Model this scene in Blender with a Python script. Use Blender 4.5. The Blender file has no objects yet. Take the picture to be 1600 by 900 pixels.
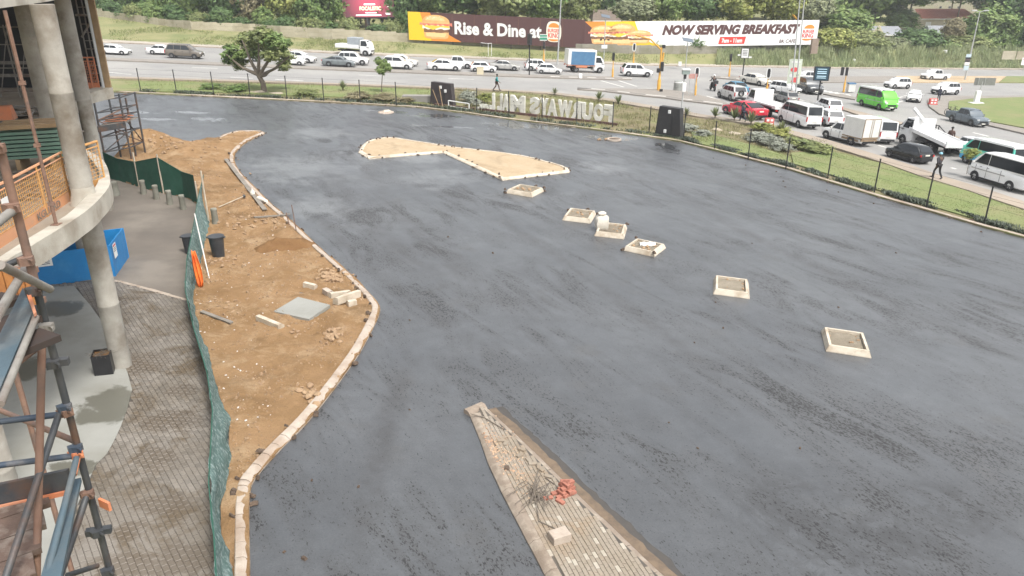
import bpy, math, random
from mathutils import Vector, Matrix, noise
from mathutils.geometry import delaunay_2d_cdt
R = math.radians
rnd = random.Random(7)
SC = bpy.context.scene
COL = SC.collection

# ------------------------------------------------------------------ camera, sky, sun, exposure
FOC, PITCH, CAMH = 1200.0, R(22.8), 11.25
cd = bpy.data.cameras.new('camera')
cam = bpy.data.objects.new('camera', cd)
COL.objects.link(cam)
cam.location = (0, 0, CAMH)
cam.rotation_euler = (R(90) - PITCH, 0, 0)
cd.sensor_width = 36.0
cd.lens = 36.0 * FOC / 1600.0
cd.clip_start = 0.1
cd.clip_end = 6000
SC.camera = cam

SUN_EL, SUN_AZ = R(60), R(140)          # azimuth measured from +Y (north) clockwise
wd = bpy.data.worlds.new('World')
SC.world = wd
wd.use_nodes = True
wn = wd.node_tree
wn.nodes.clear()
sky = wn.nodes.new('ShaderNodeTexSky')
sky.sky_type = 'NISHITA'
sky.sun_disc = False
sky.sun_elevation = SUN_EL
sky.sun_rotation = SUN_AZ
sky.air_density = 1.0
sky.dust_density = 4.0
sky.ozone_density = 1.0
hs = wn.nodes.new('ShaderNodeHueSaturation')
hs.inputs['Saturation'].default_value = 0.2
bg = wn.nodes.new('ShaderNodeBackground')
bg.inputs['Strength'].default_value = 0.14
wo = wn.nodes.new('ShaderNodeOutputWorld')
wn.links.new(sky.outputs[0], hs.inputs['Color'])
wn.links.new(hs.outputs[0], bg.inputs['Color'])
wn.links.new(bg.outputs[0], wo.inputs[0])

sl = bpy.data.lights.new('sun', 'SUN')
sl.energy = 1.6
sl.angle = R(10)
sl.color = (1.0, 0.96, 0.9)
so = bpy.data.objects.new('sun', sl)
COL.objects.link(so)
sdir = Vector((math.sin(SUN_AZ) * math.cos(SUN_EL), math.cos(SUN_AZ) * math.cos(SUN_EL), math.sin(SUN_EL)))
so.rotation_euler = sdir.to_track_quat('Z', 'Y').to_euler()
so.location = sdir * 100

SC.view_settings.view_transform = 'Standard'
SC.view_settings.look = 'None'
SC.view_settings.gamma = 1.0
SC.view_settings.use_curve_mapping = False
SC.view_settings.exposure = 1.0

# ------------------------------------------------------------------ survey: pixels of the 1600x900 picture to places on the sloping site
GA, GB = -.049, -.022                     # the site falls to the right and away
S_, C_ = math.sin(PITCH), math.cos(PITCH)
def ray(x, y):
    u = (x - 800) / FOC; v = (y - 450) / FOC
    return (u, C_ - v * S_, -S_ - v * C_)
def G(x, y, dz=0.0):
    d = ray(x, y); t = (dz - CAMH) / (d[2] - GA * d[0] - GB * d[1])
    return Vector((d[0] * t, d[1] * t, CAMH + d[2] * t))
def GZ(x, y, z):
    d = ray(x, y); t = (z - CAMH) / d[2]
    return Vector((d[0] * t, d[1] * t, z))
def GD(x, y, Y):
    d = ray(x, y); t = Y / d[1]
    return Vector((d[0] * t, Y, CAMH + d[2] * t))
def proj(w):
    X, Y, Z = w[0], w[1], w[2] - CAMH
    z = Y * C_ - Z * S_; dn = -Y * S_ - Z * C_
    return (800 + FOC * X / z, 450 + FOC * dn / z, z)
def zrow(X, Y, py):
    v = (py - 450) / FOC
    return CAMH + (v * Y * C_ + Y * S_) / (v * S_ - C_)
def Zg(x, y):
    return GA * max(-110, min(130, x)) + GB * max(-60, min(190, y))
NRM = Vector((-GA, -GB, 1)).normalized()

# ------------------------------------------------------------------ materials
def _new(name):
    m = bpy.data.materials.new(name); m.use_nodes = True
    nt = m.node_tree
    b = nt.nodes['Principled BSDF']
    return m, nt, b
def node(nt, t, **kw):
    n = nt.nodes.new(t)
    for k, v in kw.items():
        setattr(n, k, v)
    return n
def noise_n(nt, vec, scale, detail=4, rough=.6, dist=0.0):
    n = node(nt, 'ShaderNodeTexNoise')
    n.inputs['Scale'].default_value = scale; n.inputs['Detail'].default_value = detail
    n.inputs['Roughness'].default_value = rough; n.inputs['Distortion'].default_value = dist
    nt.links.new(vec, n.inputs['Vector'])
    return n.outputs['Fac']
def ramp(nt, fac, a, b, c0=(0, 0, 0, 1), c1=(1, 1, 1, 1)):
    r = node(nt, 'ShaderNodeValToRGB')
    e = r.color_ramp.elements
    e[0].position = a; e[1].position = b
    e[0].color = c0; e[1].color = c1
    nt.links.new(fac, r.inputs[0])
    return r.outputs[0]
def mix(nt, fac, a, b, mode='MIX'):
    m = node(nt, 'ShaderNodeMix', data_type='RGBA', blend_type=mode)
    for i, v in ((0, fac), (6, a), (7, b)):
        if isinstance(v, (int, float)):
            m.inputs[i].default_value = v
        elif isinstance(v, tuple):
            m.inputs[i].default_value = v if len(v) == 4 else v + (1,)
        else:
            nt.links.new(v, m.inputs[i])
    return m.outputs[2]
def math_n(nt, op, a, b=None):
    m = node(nt, 'ShaderNodeMath', operation=op)
    for i, v in ((0, a), (1, b)):
        if v is None: continue
        if isinstance(v, (int, float)): m.inputs[i].default_value = v
        else: nt.links.new(v, m.inputs[i])
    return m.outputs[0]
def pos(nt):
    return node(nt, 'ShaderNodeNewGeometry').outputs['Position']
def island(nt):
    return node(nt, 'ShaderNodeNewGeometry').outputs['Random Per Island']
def bump(nt, b, h, strength=.4, dist=.02):
    n = node(nt, 'ShaderNodeBump'); n.inputs['Strength'].default_value = strength
    n.inputs['Distance'].default_value = dist
    nt.links.new(h, n.inputs['Height']); nt.links.new(n.outputs[0], b.inputs['Normal'])
def M(name, c1, c2=None, scale=3.0, rough=.7, bmp=0.0, bscale=20.0, metal=0.0, isl=None, spec=None, detail=4, lo=.35, hi=.65, bdist=.02, c3=None, s3=.6):
    """Two or three colours mixed by noise in the place's own coordinates; isl varies the colour from piece to piece."""
    m, nt, b = _new(name)
    p = pos(nt)
    col = c1 + (1,)
    out = None
    if c2:
        out = mix(nt, ramp(nt, noise_n(nt, p, scale, detail), lo, hi), c1, c2)
    if c3:
        out = mix(nt, ramp(nt, noise_n(nt, p, s3, 5), .48, .68), out if out else c1, c3)
    if isl:
        r = island(nt)
        v = math_n(nt, 'MULTIPLY_ADD', r, 2 * isl); v.node.inputs[2].default_value = 1 - isl
        h = node(nt, 'ShaderNodeHueSaturation')
        nt.links.new(v, h.inputs['Value'])
        if out: nt.links.new(out, h.inputs['Color'])
        else: h.inputs['Color'].default_value = col
        out = h.outputs[0]
    if out: nt.links.new(out, b.inputs['Base Color'])
    else: b.inputs['Base Color'].default_value = col
    b.inputs['Roughness'].default_value = rough
    b.inputs['Metallic'].default_value = metal
    if spec is not None: b.inputs['Specular IOR Level'].default_value = spec
    if bmp: bump(nt, b, noise_n(nt, p, bscale, 6, .65), bmp, bdist)
    return m
def paint(name, c, rough=.25, coat=.6):
    m, nt, b = _new(name)
    p = pos(nt)
    d = mix(nt, ramp(nt, noise_n(nt, p, 2.2, 5), .45, .8), c, tuple(x * .86 + .012 for x in c))
    nt.links.new(d, b.inputs['Base Color'])
    b.inputs['Roughness'].default_value = rough
    b.inputs['Coat Weight'].default_value = coat
    b.inputs['Coat Roughness'].default_value = .08
    return m
def flat(name, c, rough=.6, emit=0):
    m, nt, b = _new(name)
    b.inputs['Base Color'].default_value = c + (1,); b.inputs['Roughness'].default_value = rough
    if emit:
        b.inputs['Emission Color'].default_value = c + (1,); b.inputs['Emission Strength'].default_value = emit
    return m

# ------------------------------------------------------------------ mesh helpers
class MB:
    def __init__(s): s.v = []; s.f = []; s.m = []
    def add(s, vs, fs, mi=0):
        o = len(s.v); s.v += [Vector(v) for v in vs]
        s.f += [tuple(i + o for i in f) for f in fs]; s.m += [mi] * len(fs)
        return s
    def box(s, c, d, rz=0.0, mi=0, mat=None, taper=1.0):
        h = [x / 2 for x in d]; vs = []
        for z in (-1, 1):
            k = 1 if z < 0 else taper
            for x, y in ((-1, -1), (1, -1), (1, 1), (-1, 1)):
                vs.append(Vector((x * h[0] * k, y * h[1] * k, z * h[2])))
        rm = mat if mat else Matrix.Rotation(rz, 3, 'Z')
        c = Vector(c)
        return s.add([rm @ v + c for v in vs], [(3, 2, 1, 0), (4, 5, 6, 7), (0, 1, 5, 4), (1, 2, 6, 5), (2, 3, 7, 6), (3, 0, 4, 7)], mi)
    def cbox(s, c, d, rz=0.0, ch=.01, mi=0, mat=None):
        """box with chamfered top edges"""
        h = [x / 2 for x in d]; vs = []
        for z, k in ((-h[2], 0), (h[2] - ch, 0), (h[2], ch)):
            for x, y in ((-1, -1), (1, -1), (1, 1), (-1, 1)):
                vs.append(Vector((x * (h[0] - k), y * (h[1] - k), z)))
        rm = mat if mat else Matrix.Rotation(rz, 3, 'Z')
        c = Vector(c)
        fs = [(3, 2, 1, 0), (8, 9, 10, 11)]
        for q in (0, 4):
            for i in range(4): fs.append((q + i, q + (i + 1) % 4, q + 4 + (i + 1) % 4, q + 4 + i))
        return s.add([rm @ v + c for v in vs], fs, mi)
    def tube(s, p, q, r1, r2=None, n=8, mi=0, caps=True):
        p = Vector(p); q = Vector(q); r2 = r1 if r2 is None else r2
        d = (q - p)
        if d.length < 1e-6: return s
        d.normalize()
        a = d.orthogonal().normalized(); b = d.cross(a)
        vs = []
        for c, r in ((p, r1), (q, r2)):
            for i in range(n):
                t = 2 * math.pi * i / n
                vs.append(c + (a * math.cos(t) + b * math.sin(t)) * r)
        fs = [(i, (i + 1) % n, n + (i + 1) % n, n + i) for i in range(n)]
        if caps: fs += [tuple(range(n - 1, -1, -1)), tuple(range(n, 2 * n))]
        return s.add(vs, fs, mi)
    def path(s, pts, r, n=6, mi=0):
        for a, b in zip(pts, pts[1:]): s.tube(a, b, r, r, n, mi)
        return s
    def prism(s, pts, vec, mi=0):
        n = len(pts); vec = Vector(vec)
        pts = [Vector(p) for p in pts]
        vs = pts + [p + vec for p in pts]
        fs = [tuple(range(n - 1, -1, -1)), tuple(range(n, 2 * n))]
        fs += [(i, (i + 1) % n, n + (i + 1) % n, n + i) for i in range(n)]
        return s.add(vs, fs, mi)
    def lathe(s, c, prof, n=16, mi=0):
        c = Vector(c); k = len(prof); vs = []
        for r, z in prof:
            for i in range(n):
                t = 2 * math.pi * i / n
                vs.append(c + Vector((r * math.cos(t), r * math.sin(t), z)))
        fs = []
        for j in range(k - 1):
            for i in range(n):
                fs.append((j * n + i, j * n + (i + 1) % n, (j + 1) * n + (i + 1) % n, (j + 1) * n + i))
        fs += [tuple(range(n - 1, -1, -1)), tuple(range((k - 1) * n, k * n))]
        return s.add(vs, fs, mi)
    def mesh(s, name, mats, smooth=False, off=None):
        me = bpy.data.meshes.new(name)
        o = Vector(off) if off is not None else Vector((0, 0, 0))
        me.from_pydata([tuple(v - o) for v in s.v], [], s.f)
        if not isinstance(mats, (list, tuple)): mats = [mats]
        for m in mats: me.materials.append(m)
        if len(mats) > 1: me.polygons.foreach_set('material_index', s.m)
        if smooth:
            me.polygons.foreach_set('use_smooth', [True] * len(me.polygons))
            me.set_sharp_from_angle(angle=R(smooth if smooth is not True else 40))
        me.update()
        return me
    def build(s, name, mats, parent=None, smooth=False, loc=None, local=False):
        off = None
        if parent is not None and not local: off = parent.location
        elif loc is not None: off = loc
        o = bpy.data.objects.new(name, s.mesh(name, mats, smooth, off))
        COL.objects.link(o)
        if parent is not None: o.parent = parent
        elif loc is not None: o.location = loc
        return o
def tag(o, label=None, cat=None, group=None, kind=None):
    if label: o['label'] = label
    if cat: o['category'] = cat
    if group: o['group'] = group
    if kind: o['kind'] = kind
    return o
def thing(name, label, cat, loc=(0, 0, 0), rz=0.0, group=None):
    o = bpy.data.objects.new(name, None); COL.objects.link(o)
    o.location = loc; o.rotation_euler = (0, 0, rz); o.empty_display_size = .2
    return tag(o, label, cat, group)
def inst(name, me, parent=None, loc=None, mat=None):
    o = bpy.data.objects.new(name, me); COL.objects.link(o)
    if parent is not None: o.parent = parent
    if mat is not None: o.matrix_local = mat
    elif loc is not None: o.location = loc
    return o
def sub(pts, step):
    """polyline resampled to about `step`"""
    out = [Vector(pts[0])]
    for a, b in zip(pts, pts[1:]):
        a = Vector(a); b = Vector(b); n = max(1, round((b - a).length / step))
        out += [a.lerp(b, i / n) for i in range(1, n + 1)]
    return out
def smoothline(pts, k=4):
    pts = [Vector(p) for p in pts]; out = []
    for i in range(len(pts) - 1):
        p0 = pts[max(i - 1, 0)]; p1 = pts[i]; p2 = pts[i + 1]; p3 = pts[min(i + 2, len(pts) - 1)]
        for j in range(k):
            t = j / k
            out.append(.5 * ((2 * p1) + (p2 - p0) * t + (2 * p0 - 5 * p1 + 4 * p2 - p3) * t * t + (3 * p1 - p0 - 3 * p2 + p3) * t ** 3))
    return out + [pts[-1]]
def inside(x, y, poly):
    c = False; n = len(poly); j = n - 1
    for i in range(n):
        xi, yi = poly[i][0], poly[i][1]; xj, yj = poly[j][0], poly[j][1]
        if (yi > y) != (yj > y) and x < (xj - xi) * (y - yi) / (yj - yi) + xi: c = not c
        j = i
    return c
def sheet_mb(poly, hf, step=None, jitter=.3):
    """plan polygon triangulated; hf(x, y) gives the height"""
    poly = [Vector((p[0], p[1])) for p in poly]
    vs = list(poly); n = len(poly)
    ed = [(i, (i + 1) % n) for i in range(n)]
    if step:
        x0 = min(p.x for p in poly); x1 = max(p.x for p in poly); y0 = min(p.y for p in poly); y1 = max(p.y for p in poly)
        q = random.Random(3); x = x0 + step / 2
        while x < x1:
            y = y0 + step / 2
            while y < y1:
                a, b = x + q.uniform(-jitter, jitter) * step, y + q.uniform(-jitter, jitter) * step
                if inside(a, b, poly): vs.append(Vector((a, b)))
                y += step
            x += step
    o = delaunay_2d_cdt(vs, ed, [list(range(n))], 1, 1e-5)
    mb = MB(); fs = []
    for f in o[2]:
        a, b, c = (o[0][i] for i in f[:3])
        fs.append(tuple(f) if (b - a).cross(c - a) > 0 else tuple(reversed(f)))
    return mb.add([(v.x, v.y, hf(v.x, v.y)) for v in o[0]], fs)
def ground_sheet(name, poly, mat, dz, step=None, hf=None, kind='structure', smooth=False):
    h = hf if hf else (lambda x, y: Zg(x, y) + dz)
    sm_b = sheet_mb(poly, h, step)
    if dz > .05 or hf:
        n = len(poly); tp = [(p[0], p[1], h(p[0], p[1])) for p in poly]; bt = [(p[0], p[1], Zg(p[0], p[1]) - .12) for p in poly]
        k = sum(poly[i][0] * poly[(i + 1) % n][1] - poly[(i + 1) % n][0] * poly[i][1] for i in range(n))
        sm_b.add(tp + bt, [(i, n + i, n + (i + 1) % n, (i + 1) % n) if k < 0 else (i, (i + 1) % n, n + (i + 1) % n, n + i) for i in range(n)])
    o = sm_b.build(name, mat, smooth=smooth)
    o['kind'] = kind
    return o
def PX(pts, dz=0.0): return [G(p[0], p[1], dz) for p in pts]
def planemat(p, d, s=(1, 1, 1)):
    """matrix with x along d in the site's plane, z along its normal"""
    d = Vector(d); d = (d - NRM * d.dot(NRM)).normalized(); y = NRM.cross(d)
    m = Matrix((d * s[0], y * s[1], NRM * s[2])).transposed().to_4x4()
    m.translation = p
    return m

# ------------------------------------------------------------------ lettering (flat print and cut letters)
TXT = {}
def text_mesh(s, bold=.0, extrude=0.0, shear=0.0, spacing=1.0):
    k = (s, bold, extrude, shear, spacing)
    if k in TXT: return TXT[k]
    cu = bpy.data.curves.new('lettering', 'FONT'); cu.body = s; cu.offset = bold; cu.extrude = extrude; cu.shear = shear
    cu.space_character = spacing; cu.resolution_u = 3
    o = bpy.data.objects.new('lettering', cu); COL.objects.link(o)
    dg = bpy.context.evaluated_depsgraph_get(); dg.update()
    me = bpy.data.meshes.new_from_object(o.evaluated_get(dg))
    vs = [v.co.copy() for v in me.vertices]; fs = [tuple(p.vertices) for p in me.polygons]
    bpy.data.objects.remove(o); bpy.data.curves.remove(cu); bpy.data.meshes.remove(me)
    x0 = min(v.x for v in vs); x1 = max(v.x for v in vs); y0 = min(v.y for v in vs); y1 = max(v.y for v in vs)
    vs = [Vector(((v.x - x0) / (x1 - x0), (v.y - y0) / (y1 - y0), v.z)) for v in vs]
    TXT[k] = (vs, fs)
    return TXT[k]
class Board:
    """a flat face in the place: o bottom-left corner, u along the bottom, v up the side, n out of the face; 0..1 both ways"""
    def __init__(s, o, u, v, n): s.o = Vector(o); s.u = Vector(u); s.v = Vector(v); s.n = Vector(n).normalized(); s.k = 0
    def at(s, a, b, lift=0.0): return s.o + s.u * a + s.v * b + s.n * lift
    def face(s, pts, mb, mi=0, lift=.01):
        mb.add([s.at(a, b, lift) for a, b in pts], [tuple(range(len(pts)))], mi)
    def text(s, t, a, b, w, h, mb, mi=0, lift=.02, **kw):
        vs, fs = text_mesh(t, **kw)
        mb.add([s.at(a + v.x * w, b + v.y * h, lift) for v in vs], fs, mi)
def ell(cx, cy, rx, ry, a0=0, a1=360, n=16):
    return [(cx + rx * math.cos(R(a0 + (a1 - a0) * i / n)), cy + ry * math.sin(R(a0 + (a1 - a0) * i / n))) for i in range(n + (a1 - a0 != 360))]
# ------------------------------------------------------------------ materials of the place
def asphalt_new():
    m, nt, b = _new('fresh_asphalt')
    p = pos(nt)
    d = (G(1500, 560) - G(900, 300)); ang = math.atan2(d.y, d.x)
    mp = node(nt, 'ShaderNodeMapping'); mp.inputs['Rotation'].default_value = (0, 0, -ang); mp.vector_type = 'POINT'
    nt.links.new(p, mp.inputs['Vector'])
    mp2 = node(nt, 'ShaderNodeMapping'); mp2.inputs['Scale'].default_value = (.34, 1.3, 1)
    nt.links.new(mp.outputs[0], mp2.inputs['Vector'])
    streak = noise_n(nt, mp2.outputs[0], .5, 7, .66, 1.1)
    patch = noise_n(nt, p, .16, 6, .6, .8)
    mp3 = node(nt, 'ShaderNodeMapping'); mp3.inputs['Scale'].default_value = (.6, 1.1, 1)
    nt.links.new(mp.outputs[0], mp3.inputs['Vector'])
    grit = noise_n(nt, mp3.outputs[0], 15, 3, .75)
    fine = noise_n(nt, p, 60, 3, .7)
    s1 = ramp(nt, streak, .42, .58)
    s2 = ramp(nt, patch, .42, .64)
    mask = math_n(nt, 'MULTIPLY', math_n(nt, 'MULTIPLY_ADD', s1, .75), 1.0)
    mask.node.inputs[0].default_value = 0
    mk = math_n(nt, 'MULTIPLY', s1, math_n(nt, 'ADD', math_n(nt, 'MULTIPLY', s2, .65), .35))
    thr = math_n(nt, 'SUBTRACT', .655, math_n(nt, 'MULTIPLY', mk, .17))
    spk = math_n(nt, 'MULTIPLY', math_n(nt, 'SUBTRACT', grit, thr), 22.0); spk = math_n(nt, 'MULTIPLY', math_n(nt, 'MINIMUM', math_n(nt, 'MAXIMUM', spk, 0.0), 1.0), .9)
    grit2 = noise_n(nt, mp3.outputs[0], 5.5, 4, .8)
    sp2 = math_n(nt, 'MULTIPLY', math_n(nt, 'SUBTRACT', grit2, math_n(nt, 'SUBTRACT', .69, math_n(nt, 'MULTIPLY', mk, .145))), 20.0)
    sp2 = math_n(nt, 'MULTIPLY', math_n(nt, 'MINIMUM', math_n(nt, 'MAXIMUM', sp2, 0.0), 1.0), .8)
    spk = math_n(nt, 'MAXIMUM', spk, sp2)
    # branching wet stain near the lower right corner
    st = None
    for cx, cy, r in ((1240, 790, 2.2), (1390, 850, 2.0), (1490, 790, 1.7), (1330, 900, 1.6)):
        c = G(cx, cy)
        dn = node(nt, 'ShaderNodeVectorMath', operation='DISTANCE'); nt.links.new(p, dn.inputs[0]); dn.inputs[1].default_value = c
        k = ramp(nt, math_n(nt, 'DIVIDE', dn.outputs['Value'], r), .35, 1.0, (1, 1, 1, 1), (0, 0, 0, 1))
        st = k if st is None else math_n(nt, 'MAXIMUM', st, k)
    vein = noise_n(nt, p, .75, 9, .72, .9)
    blot = ramp(nt, noise_n(nt, p, .9, 7, .7, .4), .50, .62)
    vein = ramp(nt, math_n(nt, 'ABSOLUTE', math_n(nt, 'SUBTRACT', vein, .5)), .01, .06, (1, 1, 1, 1), (0, 0, 0, 1))
    vein = math_n(nt, 'MAXIMUM', math_n(nt, 'MULTIPLY', vein, .8), blot)
    st = math_n(nt, 'MULTIPLY', math_n(nt, 'MULTIPLY', st, vein), .85)
    base = mix(nt, ramp(nt, noise_n(nt, p, .11, 7, .65, .5), .4, .66), (.060, .065, .071), (.092, .098, .104))
    base = mix(nt, math_n(nt, 'MULTIPLY', mk, .62), base, (.034, .032, .031))
    base = mix(nt, ramp(nt, noise_n(nt, p, .5, 5, .6), .6, .85), base, (.07, .066, .06))
    base = mix(nt, math_n(nt, 'MULTIPLY', ramp(nt, fine, .35, .7), .35), base, (.095, .098, .1))
    # curved tracks left by the paver and the trucks
    tr_ = None
    for (ax_, ay_), (bx_, by_), (cx_, cy_), wd_ in (((505, 222), (545, 320), (690, 440), 1.1), ((575, 262), (640, 350), (770, 470), .7), ((620, 470), (715, 430), (700, 385), .35), ((470, 300), (560, 400), (720, 520), .5), ((640, 560), (600, 680), (560, 860), .5), ((980, 250), (1200, 380), (1500, 520), .6), ((760, 330), (900, 420), (1180, 640), .5)):
        A_, B_2, C_2 = G(ax_, ay_), G(bx_, by_), G(cx_, cy_)
        dd_ = 2 * (A_.x * (B_2.y - C_2.y) + B_2.x * (C_2.y - A_.y) + C_2.x * (A_.y - B_2.y))
        sa_, sb2, sc_ = A_.x ** 2 + A_.y ** 2, B_2.x ** 2 + B_2.y ** 2, C_2.x ** 2 + C_2.y ** 2
        ux = (sa_ * (B_2.y - C_2.y) + sb2 * (C_2.y - A_.y) + sc_ * (A_.y - B_2.y)) / dd_; uy = (sa_ * (C_2.x - B_2.x) + sb2 * (A_.x - C_2.x) + sc_ * (B_2.x - A_.x)) / dd_
        rr_ = math.hypot(A_.x - ux, A_.y - uy); mid_ = B_2; hl2 = max((A_ - C_2).length * .55, 2)
        sb_n = node(nt, 'ShaderNodeVectorMath', operation='MULTIPLY'); nt.links.new(p, sb_n.inputs[0]); sb_n.inputs[1].default_value = (1, 1, 0)
        dn = node(nt, 'ShaderNodeVectorMath', operation='DISTANCE'); nt.links.new(sb_n.outputs[0], dn.inputs[0]); dn.inputs[1].default_value = (ux, uy, 0)
        off_ = math_n(nt, 'ABSOLUTE', math_n(nt, 'SUBTRACT', dn.outputs['Value'], rr_))
        k = ramp(nt, math_n(nt, 'DIVIDE', off_, wd_), .25, 1.0, (1, 1, 1, 1), (0, 0, 0, 1))
        dm = node(nt, 'ShaderNodeVectorMath', operation='DISTANCE'); nt.links.new(p, dm.inputs[0]); dm.inputs[1].default_value = mid_
        k = math_n(nt, 'MULTIPLY', k, ramp(nt, math_n(nt, 'DIVIDE', dm.outputs['Value'], hl2), .6, 1.0, (1, 1, 1, 1), (0, 0, 0, 1)))
        tr_ = k if tr_ is None else math_n(nt, 'MAXIMUM', tr_, k)
    tr_ = math_n(nt, 'MULTIPLY', tr_, ramp(nt, noise_n(nt, p, 1.4, 6, .7), .34, .62))
    base = mix(nt, math_n(nt, 'MULTIPLY', tr_, .72), base, (.045, .044, .044))
    grain = noise_n(nt, p, 24, 5, .8)
    base = mix(nt, 1.0, base, ramp(nt, grain, .25, .75, (.62, .62, .62, 1), (1.32, 1.32, 1.32, 1)), 'MULTIPLY')
    mott = noise_n(nt, p, 2.2, 7, .72)
    base = mix(nt, 1.0, base, ramp(nt, mott, .3, .7, (.84, .84, .84, 1), (1.14, 1.14, 1.14, 1)), 'MULTIPLY')
    base = mix(nt, st, base, (.03, .03, .031))
    base = mix(nt, spk, base, (.012, .012, .012))
    # wet and paler areas with ragged edges
    def area(lst, rag, soft):
        out = None
        ng = noise_n(nt, mp.outputs[0], .8, 6, .65, .5)
        for x0, y0, x1, y1 in lst:
            a, c = G(x0, y0), G(x1, y1); ctr = (a + c) / 2
            hx, hy = abs(c.x - a.x) / 2 + .2, abs(c.y - a.y) / 2 + .2
            sbn = node(nt, 'ShaderNodeVectorMath', operation='SUBTRACT'); nt.links.new(p, sbn.inputs[0]); sbn.inputs[1].default_value = ctr
            ml = node(nt, 'ShaderNodeVectorMath', operation='MULTIPLY'); nt.links.new(sbn.outputs[0], ml.inputs[0]); ml.inputs[1].default_value = (1 / hx, 1 / hy, 0)
            ln_ = node(nt, 'ShaderNodeVectorMath', operation='LENGTH'); nt.links.new(ml.outputs[0], ln_.inputs[0])
            k = math_n(nt, 'ADD', ln_.outputs['Value'], math_n(nt, 'MULTIPLY', math_n(nt, 'SUBTRACT', ng, .5), rag))
            k = ramp(nt, k, .9 - soft, .9, (1, 1, 1, 1), (0, 0, 0, 1))
            out = k if out is None else math_n(nt, 'MAXIMUM', out, k)
        return out
    wet = area([(915, 208, 1000, 223), (575, 171, 640, 178), (1020, 222, 1068, 242), (640, 176, 720, 186), (198, 172.5, 238, 178), (262, 173, 330, 178.5), (224, 183, 262, 189.5), (300, 182, 345, 190), (750, 188, 910, 206), (650, 195, 765, 202)], 3.2, .25)
    pale_area = area([(440, 196, 560, 222), (380, 230, 560, 300), (600, 232, 720, 262), (640, 255, 760, 300), (560, 225, 600, 262), (890, 250, 990, 275), (430, 300, 560, 350)], 2.6, .8)
    base = mix(nt, math_n(nt, 'MULTIPLY', pale_area, .75), base, (.16, .168, .172))
    base = mix(nt, math_n(nt, 'MULTIPLY', wet, .5), base, (.05, .053, .057))
    nt.links.new(base, b.inputs['Base Color'])
    rg = math_n(nt, 'ADD', math_n(nt, 'MULTIPLY', ramp(nt, noise_n(nt, p, .3, 6, .65, .7), .35, .65), .16), .36)
    rg = math_n(nt, 'ADD', rg, math_n(nt, 'MULTIPLY', spk, .5)); rg = math_n(nt, 'ADD', rg, math_n(nt, 'MULTIPLY', mk, .12))
    rg = math_n(nt, 'SUBTRACT', rg, math_n(nt, 'MULTIPLY', wet, .29)); rg = math_n(nt, 'MAXIMUM', rg, .07)
    nt.links.new(rg, b.inputs['Roughness'])
    hgt = math_n(nt, 'SUBTRACT', math_n(nt, 'MULTIPLY', fine, .5), spk)
    bump(nt, b, hgt, .35, .012)
    b.inputs['Coat Weight'].default_value = .55; nt.links.new(math_n(nt, 'SUBTRACT', .4, math_n(nt, 'MULTIPLY', wet, .36)), b.inputs['Coat Roughness']); b.inputs['Specular IOR Level'].default_value = .6
    return m
ASPH = asphalt_new()

def sand_mat(name, a, b_, c):
    m, nt, b = _new(name); p = pos(nt)
    col = mix(nt, ramp(nt, noise_n(nt, p, .55, 7, .65, .4), .36, .66), a, b_)
    col = mix(nt, ramp(nt, noise_n(nt, p, .9, 7, .72, .5), .50, .66), col, c)
    col = mix(nt, math_n(nt, 'MULTIPLY', ramp(nt, noise_n(nt, p, .33, 6, .65, .8), .54, .66), .6), col, tuple(x * .62 for x in b_))
    col = mix(nt, math_n(nt, 'MULTIPLY', ramp(nt, noise_n(nt, p, 24, 4, .7), .5, .72), .5), col, tuple(x * .45 for x in a))
    nt.links.new(col, b.inputs['Base Color']); b.inputs['Roughness'].default_value = .95
    b.inputs['Specular IOR Level'].default_value = .15
    h = math_n(nt, 'ADD', noise_n(nt, p, 7, 7, .75), math_n(nt, 'MULTIPLY', noise_n(nt, p, 38, 4, .7), .5))
    bump(nt, b, h, .9, .075)
    return m
SAND = sand_mat('site_sand', (.325, .205, .108), (.245, .148, .07), (.385, .27, .16))
PALE_SAND = sand_mat('pale_fill_sand', (.50, .395, .27), (.45, .345, .225), (.42, .31, .195))
SOIL = sand_mat('dug_soil', (.25, .145, .068), (.20, .11, .05), (.17, .095, .045))
ROADM = M('worn_road', (.275, .268, .255), (.235, .23, .22), .35, .8, .25, 40, detail=7, c3=(.31, .30, .28), s3=.09)
PLAZA = M('dusty_plaza', (.175, .152, .128), (.135, .118, .10), .5, .75, .4, 30, c3=(.215, .19, .16), s3=.3)
PAVEBASE = M('joint_sand', (.085, .075, .062), (.065, .056, .046), 2, .9, c3=(.12, .10, .08), s3=.9)
def paver_mat(name, a, b_, st, isl):
    m, nt, b = _new(name); p = pos(nt)
    col = mix(nt, ramp(nt, noise_n(nt, p, .45, 6, .65, .5), .42, .62), a, b_)
    col = mix(nt, ramp(nt, noise_n(nt, p, .62, 7, .72, .9), .50, .63), col, st)
    r = island(nt); v = math_n(nt, 'MULTIPLY_ADD', r, 2 * isl); v.node.inputs[2].default_value = 1 - isl
    h = node(nt, 'ShaderNodeHueSaturation'); nt.links.new(v, h.inputs['Value']); nt.links.new(col, h.inputs['Color'])
    nt.links.new(h.outputs[0], b.inputs['Base Color'])
    nt.links.new(math_n(nt, 'ADD', math_n(nt, 'MULTIPLY', ramp(nt, noise_n(nt, p, .8, 5), .45, .6), .35), .42), b.inputs['Roughness'])
    bump(nt, b, noise_n(nt, p, 45, 5, .7), .35, .01)
    return m
PAVER = paver_mat('grey_paver', (.195, .175, .15), (.145, .125, .10), (.105, .08, .052), .17)
ISLPAVER = paver_mat('island_paver', (.275, .235, .188), (.235, .197, .15), (.25, .19, .13), .12)
PALEPAVER = paver_mat('pale_paver', (.40, .36, .30), (.35, .31, .25), (.28, .235, .18), .1)
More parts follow.
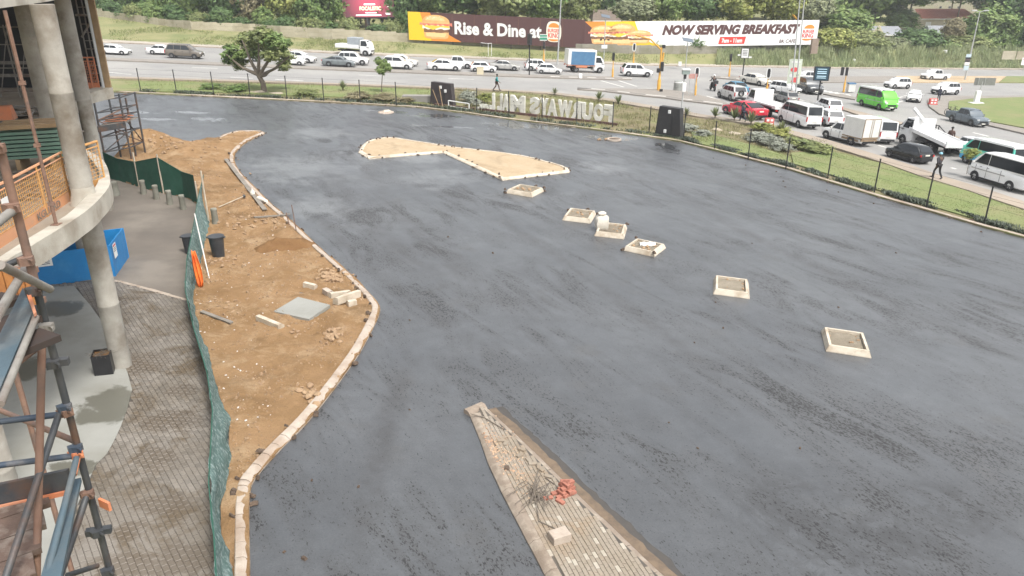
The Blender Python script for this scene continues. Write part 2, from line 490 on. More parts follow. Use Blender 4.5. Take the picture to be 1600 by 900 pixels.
CONC = M('fresh_screed', (.30, .30, .275), (.265, .265, .24), .7, .55, .12, 30, detail=6, c3=(.225, .22, .19), s3=.42)
WETCONC = M('wet_screed', (.15, .145, .115), (.19, .185, .155), 1.2, .35)
KERB = M('kerb_concrete', (.42, .36, .30), (.36, .30, .245), 3, .8, .4, 30, isl=.09, c3=(.29, .22, .165), s3=1.1)
KERBW = M('pale_kerb_concrete', (.55, .49, .40), (.48, .42, .33), 3, .8, .4, 30, isl=.06, c3=(.36, .29, .21), s3=1.5)
WKERB = M('dusty_kerb', (.27, .22, .175), (.21, .165, .125), 2.2, .85, .4, 30, isl=.07, c3=(.36, .31, .25), s3=2.5)
LUMP = M('mortar_lump', (.075, .052, .038), (.12, .085, .06), 6, .9, .6, 20)
GRASS = M('lawn', (.165, .205, .082), (.20, .22, .10), .5, .9, .7, 25, detail=7, c3=(.225, .215, .115), s3=.22, spec=.1)
DRYGRASS = M('bank_grass', (.21, .215, .10), (.27, .25, .135), .35, .9, .7, 15, detail=7, c3=(.165, .185, .08), s3=.16, spec=.1)
VERGE = M('verge_soil', (.20, .165, .105), (.17, .155, .085), .5, .95, .7, 14, c3=(.19, .20, .09), s3=.25, spec=.1)
PATHM = M('dusty_path', (.33, .275, .215), (.29, .24, .19), .5, .9, .3, 12, c3=(.25, .215, .175), s3=.3)
ISLCONC = M('island_concrete', (.26, .235, .205), (.22, .20, .175), .8, .85, .3, 25)
WHITEPAINT = M('road_paint', (.62, .61, .57), (.48, .47, .44), 2.5, .7)
BLADE = M('grass_blades', (.15, .195, .065), (.21, .225, .095), .4, .8, isl=.3, spec=.2)
BLADE2 = M('dry_blades', (.24, .225, .115), (.20, .205, .095), .5, .85, isl=.3, spec=.2)
REED = M('reed_blades', (.27, .325, .165), (.36, .385, .215), .25, .8, isl=.22, spec=.2)
COVER = M('cover_leaves', (.045, .062, .04), (.075, .09, .06), 2, .6, isl=.35)

def damp(m, lst, col, rough, amt=.9):
    """damp spots with ragged edges on an existing material"""
    nt = m.node_tree; b = nt.nodes['Principled BSDF']; p = pos(nt); out = None; ng = noise_n(nt, p, 1.5, 7, .7, .6)
    for x0, y0, x1, y1 in lst:
        a, c = G(x0, y0), G(x1, y1); ctr = (a + c) / 2
        sbn = node(nt, 'ShaderNodeVectorMath', operation='SUBTRACT'); nt.links.new(p, sbn.inputs[0]); sbn.inputs[1].default_value = ctr
        ml = node(nt, 'ShaderNodeVectorMath', operation='MULTIPLY'); nt.links.new(sbn.outputs[0], ml.inputs[0]); ml.inputs[1].default_value = (2 / (abs(c.x - a.x) + .1), 2 / (abs(c.y - a.y) + .1), 0)
        ln_ = node(nt, 'ShaderNodeVectorMath', operation='LENGTH'); nt.links.new(ml.outputs[0], ln_.inputs[0])
        k = ramp(nt, math_n(nt, 'ADD', ln_.outputs['Value'], math_n(nt, 'MULTIPLY', math_n(nt, 'SUBTRACT', ng, .5), 2.2)), .75, .95, (1, 1, 1, 1), (0, 0, 0, 1))
        out = k if out is None else math_n(nt, 'MAXIMUM', out, k)
    src = b.inputs['Base Color'].links[0].from_socket
    nt.links.new(mix(nt, math_n(nt, 'MULTIPLY', out, amt), src, col), b.inputs['Base Color'])
    nt.links.new(math_n(nt, 'SUBTRACT', .6, math_n(nt, 'MULTIPLY', out, .6 - rough)), b.inputs['Roughness'])
damp(CONC, [(152, 606, 204, 664), (128, 640, 180, 668), (78, 720, 142, 748), (60, 470, 120, 500), (20, 560, 60, 600)], (.115, .112, .09), .3)
DL = [(190, 548, 258, 592), (225, 640, 310, 680), (215, 700, 270, 745), (215, 775, 290, 805), (160, 860, 250, 915), (262, 845, 335, 905), (185, 815, 212, 850), (270, 600, 300, 625)]
damp(PAVEBASE, DL, (.085, .066, .047), .4, .5)
damp(PAVER, DL if True else [(190, 548, 258, 592), (215, 640, 300, 690), (205, 700, 260, 760), (225, 770, 280, 800), (170, 850, 260, 900), (250, 860, 330, 900), (180, 820, 215, 850)], (.105, .082, .058), .4, .6)
# ------------------------------------------------------------------ ground, car park, roads
gv = MB(); gx = [-2500, -900, -420, -240, -170, -110, -60, 0, 60, 130, 190, 260, 420, 900, 2500]; gy = [-2500, -900, -300, -120, -60, 0, 60, 130, 190, 260, 400, 800, 1500, 3500]
gv.add([(x, y, Zg(x, y) - .3) for y in gy for x in gx], [(j * len(gx) + i, j * len(gx) + i + 1, (j + 1) * len(gx) + i + 1, (j + 1) * len(gx) + i) for j in range(len(gy) - 1) for i in range(len(gx) - 1)])
tag(gv.build('ground', VERGE), kind='structure')

K = [(120, 141), (215, 146.5), (400, 155), (550, 163), (650, 168.5), (720, 177), (800, 188), (900, 200), (1000, 213), (1060, 222), (1120, 237), (1230, 265), (1290, 284), (1370, 308), (1450, 331), (1540, 357), (1600, 373), (1750, 420), (1950, 486)]
N = [(60, 119), (180, 123), (450, 130.5), (640, 137), (790, 143), (865, 147.5), (957, 158), (1068, 177), (1100, 183), (1160, 191), (1208, 200), (1300, 225), (1413, 260), (1470, 280), (1546, 303), (1600, 321), (1760, 372), (1950, 433)]
FK = [(60, 59), (160, 66.5), (337, 75), (524, 84), (640, 88.5), (728, 91.5), (875, 97), (1000, 102.5), (1111, 104.5), (1200, 105.5), (1300, 107), (1600, 109), (1800, 110)]
KW = PX(K); NW = PX(N); FW = PX(FK)
ground_sheet('car_park_asphalt', KW + PX([(1950, 1150), (1300, 1300), (300, 1300), (-300, 1100), (-700, 600), (-500, 200), (-100, 133)]), ASPH, 0.0)
ground_sheet('road', NW + list(reversed(FW)), ROADM, 0.0)
def vnoise(x, y): return noise.noise(Vector((x * .35, y * .35, 3))) * .09 + noise.noise(Vector((x * 1.3, y * 1.3, 9))) * .04
ground_sheet('grass_verge', KW + list(reversed(NW)), VERGE, 0, 1.2, lambda x, y: Zg(x, y) + .11 + vnoise(x, y) * .6, smooth=True)
# mown lawn laid over the verge where the picture shows it
ground_sheet('lawn', PX([(170, 125), (450, 132), (640, 139), (688, 141), (680, 160), (640, 160), (560, 152), (450, 148), (330, 143), (170, 141)], .2), GRASS, 0, 1.2, lambda x, y: Zg(x, y) + .2 + vnoise(x, y) * .6, smooth=True)
ground_sheet('lawn', PX([(1236, 238), (1300, 236), (1413, 264), (1470, 284), (1546, 307), (1600, 325), (1760, 377), (1950, 440), (1950, 472), (1700, 396), (1600, 362), (1500, 334), (1400, 305), (1300, 273), (1240, 255)], .2), GRASS, 0, .9, lambda x, y: Zg(x, y) + .2 + vnoise(x, y) * .5, smooth=True)
ground_sheet('lawn', PX([(1080, 205), (1120, 212), (1180, 228), (1236, 245), (1236, 258), (1160, 238), (1085, 222)], .2), GRASS, 0, .9, lambda x, y: Zg(x, y) + .19 + vnoise(x, y) * .5, smooth=True)
def offset_line(line, d):
    out = []
    for i, p in enumerate(line):
        t = (line[min(i + 1, len(line) - 1)] - line[max(i - 1, 0)]); t.z = 0; t.normalize()
        out.append(p + Vector((t.y, -t.x, 0)) * d)
    return out
n2 = NW[5:]
ground_sheet('path', n2 + list(reversed(offset_line(n2, 1.7))), PATHM, 0.26)
n3 = NW[:6]
ground_sheet('path', n3 + list(reversed(offset_line(n3, 1.2))), PATHM, 0.25)

# embankment with the far kerb at its foot, hill behind the wall
WB = [(60, 10, 2.4), (150, 25, 2.2), (300, 46, 1.6), (400, 50.5, 1.4), (440, 57, 1.2), (520, 62, 1.2), (640, 66, 1.2), (728, 70, 1.2), (860, 77, 1.2), (910, 81, 1.2), (1000, 84.5, 1.2), (1100, 84, 1.5), (1200, 82, 2.0), (1275, 79, 2.6), (1400, 78, 3.0), (1600, 78, 3.4), (1800, 78, 3.6)]
WW = [G(a, b, c) for a, b, c in WB]
FWs = offset_line(FW, -2.8)
def strip(name, A, B, mat, na=1, smooth=True, wob=0.0):
    """sheet between two lines of unequal point count"""
    def res(L, n):
        ds = [0]
        for a, b in zip(L, L[1:]): ds.append(ds[-1] + (b - a).length)
        out = []; j = 0
        for i in range(n):
            t = ds[-1] * i / (n - 1)
            while j < len(L) - 2 and ds[j + 1] < t: j += 1
            out.append(L[j].lerp(L[j + 1], (t - ds[j]) / max(1e-6, ds[j + 1] - ds[j])))
        return out
    n = 90; a = res(A, n); b = res(B, n); mb = MB(); vs = []
    for j in range(na + 1):
        for i in range(n):
            p = a[i].lerp(b[i], j / na)
            if 0 < j < na: p.z += wob * (noise.noise(p * .4) + .5 * noise.noise(p * 1.1))
            vs.append(p)
    mb.add(vs, [(j * n + i, j * n + i + 1, (j + 1) * n + i + 1, (j + 1) * n + i) for j in range(na) for i in range(n - 1)])
    return tag(mb.build(name, mat, smooth=smooth), kind='structure')
up = Vector((0, 0, 1))
strip('pavement', [p + up * .13 for p in FW], [p + up * .16 for p in FWs], M('pale_pavement', (.40, .36, .30), (.34, .305, .255), .4, .9, .3, 12, c3=(.30, .27, .2), s3=.25))
strip('embankment', [p + up * .15 for p in FWs], WW, DRYGRASS, 8, wob=.16)
strip('hill', [p + up * -.02 for p in WW], [p + Vector((0, 260, 4)) for p in WW], DRYGRASS, 6, wob=.4)

# ------------------------------------------------------------------ kerbs, stone by stone
def battered(flip=1):
    """a half-battered kerb stone 1 long; y = 0 is the road side, the body lies to +y (or -y)"""
    prof = [(0, -.06), (0, .04), (.10, .125), (.15, .14), (.27, .14), (.29, .12), (.29, -.06)]
    vs = []; fs = []
    for x in (-.5, -.475, .475, .5):
        k = .985 if abs(x) > .48 else 1
        vs += [(x, flip * y, z * k) for y, z in prof]
    n = len(prof)
    for s in range(3):
        for i in range(n - 1):
            q = (s * n + i, s * n + i + 1, (s + 1) * n + i + 1, (s + 1) * n + i)
            fs.append(q if flip < 0 else tuple(reversed(q)))
    a = tuple(range(n)); b = tuple(range(3 * n, 4 * n))
    fs += [a, tuple(reversed(b))] if flip < 0 else [tuple(reversed(a)), b]
    return vs, fs
KST = {}
def kerb_mesh(flip, mat):
    k = (flip, mat.name)
    if k not in KST:
        mb = MB(); mb.add(*battered(flip)); KST[k] = mb.mesh('kerb_stone', mat, smooth=30)
    return KST[k]
def lump_mesh():
    mb = MB(); q = random.Random(5)
    for i in range(3):
        mb.box((q.uniform(-.05, .05), q.uniform(-.05, .05), .03 + i * .02), (q.uniform(.09, .15), q.uniform(.08, .13), .07), q.uniform(0, 3), taper=.7)
    return mb.mesh('mortar_lump', LUMP, smooth=False)
LUMPME = lump_mesh()
def kerb(line, mat=KERB, flip=1, step=1.0, label=None, lumps=.5, peg=True, scale=1.0, name='kerb', dz=0.0):
    root = thing(name, label, 'kerb', line[0]); root['kind'] = 'structure'
    pts = sub(line, step); me = kerb_mesh(flip, mat)
    for a, b in zip(pts, pts[1:]):
        d = b - a; L = d.length
        if L < .1: continue
        m = planemat((a + b) / 2 + NRM * (dz + rnd.uniform(-.008, .008)), d, ((L - .014), scale, scale * rnd.uniform(.97, 1.03)))
        m = m @ Matrix.Rotation(rnd.uniform(-.012, .012), 4, 'Z')
        m.translation -= root.location
        inst('kerb_stone', me, root, mat=m)
        if peg:
            for side in (-.07, .34):
                if rnd.random() < lumps:
                    y = NRM.cross(d.normalized()) * (side * flip * scale)
                    mm = planemat(a + d * rnd.uniform(-.3, .3) + y + NRM * (.03 if side < 0 else .13), Vector((rnd.uniform(-1, 1), rnd.uniform(-1, 1), 0)), (rnd.uniform(.4, 1.25), rnd.uniform(.4, 1.1), rnd.uniform(.4, 1.2)))
                    mm.translation -= root.location
                    inst('mortar_lump', LUMPME, root, mat=mm)
    return root
SK = [(386, 1000), (388, 960), (391, 900), (390, 830), (391, 775), (400, 748), (440, 702), (480, 662), (520, 612), (560, 556), (583, 514), (594, 488), (589, 474), (571, 453), (545, 428), (500, 389), (460, 351), (425, 321), (400, 296), (377, 272), (367, 254), (369, 239), (386, 223), (404, 214), (414, 209), (400, 206), (368, 207), (350, 212), (330, 220), (300, 223), (262, 222.5), (225, 220)]
SKW = smoothline(PX(SK), 3)
kerb(SKW, KERB, 1, 1.0, 'pale concrete kerb round the brown sand patch', .3)
kerb(offset_line(KW, 0.0), KERB, 1, 1.0, 'long concrete kerb under the black wire fence', .3)
# two islands and the paved wedge
I1 = smoothline(PX([(560, 239), (566, 228), (580, 220), (612, 216.5), (660, 223.5), (700, 230), (725, 233), (812, 244), (880, 261), (890, 270)]), 3)
I1b = PX([(890, 270), (785, 282.5), (692, 239.5), (576, 249), (560, 239)])
kerb(list(reversed(I1)) , KERBW, 1, .9, 'pale kerb round the sand filled bow tie island', .5)
kerb(list(reversed(I1b)), KERBW, 1, .9, 'pale kerb on the near side of the sand filled island', .6)
def in_off(poly, d):
    c = sum(poly, Vector()) / len(poly)
    return [p + (c - p).normalized() * d for p in poly]
ground_sheet('island_fill', in_off(I1 + I1b[1:-1], .22), PALE_SAND, 0, .5, lambda x, y: Zg(x, y) + .10 + .05 * noise.noise(Vector((x * .6, y * .6, 1))) + .02 * noise.noise(Vector((x * 3, y * 3, 1))), smooth=True)
LL = PX([(735, 652), (750, 690), (765, 731), (784, 772), (851, 900), (905, 1000)])
LR = PX([(762, 640), (806, 680), (898, 770), (988, 856), (1032, 897), (1130, 990)])
kerb(LL, WKERB, 1, 1.0, 'kerb on the near edge of the paved wedge island', .1)
kerb(LR, WKERB, -1, 1.0, 'kerb on the far edge of the paved wedge island', .0, scale=.8)
kerb([LL[0], LR[0]], WKERB, 1, 1.0, 'short kerb across the tip of the wedge island', .3)
strip('dirt_strip', [p + up * .004 + Vector((-.02, 0, 0)) for p in LR], [p + up * .005 for p in offset_line(LR, .0)], SOIL) if False else None
wl = offset_line(LL, -.24) if False else [p for p in LL]
wedge = offset_line(LL, 0.0) + list(reversed(LR))
WEDGE_TOP = .115
wedge_in = offset_line(LL, -.29) + list(reversed(offset_line(LR, .235)))
ground_sheet('wedge_island', offset_line(LL, -.2) + list(reversed(offset_line(LR, .18))), PAVEBASE, .125)
# dirt worked up against the wedge's far kerb
def dirt_material():
    m, nt, b = _new('kerb_dirt'); p = pos(nt)
    nt.links.new(mix(nt, ramp(nt, noise_n(nt, p, 4, 6, .7), .4, .6), (.12, .09, .065), (.17, .125, .085)), b.inputs['Base Color'])
    b.inputs['Roughness'].default_value = .95
    return m
DIRT = dirt_material()
def ragged(line, d, amp, step=.25):
    out = []
    pts = sub(line, step)
    for q in offset_line(pts, d): out.append(q + Vector((rnd.uniform(-amp, amp), rnd.uniform(-amp, amp), 0)))
    return pts, out
a_, b_ = ragged(LR, -.27, .035, .22)
ground_sheet('dirt_strip', a_ + list(reversed(b_)), DIRT, .006)
a_, b_ = ragged(LR, -.46, .05, .22)
ground_sheet('tar_edge', a_ + list(reversed(b_)), M('tar_edge', (.058, .054, .05), (.07, .062, .055), 5, .8), .003)

# ------------------------------------------------------------------ sand patch beside the building
FENCE_B = [(160, 277), (190, 284), (218, 293), (256, 303), (290, 309), (309, 320)]
SANDP = list(SKW) + PX([(200, 232), (165, 262)] + FENCE_B[1:] + [(326, 346), (312, 400), (296, 440), (298, 475), (311, 520), (331, 585), (350, 640), (360, 662), (357, 740), (346, 795), (347, 840), (362, 900), (372, 1000)])
def lumps_at(lst): return [(G(a, b), h, r) for a, b, h, r in lst]
MOUNDS = lumps_at([(222, 226, .75, 1.5), (250, 228, .45, 1.4), (275, 236, .3, 1.0), (310, 240, .35, 1.3), (285, 258, .25, .9), (340, 225, .25, 1.3), (330, 262, .25, 1.0), (300, 285, .25, 1.0), (375, 330, .12, .7), (360, 350, .1, .6), (400, 350, .1, .6), (360, 300, .12, 1.3), (430, 350, .08, .8), (345, 420, .08, .7), (355, 470, -.03, .6), (470, 435, .05, .9)])
def sandh(x, y):
    rg_ = 1 - abs(noise.noise(Vector((x * 1.1 + .4 * y, y * .5, 12)))) * 2.2
    z = Zg(x, y) + .06 + .06 * max(0, rg_) ** 2 + .035 * noise.noise(Vector((x * 2.8, y * 5.0, 21))) + .03 * noise.noise(Vector((x * 3.6, y * 3.6, 15))) + .06 * noise.noise(Vector((x * .7, y * .7, 2))) + .035 * noise.noise(Vector((x * 2.3, y * 2.3, 5))) + .028 * noise.noise(Vector((x * 6, y * 6, 7)))
    for c, h, r in MOUNDS:
        d2 = ((x - c.x) ** 2 + (y - c.y) ** 2) / (r * r)
        if d2 < 6: z += h * math.exp(-d2)
    return z
ground_sheet('sand_ground', SANDP, SAND, 0, .13, sandh, smooth=True)
def on_sand(px, py, dz=0.0):
    p = G(px, py, .1); return Vector((p.x, p.y, sandh(p.x, p.y) + dz))

# ------------------------------------------------------------------ paving by the building
PLZ = PX([(165, 262), (190, 284), (218, 293), (256, 303), (290, 309), (309, 320), (326, 346), (312, 400), (292, 440), (296, 474), (230, 455), (183, 442), (150, 440), (0, 445), (-400, 430), (-400, 260)])
ground_sheet('plaza', PLZ, PLAZA, .02)
PAVP = PX([(-500, 445), (0, 452), (150, 441), (183, 442), (230, 455), (297, 474), (311, 520), (331, 585), (350, 640), (360, 662), (357, 740), (346, 795), (347, 840), (362, 900), (372, 1000), (360, 1200), (-500, 1300)])
ground_sheet('paving_bed', PAVP, PAVEBASE, .044)
SLABP = PX([(-600, 460), (0, 460), (55, 452), (116, 449), (142, 480), (165, 512), (182, 548), (200, 585), (207, 612), (200, 640), (190, 668), (180, 690), (168, 712), (152, 728), (140, 752), (118, 800), (98, 850), (60, 930), (0, 1050), (-600, 1050)])
def pave(poly, d, l, w, mat, parent_name, label, n_parts, dz, holes=(), th=.05, gap=.011, zig=True, pale=None, palemat=None, jit=.004, mats=None):
    d = Vector(d); d = (d - NRM * d.dot(NRM)).normalized(); e = NRM.cross(d)
    o = poly[0]
    A = [(p - o).dot(d) for p in poly]; B = [(p - o).dot(e) for p in poly]
    cells = []; j = 0; b = min(B)
    while b < max(B):
        a = min(A) + (l / 2 if (j % 2 and zig) else 0)
        while a < max(A):
            p = o + d * (a + l / 2) + e * (b + w / 2)
            if inside(p.x, p.y, poly) and not any(inside(p.x, p.y, h) for h in holes): cells.append(p)
            a += l
        b += w; j += 1
    vis = []
    for p in cells:
        q = proj(p)
        vis.append((0 if (0 < q[0] < 1600 and q[1] < 900) else 1, q[2]))
    order = sorted(range(len(cells)), key=lambda i: vis[i])
    mb0 = MB(); mb0.cbox((0, 0, 0), (l - gap, w - gap, th), ch=.006)
    me = mb0.mesh('paver', mat); mep = mb0.mesh('paver', palemat) if palemat else me
    rest = MB()
    root = thing(parent_name, label, 'paving', o); root['kind'] = 'structure'
    for k, i in enumerate(order):
        p = cells[i] + NRM * (dz - th / 2 + rnd.uniform(-jit, jit))
        m = planemat(p, d) @ Matrix.Rotation(rnd.uniform(-.02, .02), 4, 'Z')
        pl = pale is not None and rnd.random() < pale(cells[i])
        if k < n_parts:
            m.translation -= root.location
            inst('paver', mep if pl else me, root, mat=m)
        else:
            rest.add([m @ v for v in mb0.v], mb0.f, 1 if pl else 0)
    if rest.v:
        r = rest.build('pavers', [mat, palemat or mat], root); r['kind'] = 'stuff'
    return root
dA = G(297, 824) - G(275, 783)
pave(PAVP, dA, .2, .13, PAVER, 'brick_paving', 'grey brick paving between the fence and the screed', 300, .055, holes=[SLABP])
ground_sheet('concrete_floor', SLABP, CONC, .066)
kd = G(240, 458) - G(190, 444)
kerb(PX([(150, 439.5), (183, 441.5), (230, 454), (297, 473)]), KERB, 1, .9, 'flush kerb edging between brown plaza and brick paving', 0, peg=False, scale=.5, dz=-.02)
def pale_here(p):
    q = proj(p); return .13 if (q[1] > 765 and q[0] > 840) else .02
pave(wedge_in, G(869, 905) - G(795, 760), .2, .1, ISLPAVER, 'wedge_paving', 'interlocking tan paving on the wedge island', 300, WEDGE_TOP + .02, zig=True, pale=pale_here, palemat=PALEPAVER, gap=.009)

# ------------------------------------------------------------------ medians, islands and markings of the street
ground_sheet('median', PX([(60, 88), (165, 93), (300, 99), (460, 106), (664, 114), (828, 120), (960, 124), (987, 123.6), (985, 121.5), (955, 119.5), (828, 116.3), (664, 110), (460, 102.3), (300, 95.5), (165, 89.5), (60, 84)], .15), ISLCONC, .15)
ground_sheet('median', PX([(1111, 118.5), (1200, 120), (1290, 119.5), (1400, 118.5), (1392, 128), (1300, 128), (1196, 127), (1150, 124), (1113, 120.5)], .15), ISLCONC, .15)
ground_sheet('median', PX([(1401, 118.5), (1572, 119), (1560, 128.5), (1393, 128)], .15), PALE_SAND, .15)
ground_sheet('median', PX([(1573, 119), (1800, 120), (1800, 130), (1561, 128.5)], .15), GRASS, .15)
ground_sheet('median', PX([(1312, 166), (1335, 172), (1411, 191), (1500, 214), (1600, 240), (1800, 292), (1800, 308), (1600, 251), (1500, 223), (1411, 198), (1335, 177), (1315, 170)], .15), PATHM, .15)
TRI = PX([(902, 139), (960, 138), (1020, 139), (1068, 141), (1096, 149), (1125, 156), (1150, 167), (1128, 164), (1098, 160), (1064, 156), (1040, 152.5), (1008, 149.5), (983, 146.5), (945, 142)], .15)
ground_sheet('traffic_island', TRI, ISLCONC, .15)
ground_sheet('traffic_island', PX([(1455, 151), (1449, 156), (1452, 166), (1468, 177.5), (1500, 186), (1544, 195), (1600, 208), (1800, 264), (1800, 149), (1600, 149), (1540, 149.5), (1479, 149.5)], .15), ISLCONC, .15)
ground_sheet('lawn', PX([(1483, 158), (1520, 153.5), (1600, 151.5), (1800, 151.5), (1800, 250), (1600, 199), (1546, 189), (1500, 178), (1482, 169)], .25), GRASS, 0, 1.5, lambda x, y: Zg(x, y) + .24 + vnoise(x, y) * .5, smooth=True)
ground_sheet('traffic_island', PX([(1286, 146), (1316, 146.5), (1338, 152), (1336, 155), (1300, 149)], .15), ISLCONC, .15)
PLAINK = KERBW; DARKK = M('dark_kerb_paint', (.10, .095, .09), (.14, .13, .12), 3, .8)
def painted_kerb(line, label, step=1.3, scale=1.0, flip=1):
    root = thing('painted_kerb', label, 'kerb', line[0]); root['kind'] = 'structure'
    pts = sub(line, step)
    for i, (a, b) in enumerate(zip(pts, pts[1:])):
        d = b - a
        if d.length < .15: continue
        m = planemat((a + b) / 2, d, (d.length - .01, .8 * scale, 1.2 * scale)); m.translation -= root.location
        inst('kerb_stone', kerb_mesh(flip, WHITEK if i % 2 else DARKK), root, mat=m)
WHITEK = M('white_kerb_paint', (.72, .70, .66), (.6, .58, .54), 3, .7)
painted_kerb(PX([(846, 121), (960, 124.5), (987, 124)]), 'black and white kerb at the end of the long median')
painted_kerb(PX([(902, 139), (945, 142.5), (983, 147), (1008, 150), (1040, 153), (1064, 156.5), (1098, 160.5), (1128, 164.5), (1150, 167.5)]), 'black and white kerb on the near side of the triangular island', 1.6)
painted_kerb(PX([(1113, 121), (1150, 124.5), (1196, 127.5), (1240, 128.5)]), 'black and white kerb round the nose of the far median')
root = thing('kerb', 'low pale kerb along the far side of the road', 'kerb', FW[0]); root['kind'] = 'structure'
for a, b in zip(sub(FW, 2.0), sub(FW, 2.0)[1:]):
    m = planemat((a + b) / 2, b - a, ((b - a).length - .02, 1.0, 1.15)); m.translation -= root.location
    inst('kerb_stone', kerb_mesh(1, KERB), root, mat=m)
def marking(segs, w=.14):
    mb = MB()
    for a, b in segs:
        A = G(*a, .012); B = G(*b, .012); d = (B - A); d.z = 0; d.normalize(); n = Vector((-d.y, d.x, 0)) * w
        mb.add([A - n, B - n, B + n, A + n], [(0, 1, 2, 3)])
    tag(mb.build('road_markings', WHITEPAINT), kind='structure')
marking([((169, 113), (205, 116)), ((360, 120.5), (395, 122.3)), ((430, 123.8), (474, 126.3)), ((300, 105), (340, 107)), ((560, 117), (600, 118.6)), ((700, 122.5), (740, 124)), ((939, 126), (975, 136)), ((967, 126), (995, 135)), ((997, 138), (1020, 138)), ((1104, 150), (1124, 156)), ((1247, 155), (1264, 159.5)), ((1270, 162), (1300, 168)), ((1372, 227), (1387, 231)), ((1486, 262), (1494, 264)), ((1558, 303), (1567, 305.5)), ((1390, 157), (1410, 151)), ((1413, 150), (1440, 144)), ((1150, 140), (1160, 143)), ((1178, 148), (1190, 151)), ((1520, 207), (1545, 213)), ((1430, 182), (1450, 187)), ((1560, 218), (1590, 226))])
marking([((1287 + i * 9, 141 + i * 1.6), (1291 + i * 9, 143.5 + i * 1.6)) for i in range(5)] + [((1400 + i * 9, 160 - i * 1.2), (1405 + i * 9, 158.5 - i * 1.2)) for i in range(4)], .3)
# ------------------------------------------------------------------ building under construction
COLM = M('cast_concrete', (.385, .365, .32), (.27, .25, .215), 1.4, .85, .35, 14, detail=8, c3=(.18, .15, .115), s3=.8)
BEAMM = M('beam_concrete', (.50, .47, .405), (.40, .375, .32), 1.3, .85, .35, 14, detail=8, c3=(.29, .255, .205), s3=.8)
FLOORM = M('dirty_slab', (.30, .25, .195), (.235, .195, .15), .9, .9, .5, 12, detail=7, c3=(.30, .265, .215), s3=.7)
SHADEW = M('interior_shade', (.022, .024, .028), (.035, .036, .038), 1, .8)  # interior shade put into the colour of rear wall and void
STEELD = M('dark_tube', (.055, .062, .07), (.085, .085, .085), 5, .5, .2, 30, metal=.3, c3=(.15, .085, .055), s3=2.2)
RUST = M('rusty_tube', (.17, .095, .065), (.23, .14, .10), 5, .75, .3, 40, c3=(.12, .085, .07), s3=3)
GREYT = M('galvanised_tube', (.27, .255, .23), (.19, .175, .155), 4, .6, .2, 40, c3=(.16, .11, .085), s3=2.5)
NAVY = M('navy_tube', (.035, .055, .085), (.05, .065, .085), 5, .5, .2, 30, c3=(.18, .17, .16), s3=4)
BLUEG = M('blue_grey_board', (.075, .115, .14), (.055, .085, .105), 1.4, .55, .2, 20, c3=(.12, .13, .13), s3=2)
ORANGE = M('orange_paint', (.62, .20, .085), (.50, .19, .10), 2.5, .6, c3=(.42, .22, .14), s3=2)
PEACH = M('faded_orange_board', (.66, .33, .17), (.58, .30, .17), 1.5, .6, c3=(.48, .30, .2), s3=1.6)
AMBER = M('amber_wire', (.60, .33, .11), (.50, .26, .1), 3, .6)
TIMBER = M('raw_timber', (.36, .25, .14), (.28, .19, .105), 2.5, .8, .3, 30, isl=.15)
GREYWOOD = M('weathered_plank', (.24, .215, .185), (.17, .15, .125), 2.5, .85, .3, 30, isl=.25)
GREENB = M('green_board', (.105, .20, .15), (.14, .22, .17), 1.8, .6, isl=.12)
BLUE = M('blue_hoarding', (.014, .20, .48), (.018, .165, .40), .9, .45, .15, 4, c3=(.04, .23, .48), s3=1.5)
WHITEP = flat('white_print', (.75, .75, .73))
REDP = flat('red_print', (.55, .05, .06)); INK = flat('dark_print', (.06, .055, .06))
BLACKP = M('black_planter_paint', (.014, .014, .016), (.02, .02, .022), 3, .35)
NET = M('green_shade_net', (.016, .078, .052), (.022, .092, .062), 4, .85, .3, 25)
NETL = M('backlit_green_net', (.075, .125, .112), (.12, .175, .165), 3, .9, .6, 16, c3=(.26, .32, .31), s3=9, spec=.1)  # net seen against the light: glow put into the colour, pale fibres too
BOLL = M('bollard_concrete', (.25, .245, .205), (.19, .185, .15), 3, .85, .3, 25)
PLASTIC = M('black_plastic', (.03, .034, .04), (.05, .055, .06), 4, .45)
OCLOTH = M('orange_cloth', (.85, .22, .03), (.7, .13, .03), 4, .7)
POLEW = M('pale_pole', (.52, .46, .37), (.42, .36, .28), 3, .7)
BRICKM = M('red_brick', (.36, .15, .105), (.29, .115, .08), 3, .85, .4, 30, isl=.15)
STONE = M('broken_stone', (.34, .235, .14), (.26, .17, .10), 2, .9, .6, 14, isl=.2)
WIRE = M('bent_wire', (.17, .14, .105), (.12, .10, .085), 5, .7, isl=.2)

ZS, ZF, ZU = 5.5, 5.22, 10.35
def res_line(L, n):
    L = [Vector(p) for p in L]; ds = [0]
    for a, b in zip(L, L[1:]): ds.append(ds[-1] + (b - a).length)
    out = []; j = 0
    for i in range(n):
        t = ds[-1] * i / (n - 1)
        while j < len(L) - 2 and ds[j + 1] < t: j += 1
        out.append(L[j].lerp(L[j + 1], (t - ds[j]) / max(1e-6, ds[j + 1] - ds[j])))
    return out
OUT = smoothline([GZ(a, b, ZS) for a, b in [(-300, 620), (0, 414), (48, 385), (107, 349), (120, 340), (145, 321), (166, 298), (172, 283.6), (168, 262), (159, 248), (145, 239), (132, 231), (119, 214), (112, 190), (114, 170), (122, 154), (140, 145.4), (176, 136.5)]], 4)
INN = smoothline([GZ(a, b, ZS) for a, b in [(-300, 596), (0, 401), (40, 375), (98, 340), (112, 329), (128, 314), (150, 291), (155, 273.5), (151.7, 260.5), (139, 245), (125, 233), (108, 212), (101, 188), (103, 166), (112, 149), (128, 141), (166, 133.5)]], 4)
bo = GZ(60, 330, ZF)
bld = thing('building', 'half built concrete building with round columns and curved floor edge', 'building', (bo.x, bo.y, Zg(bo.x, bo.y)))
nn = 90
o_, i_ = res_line(OUT, nn), res_line(INN, nn)
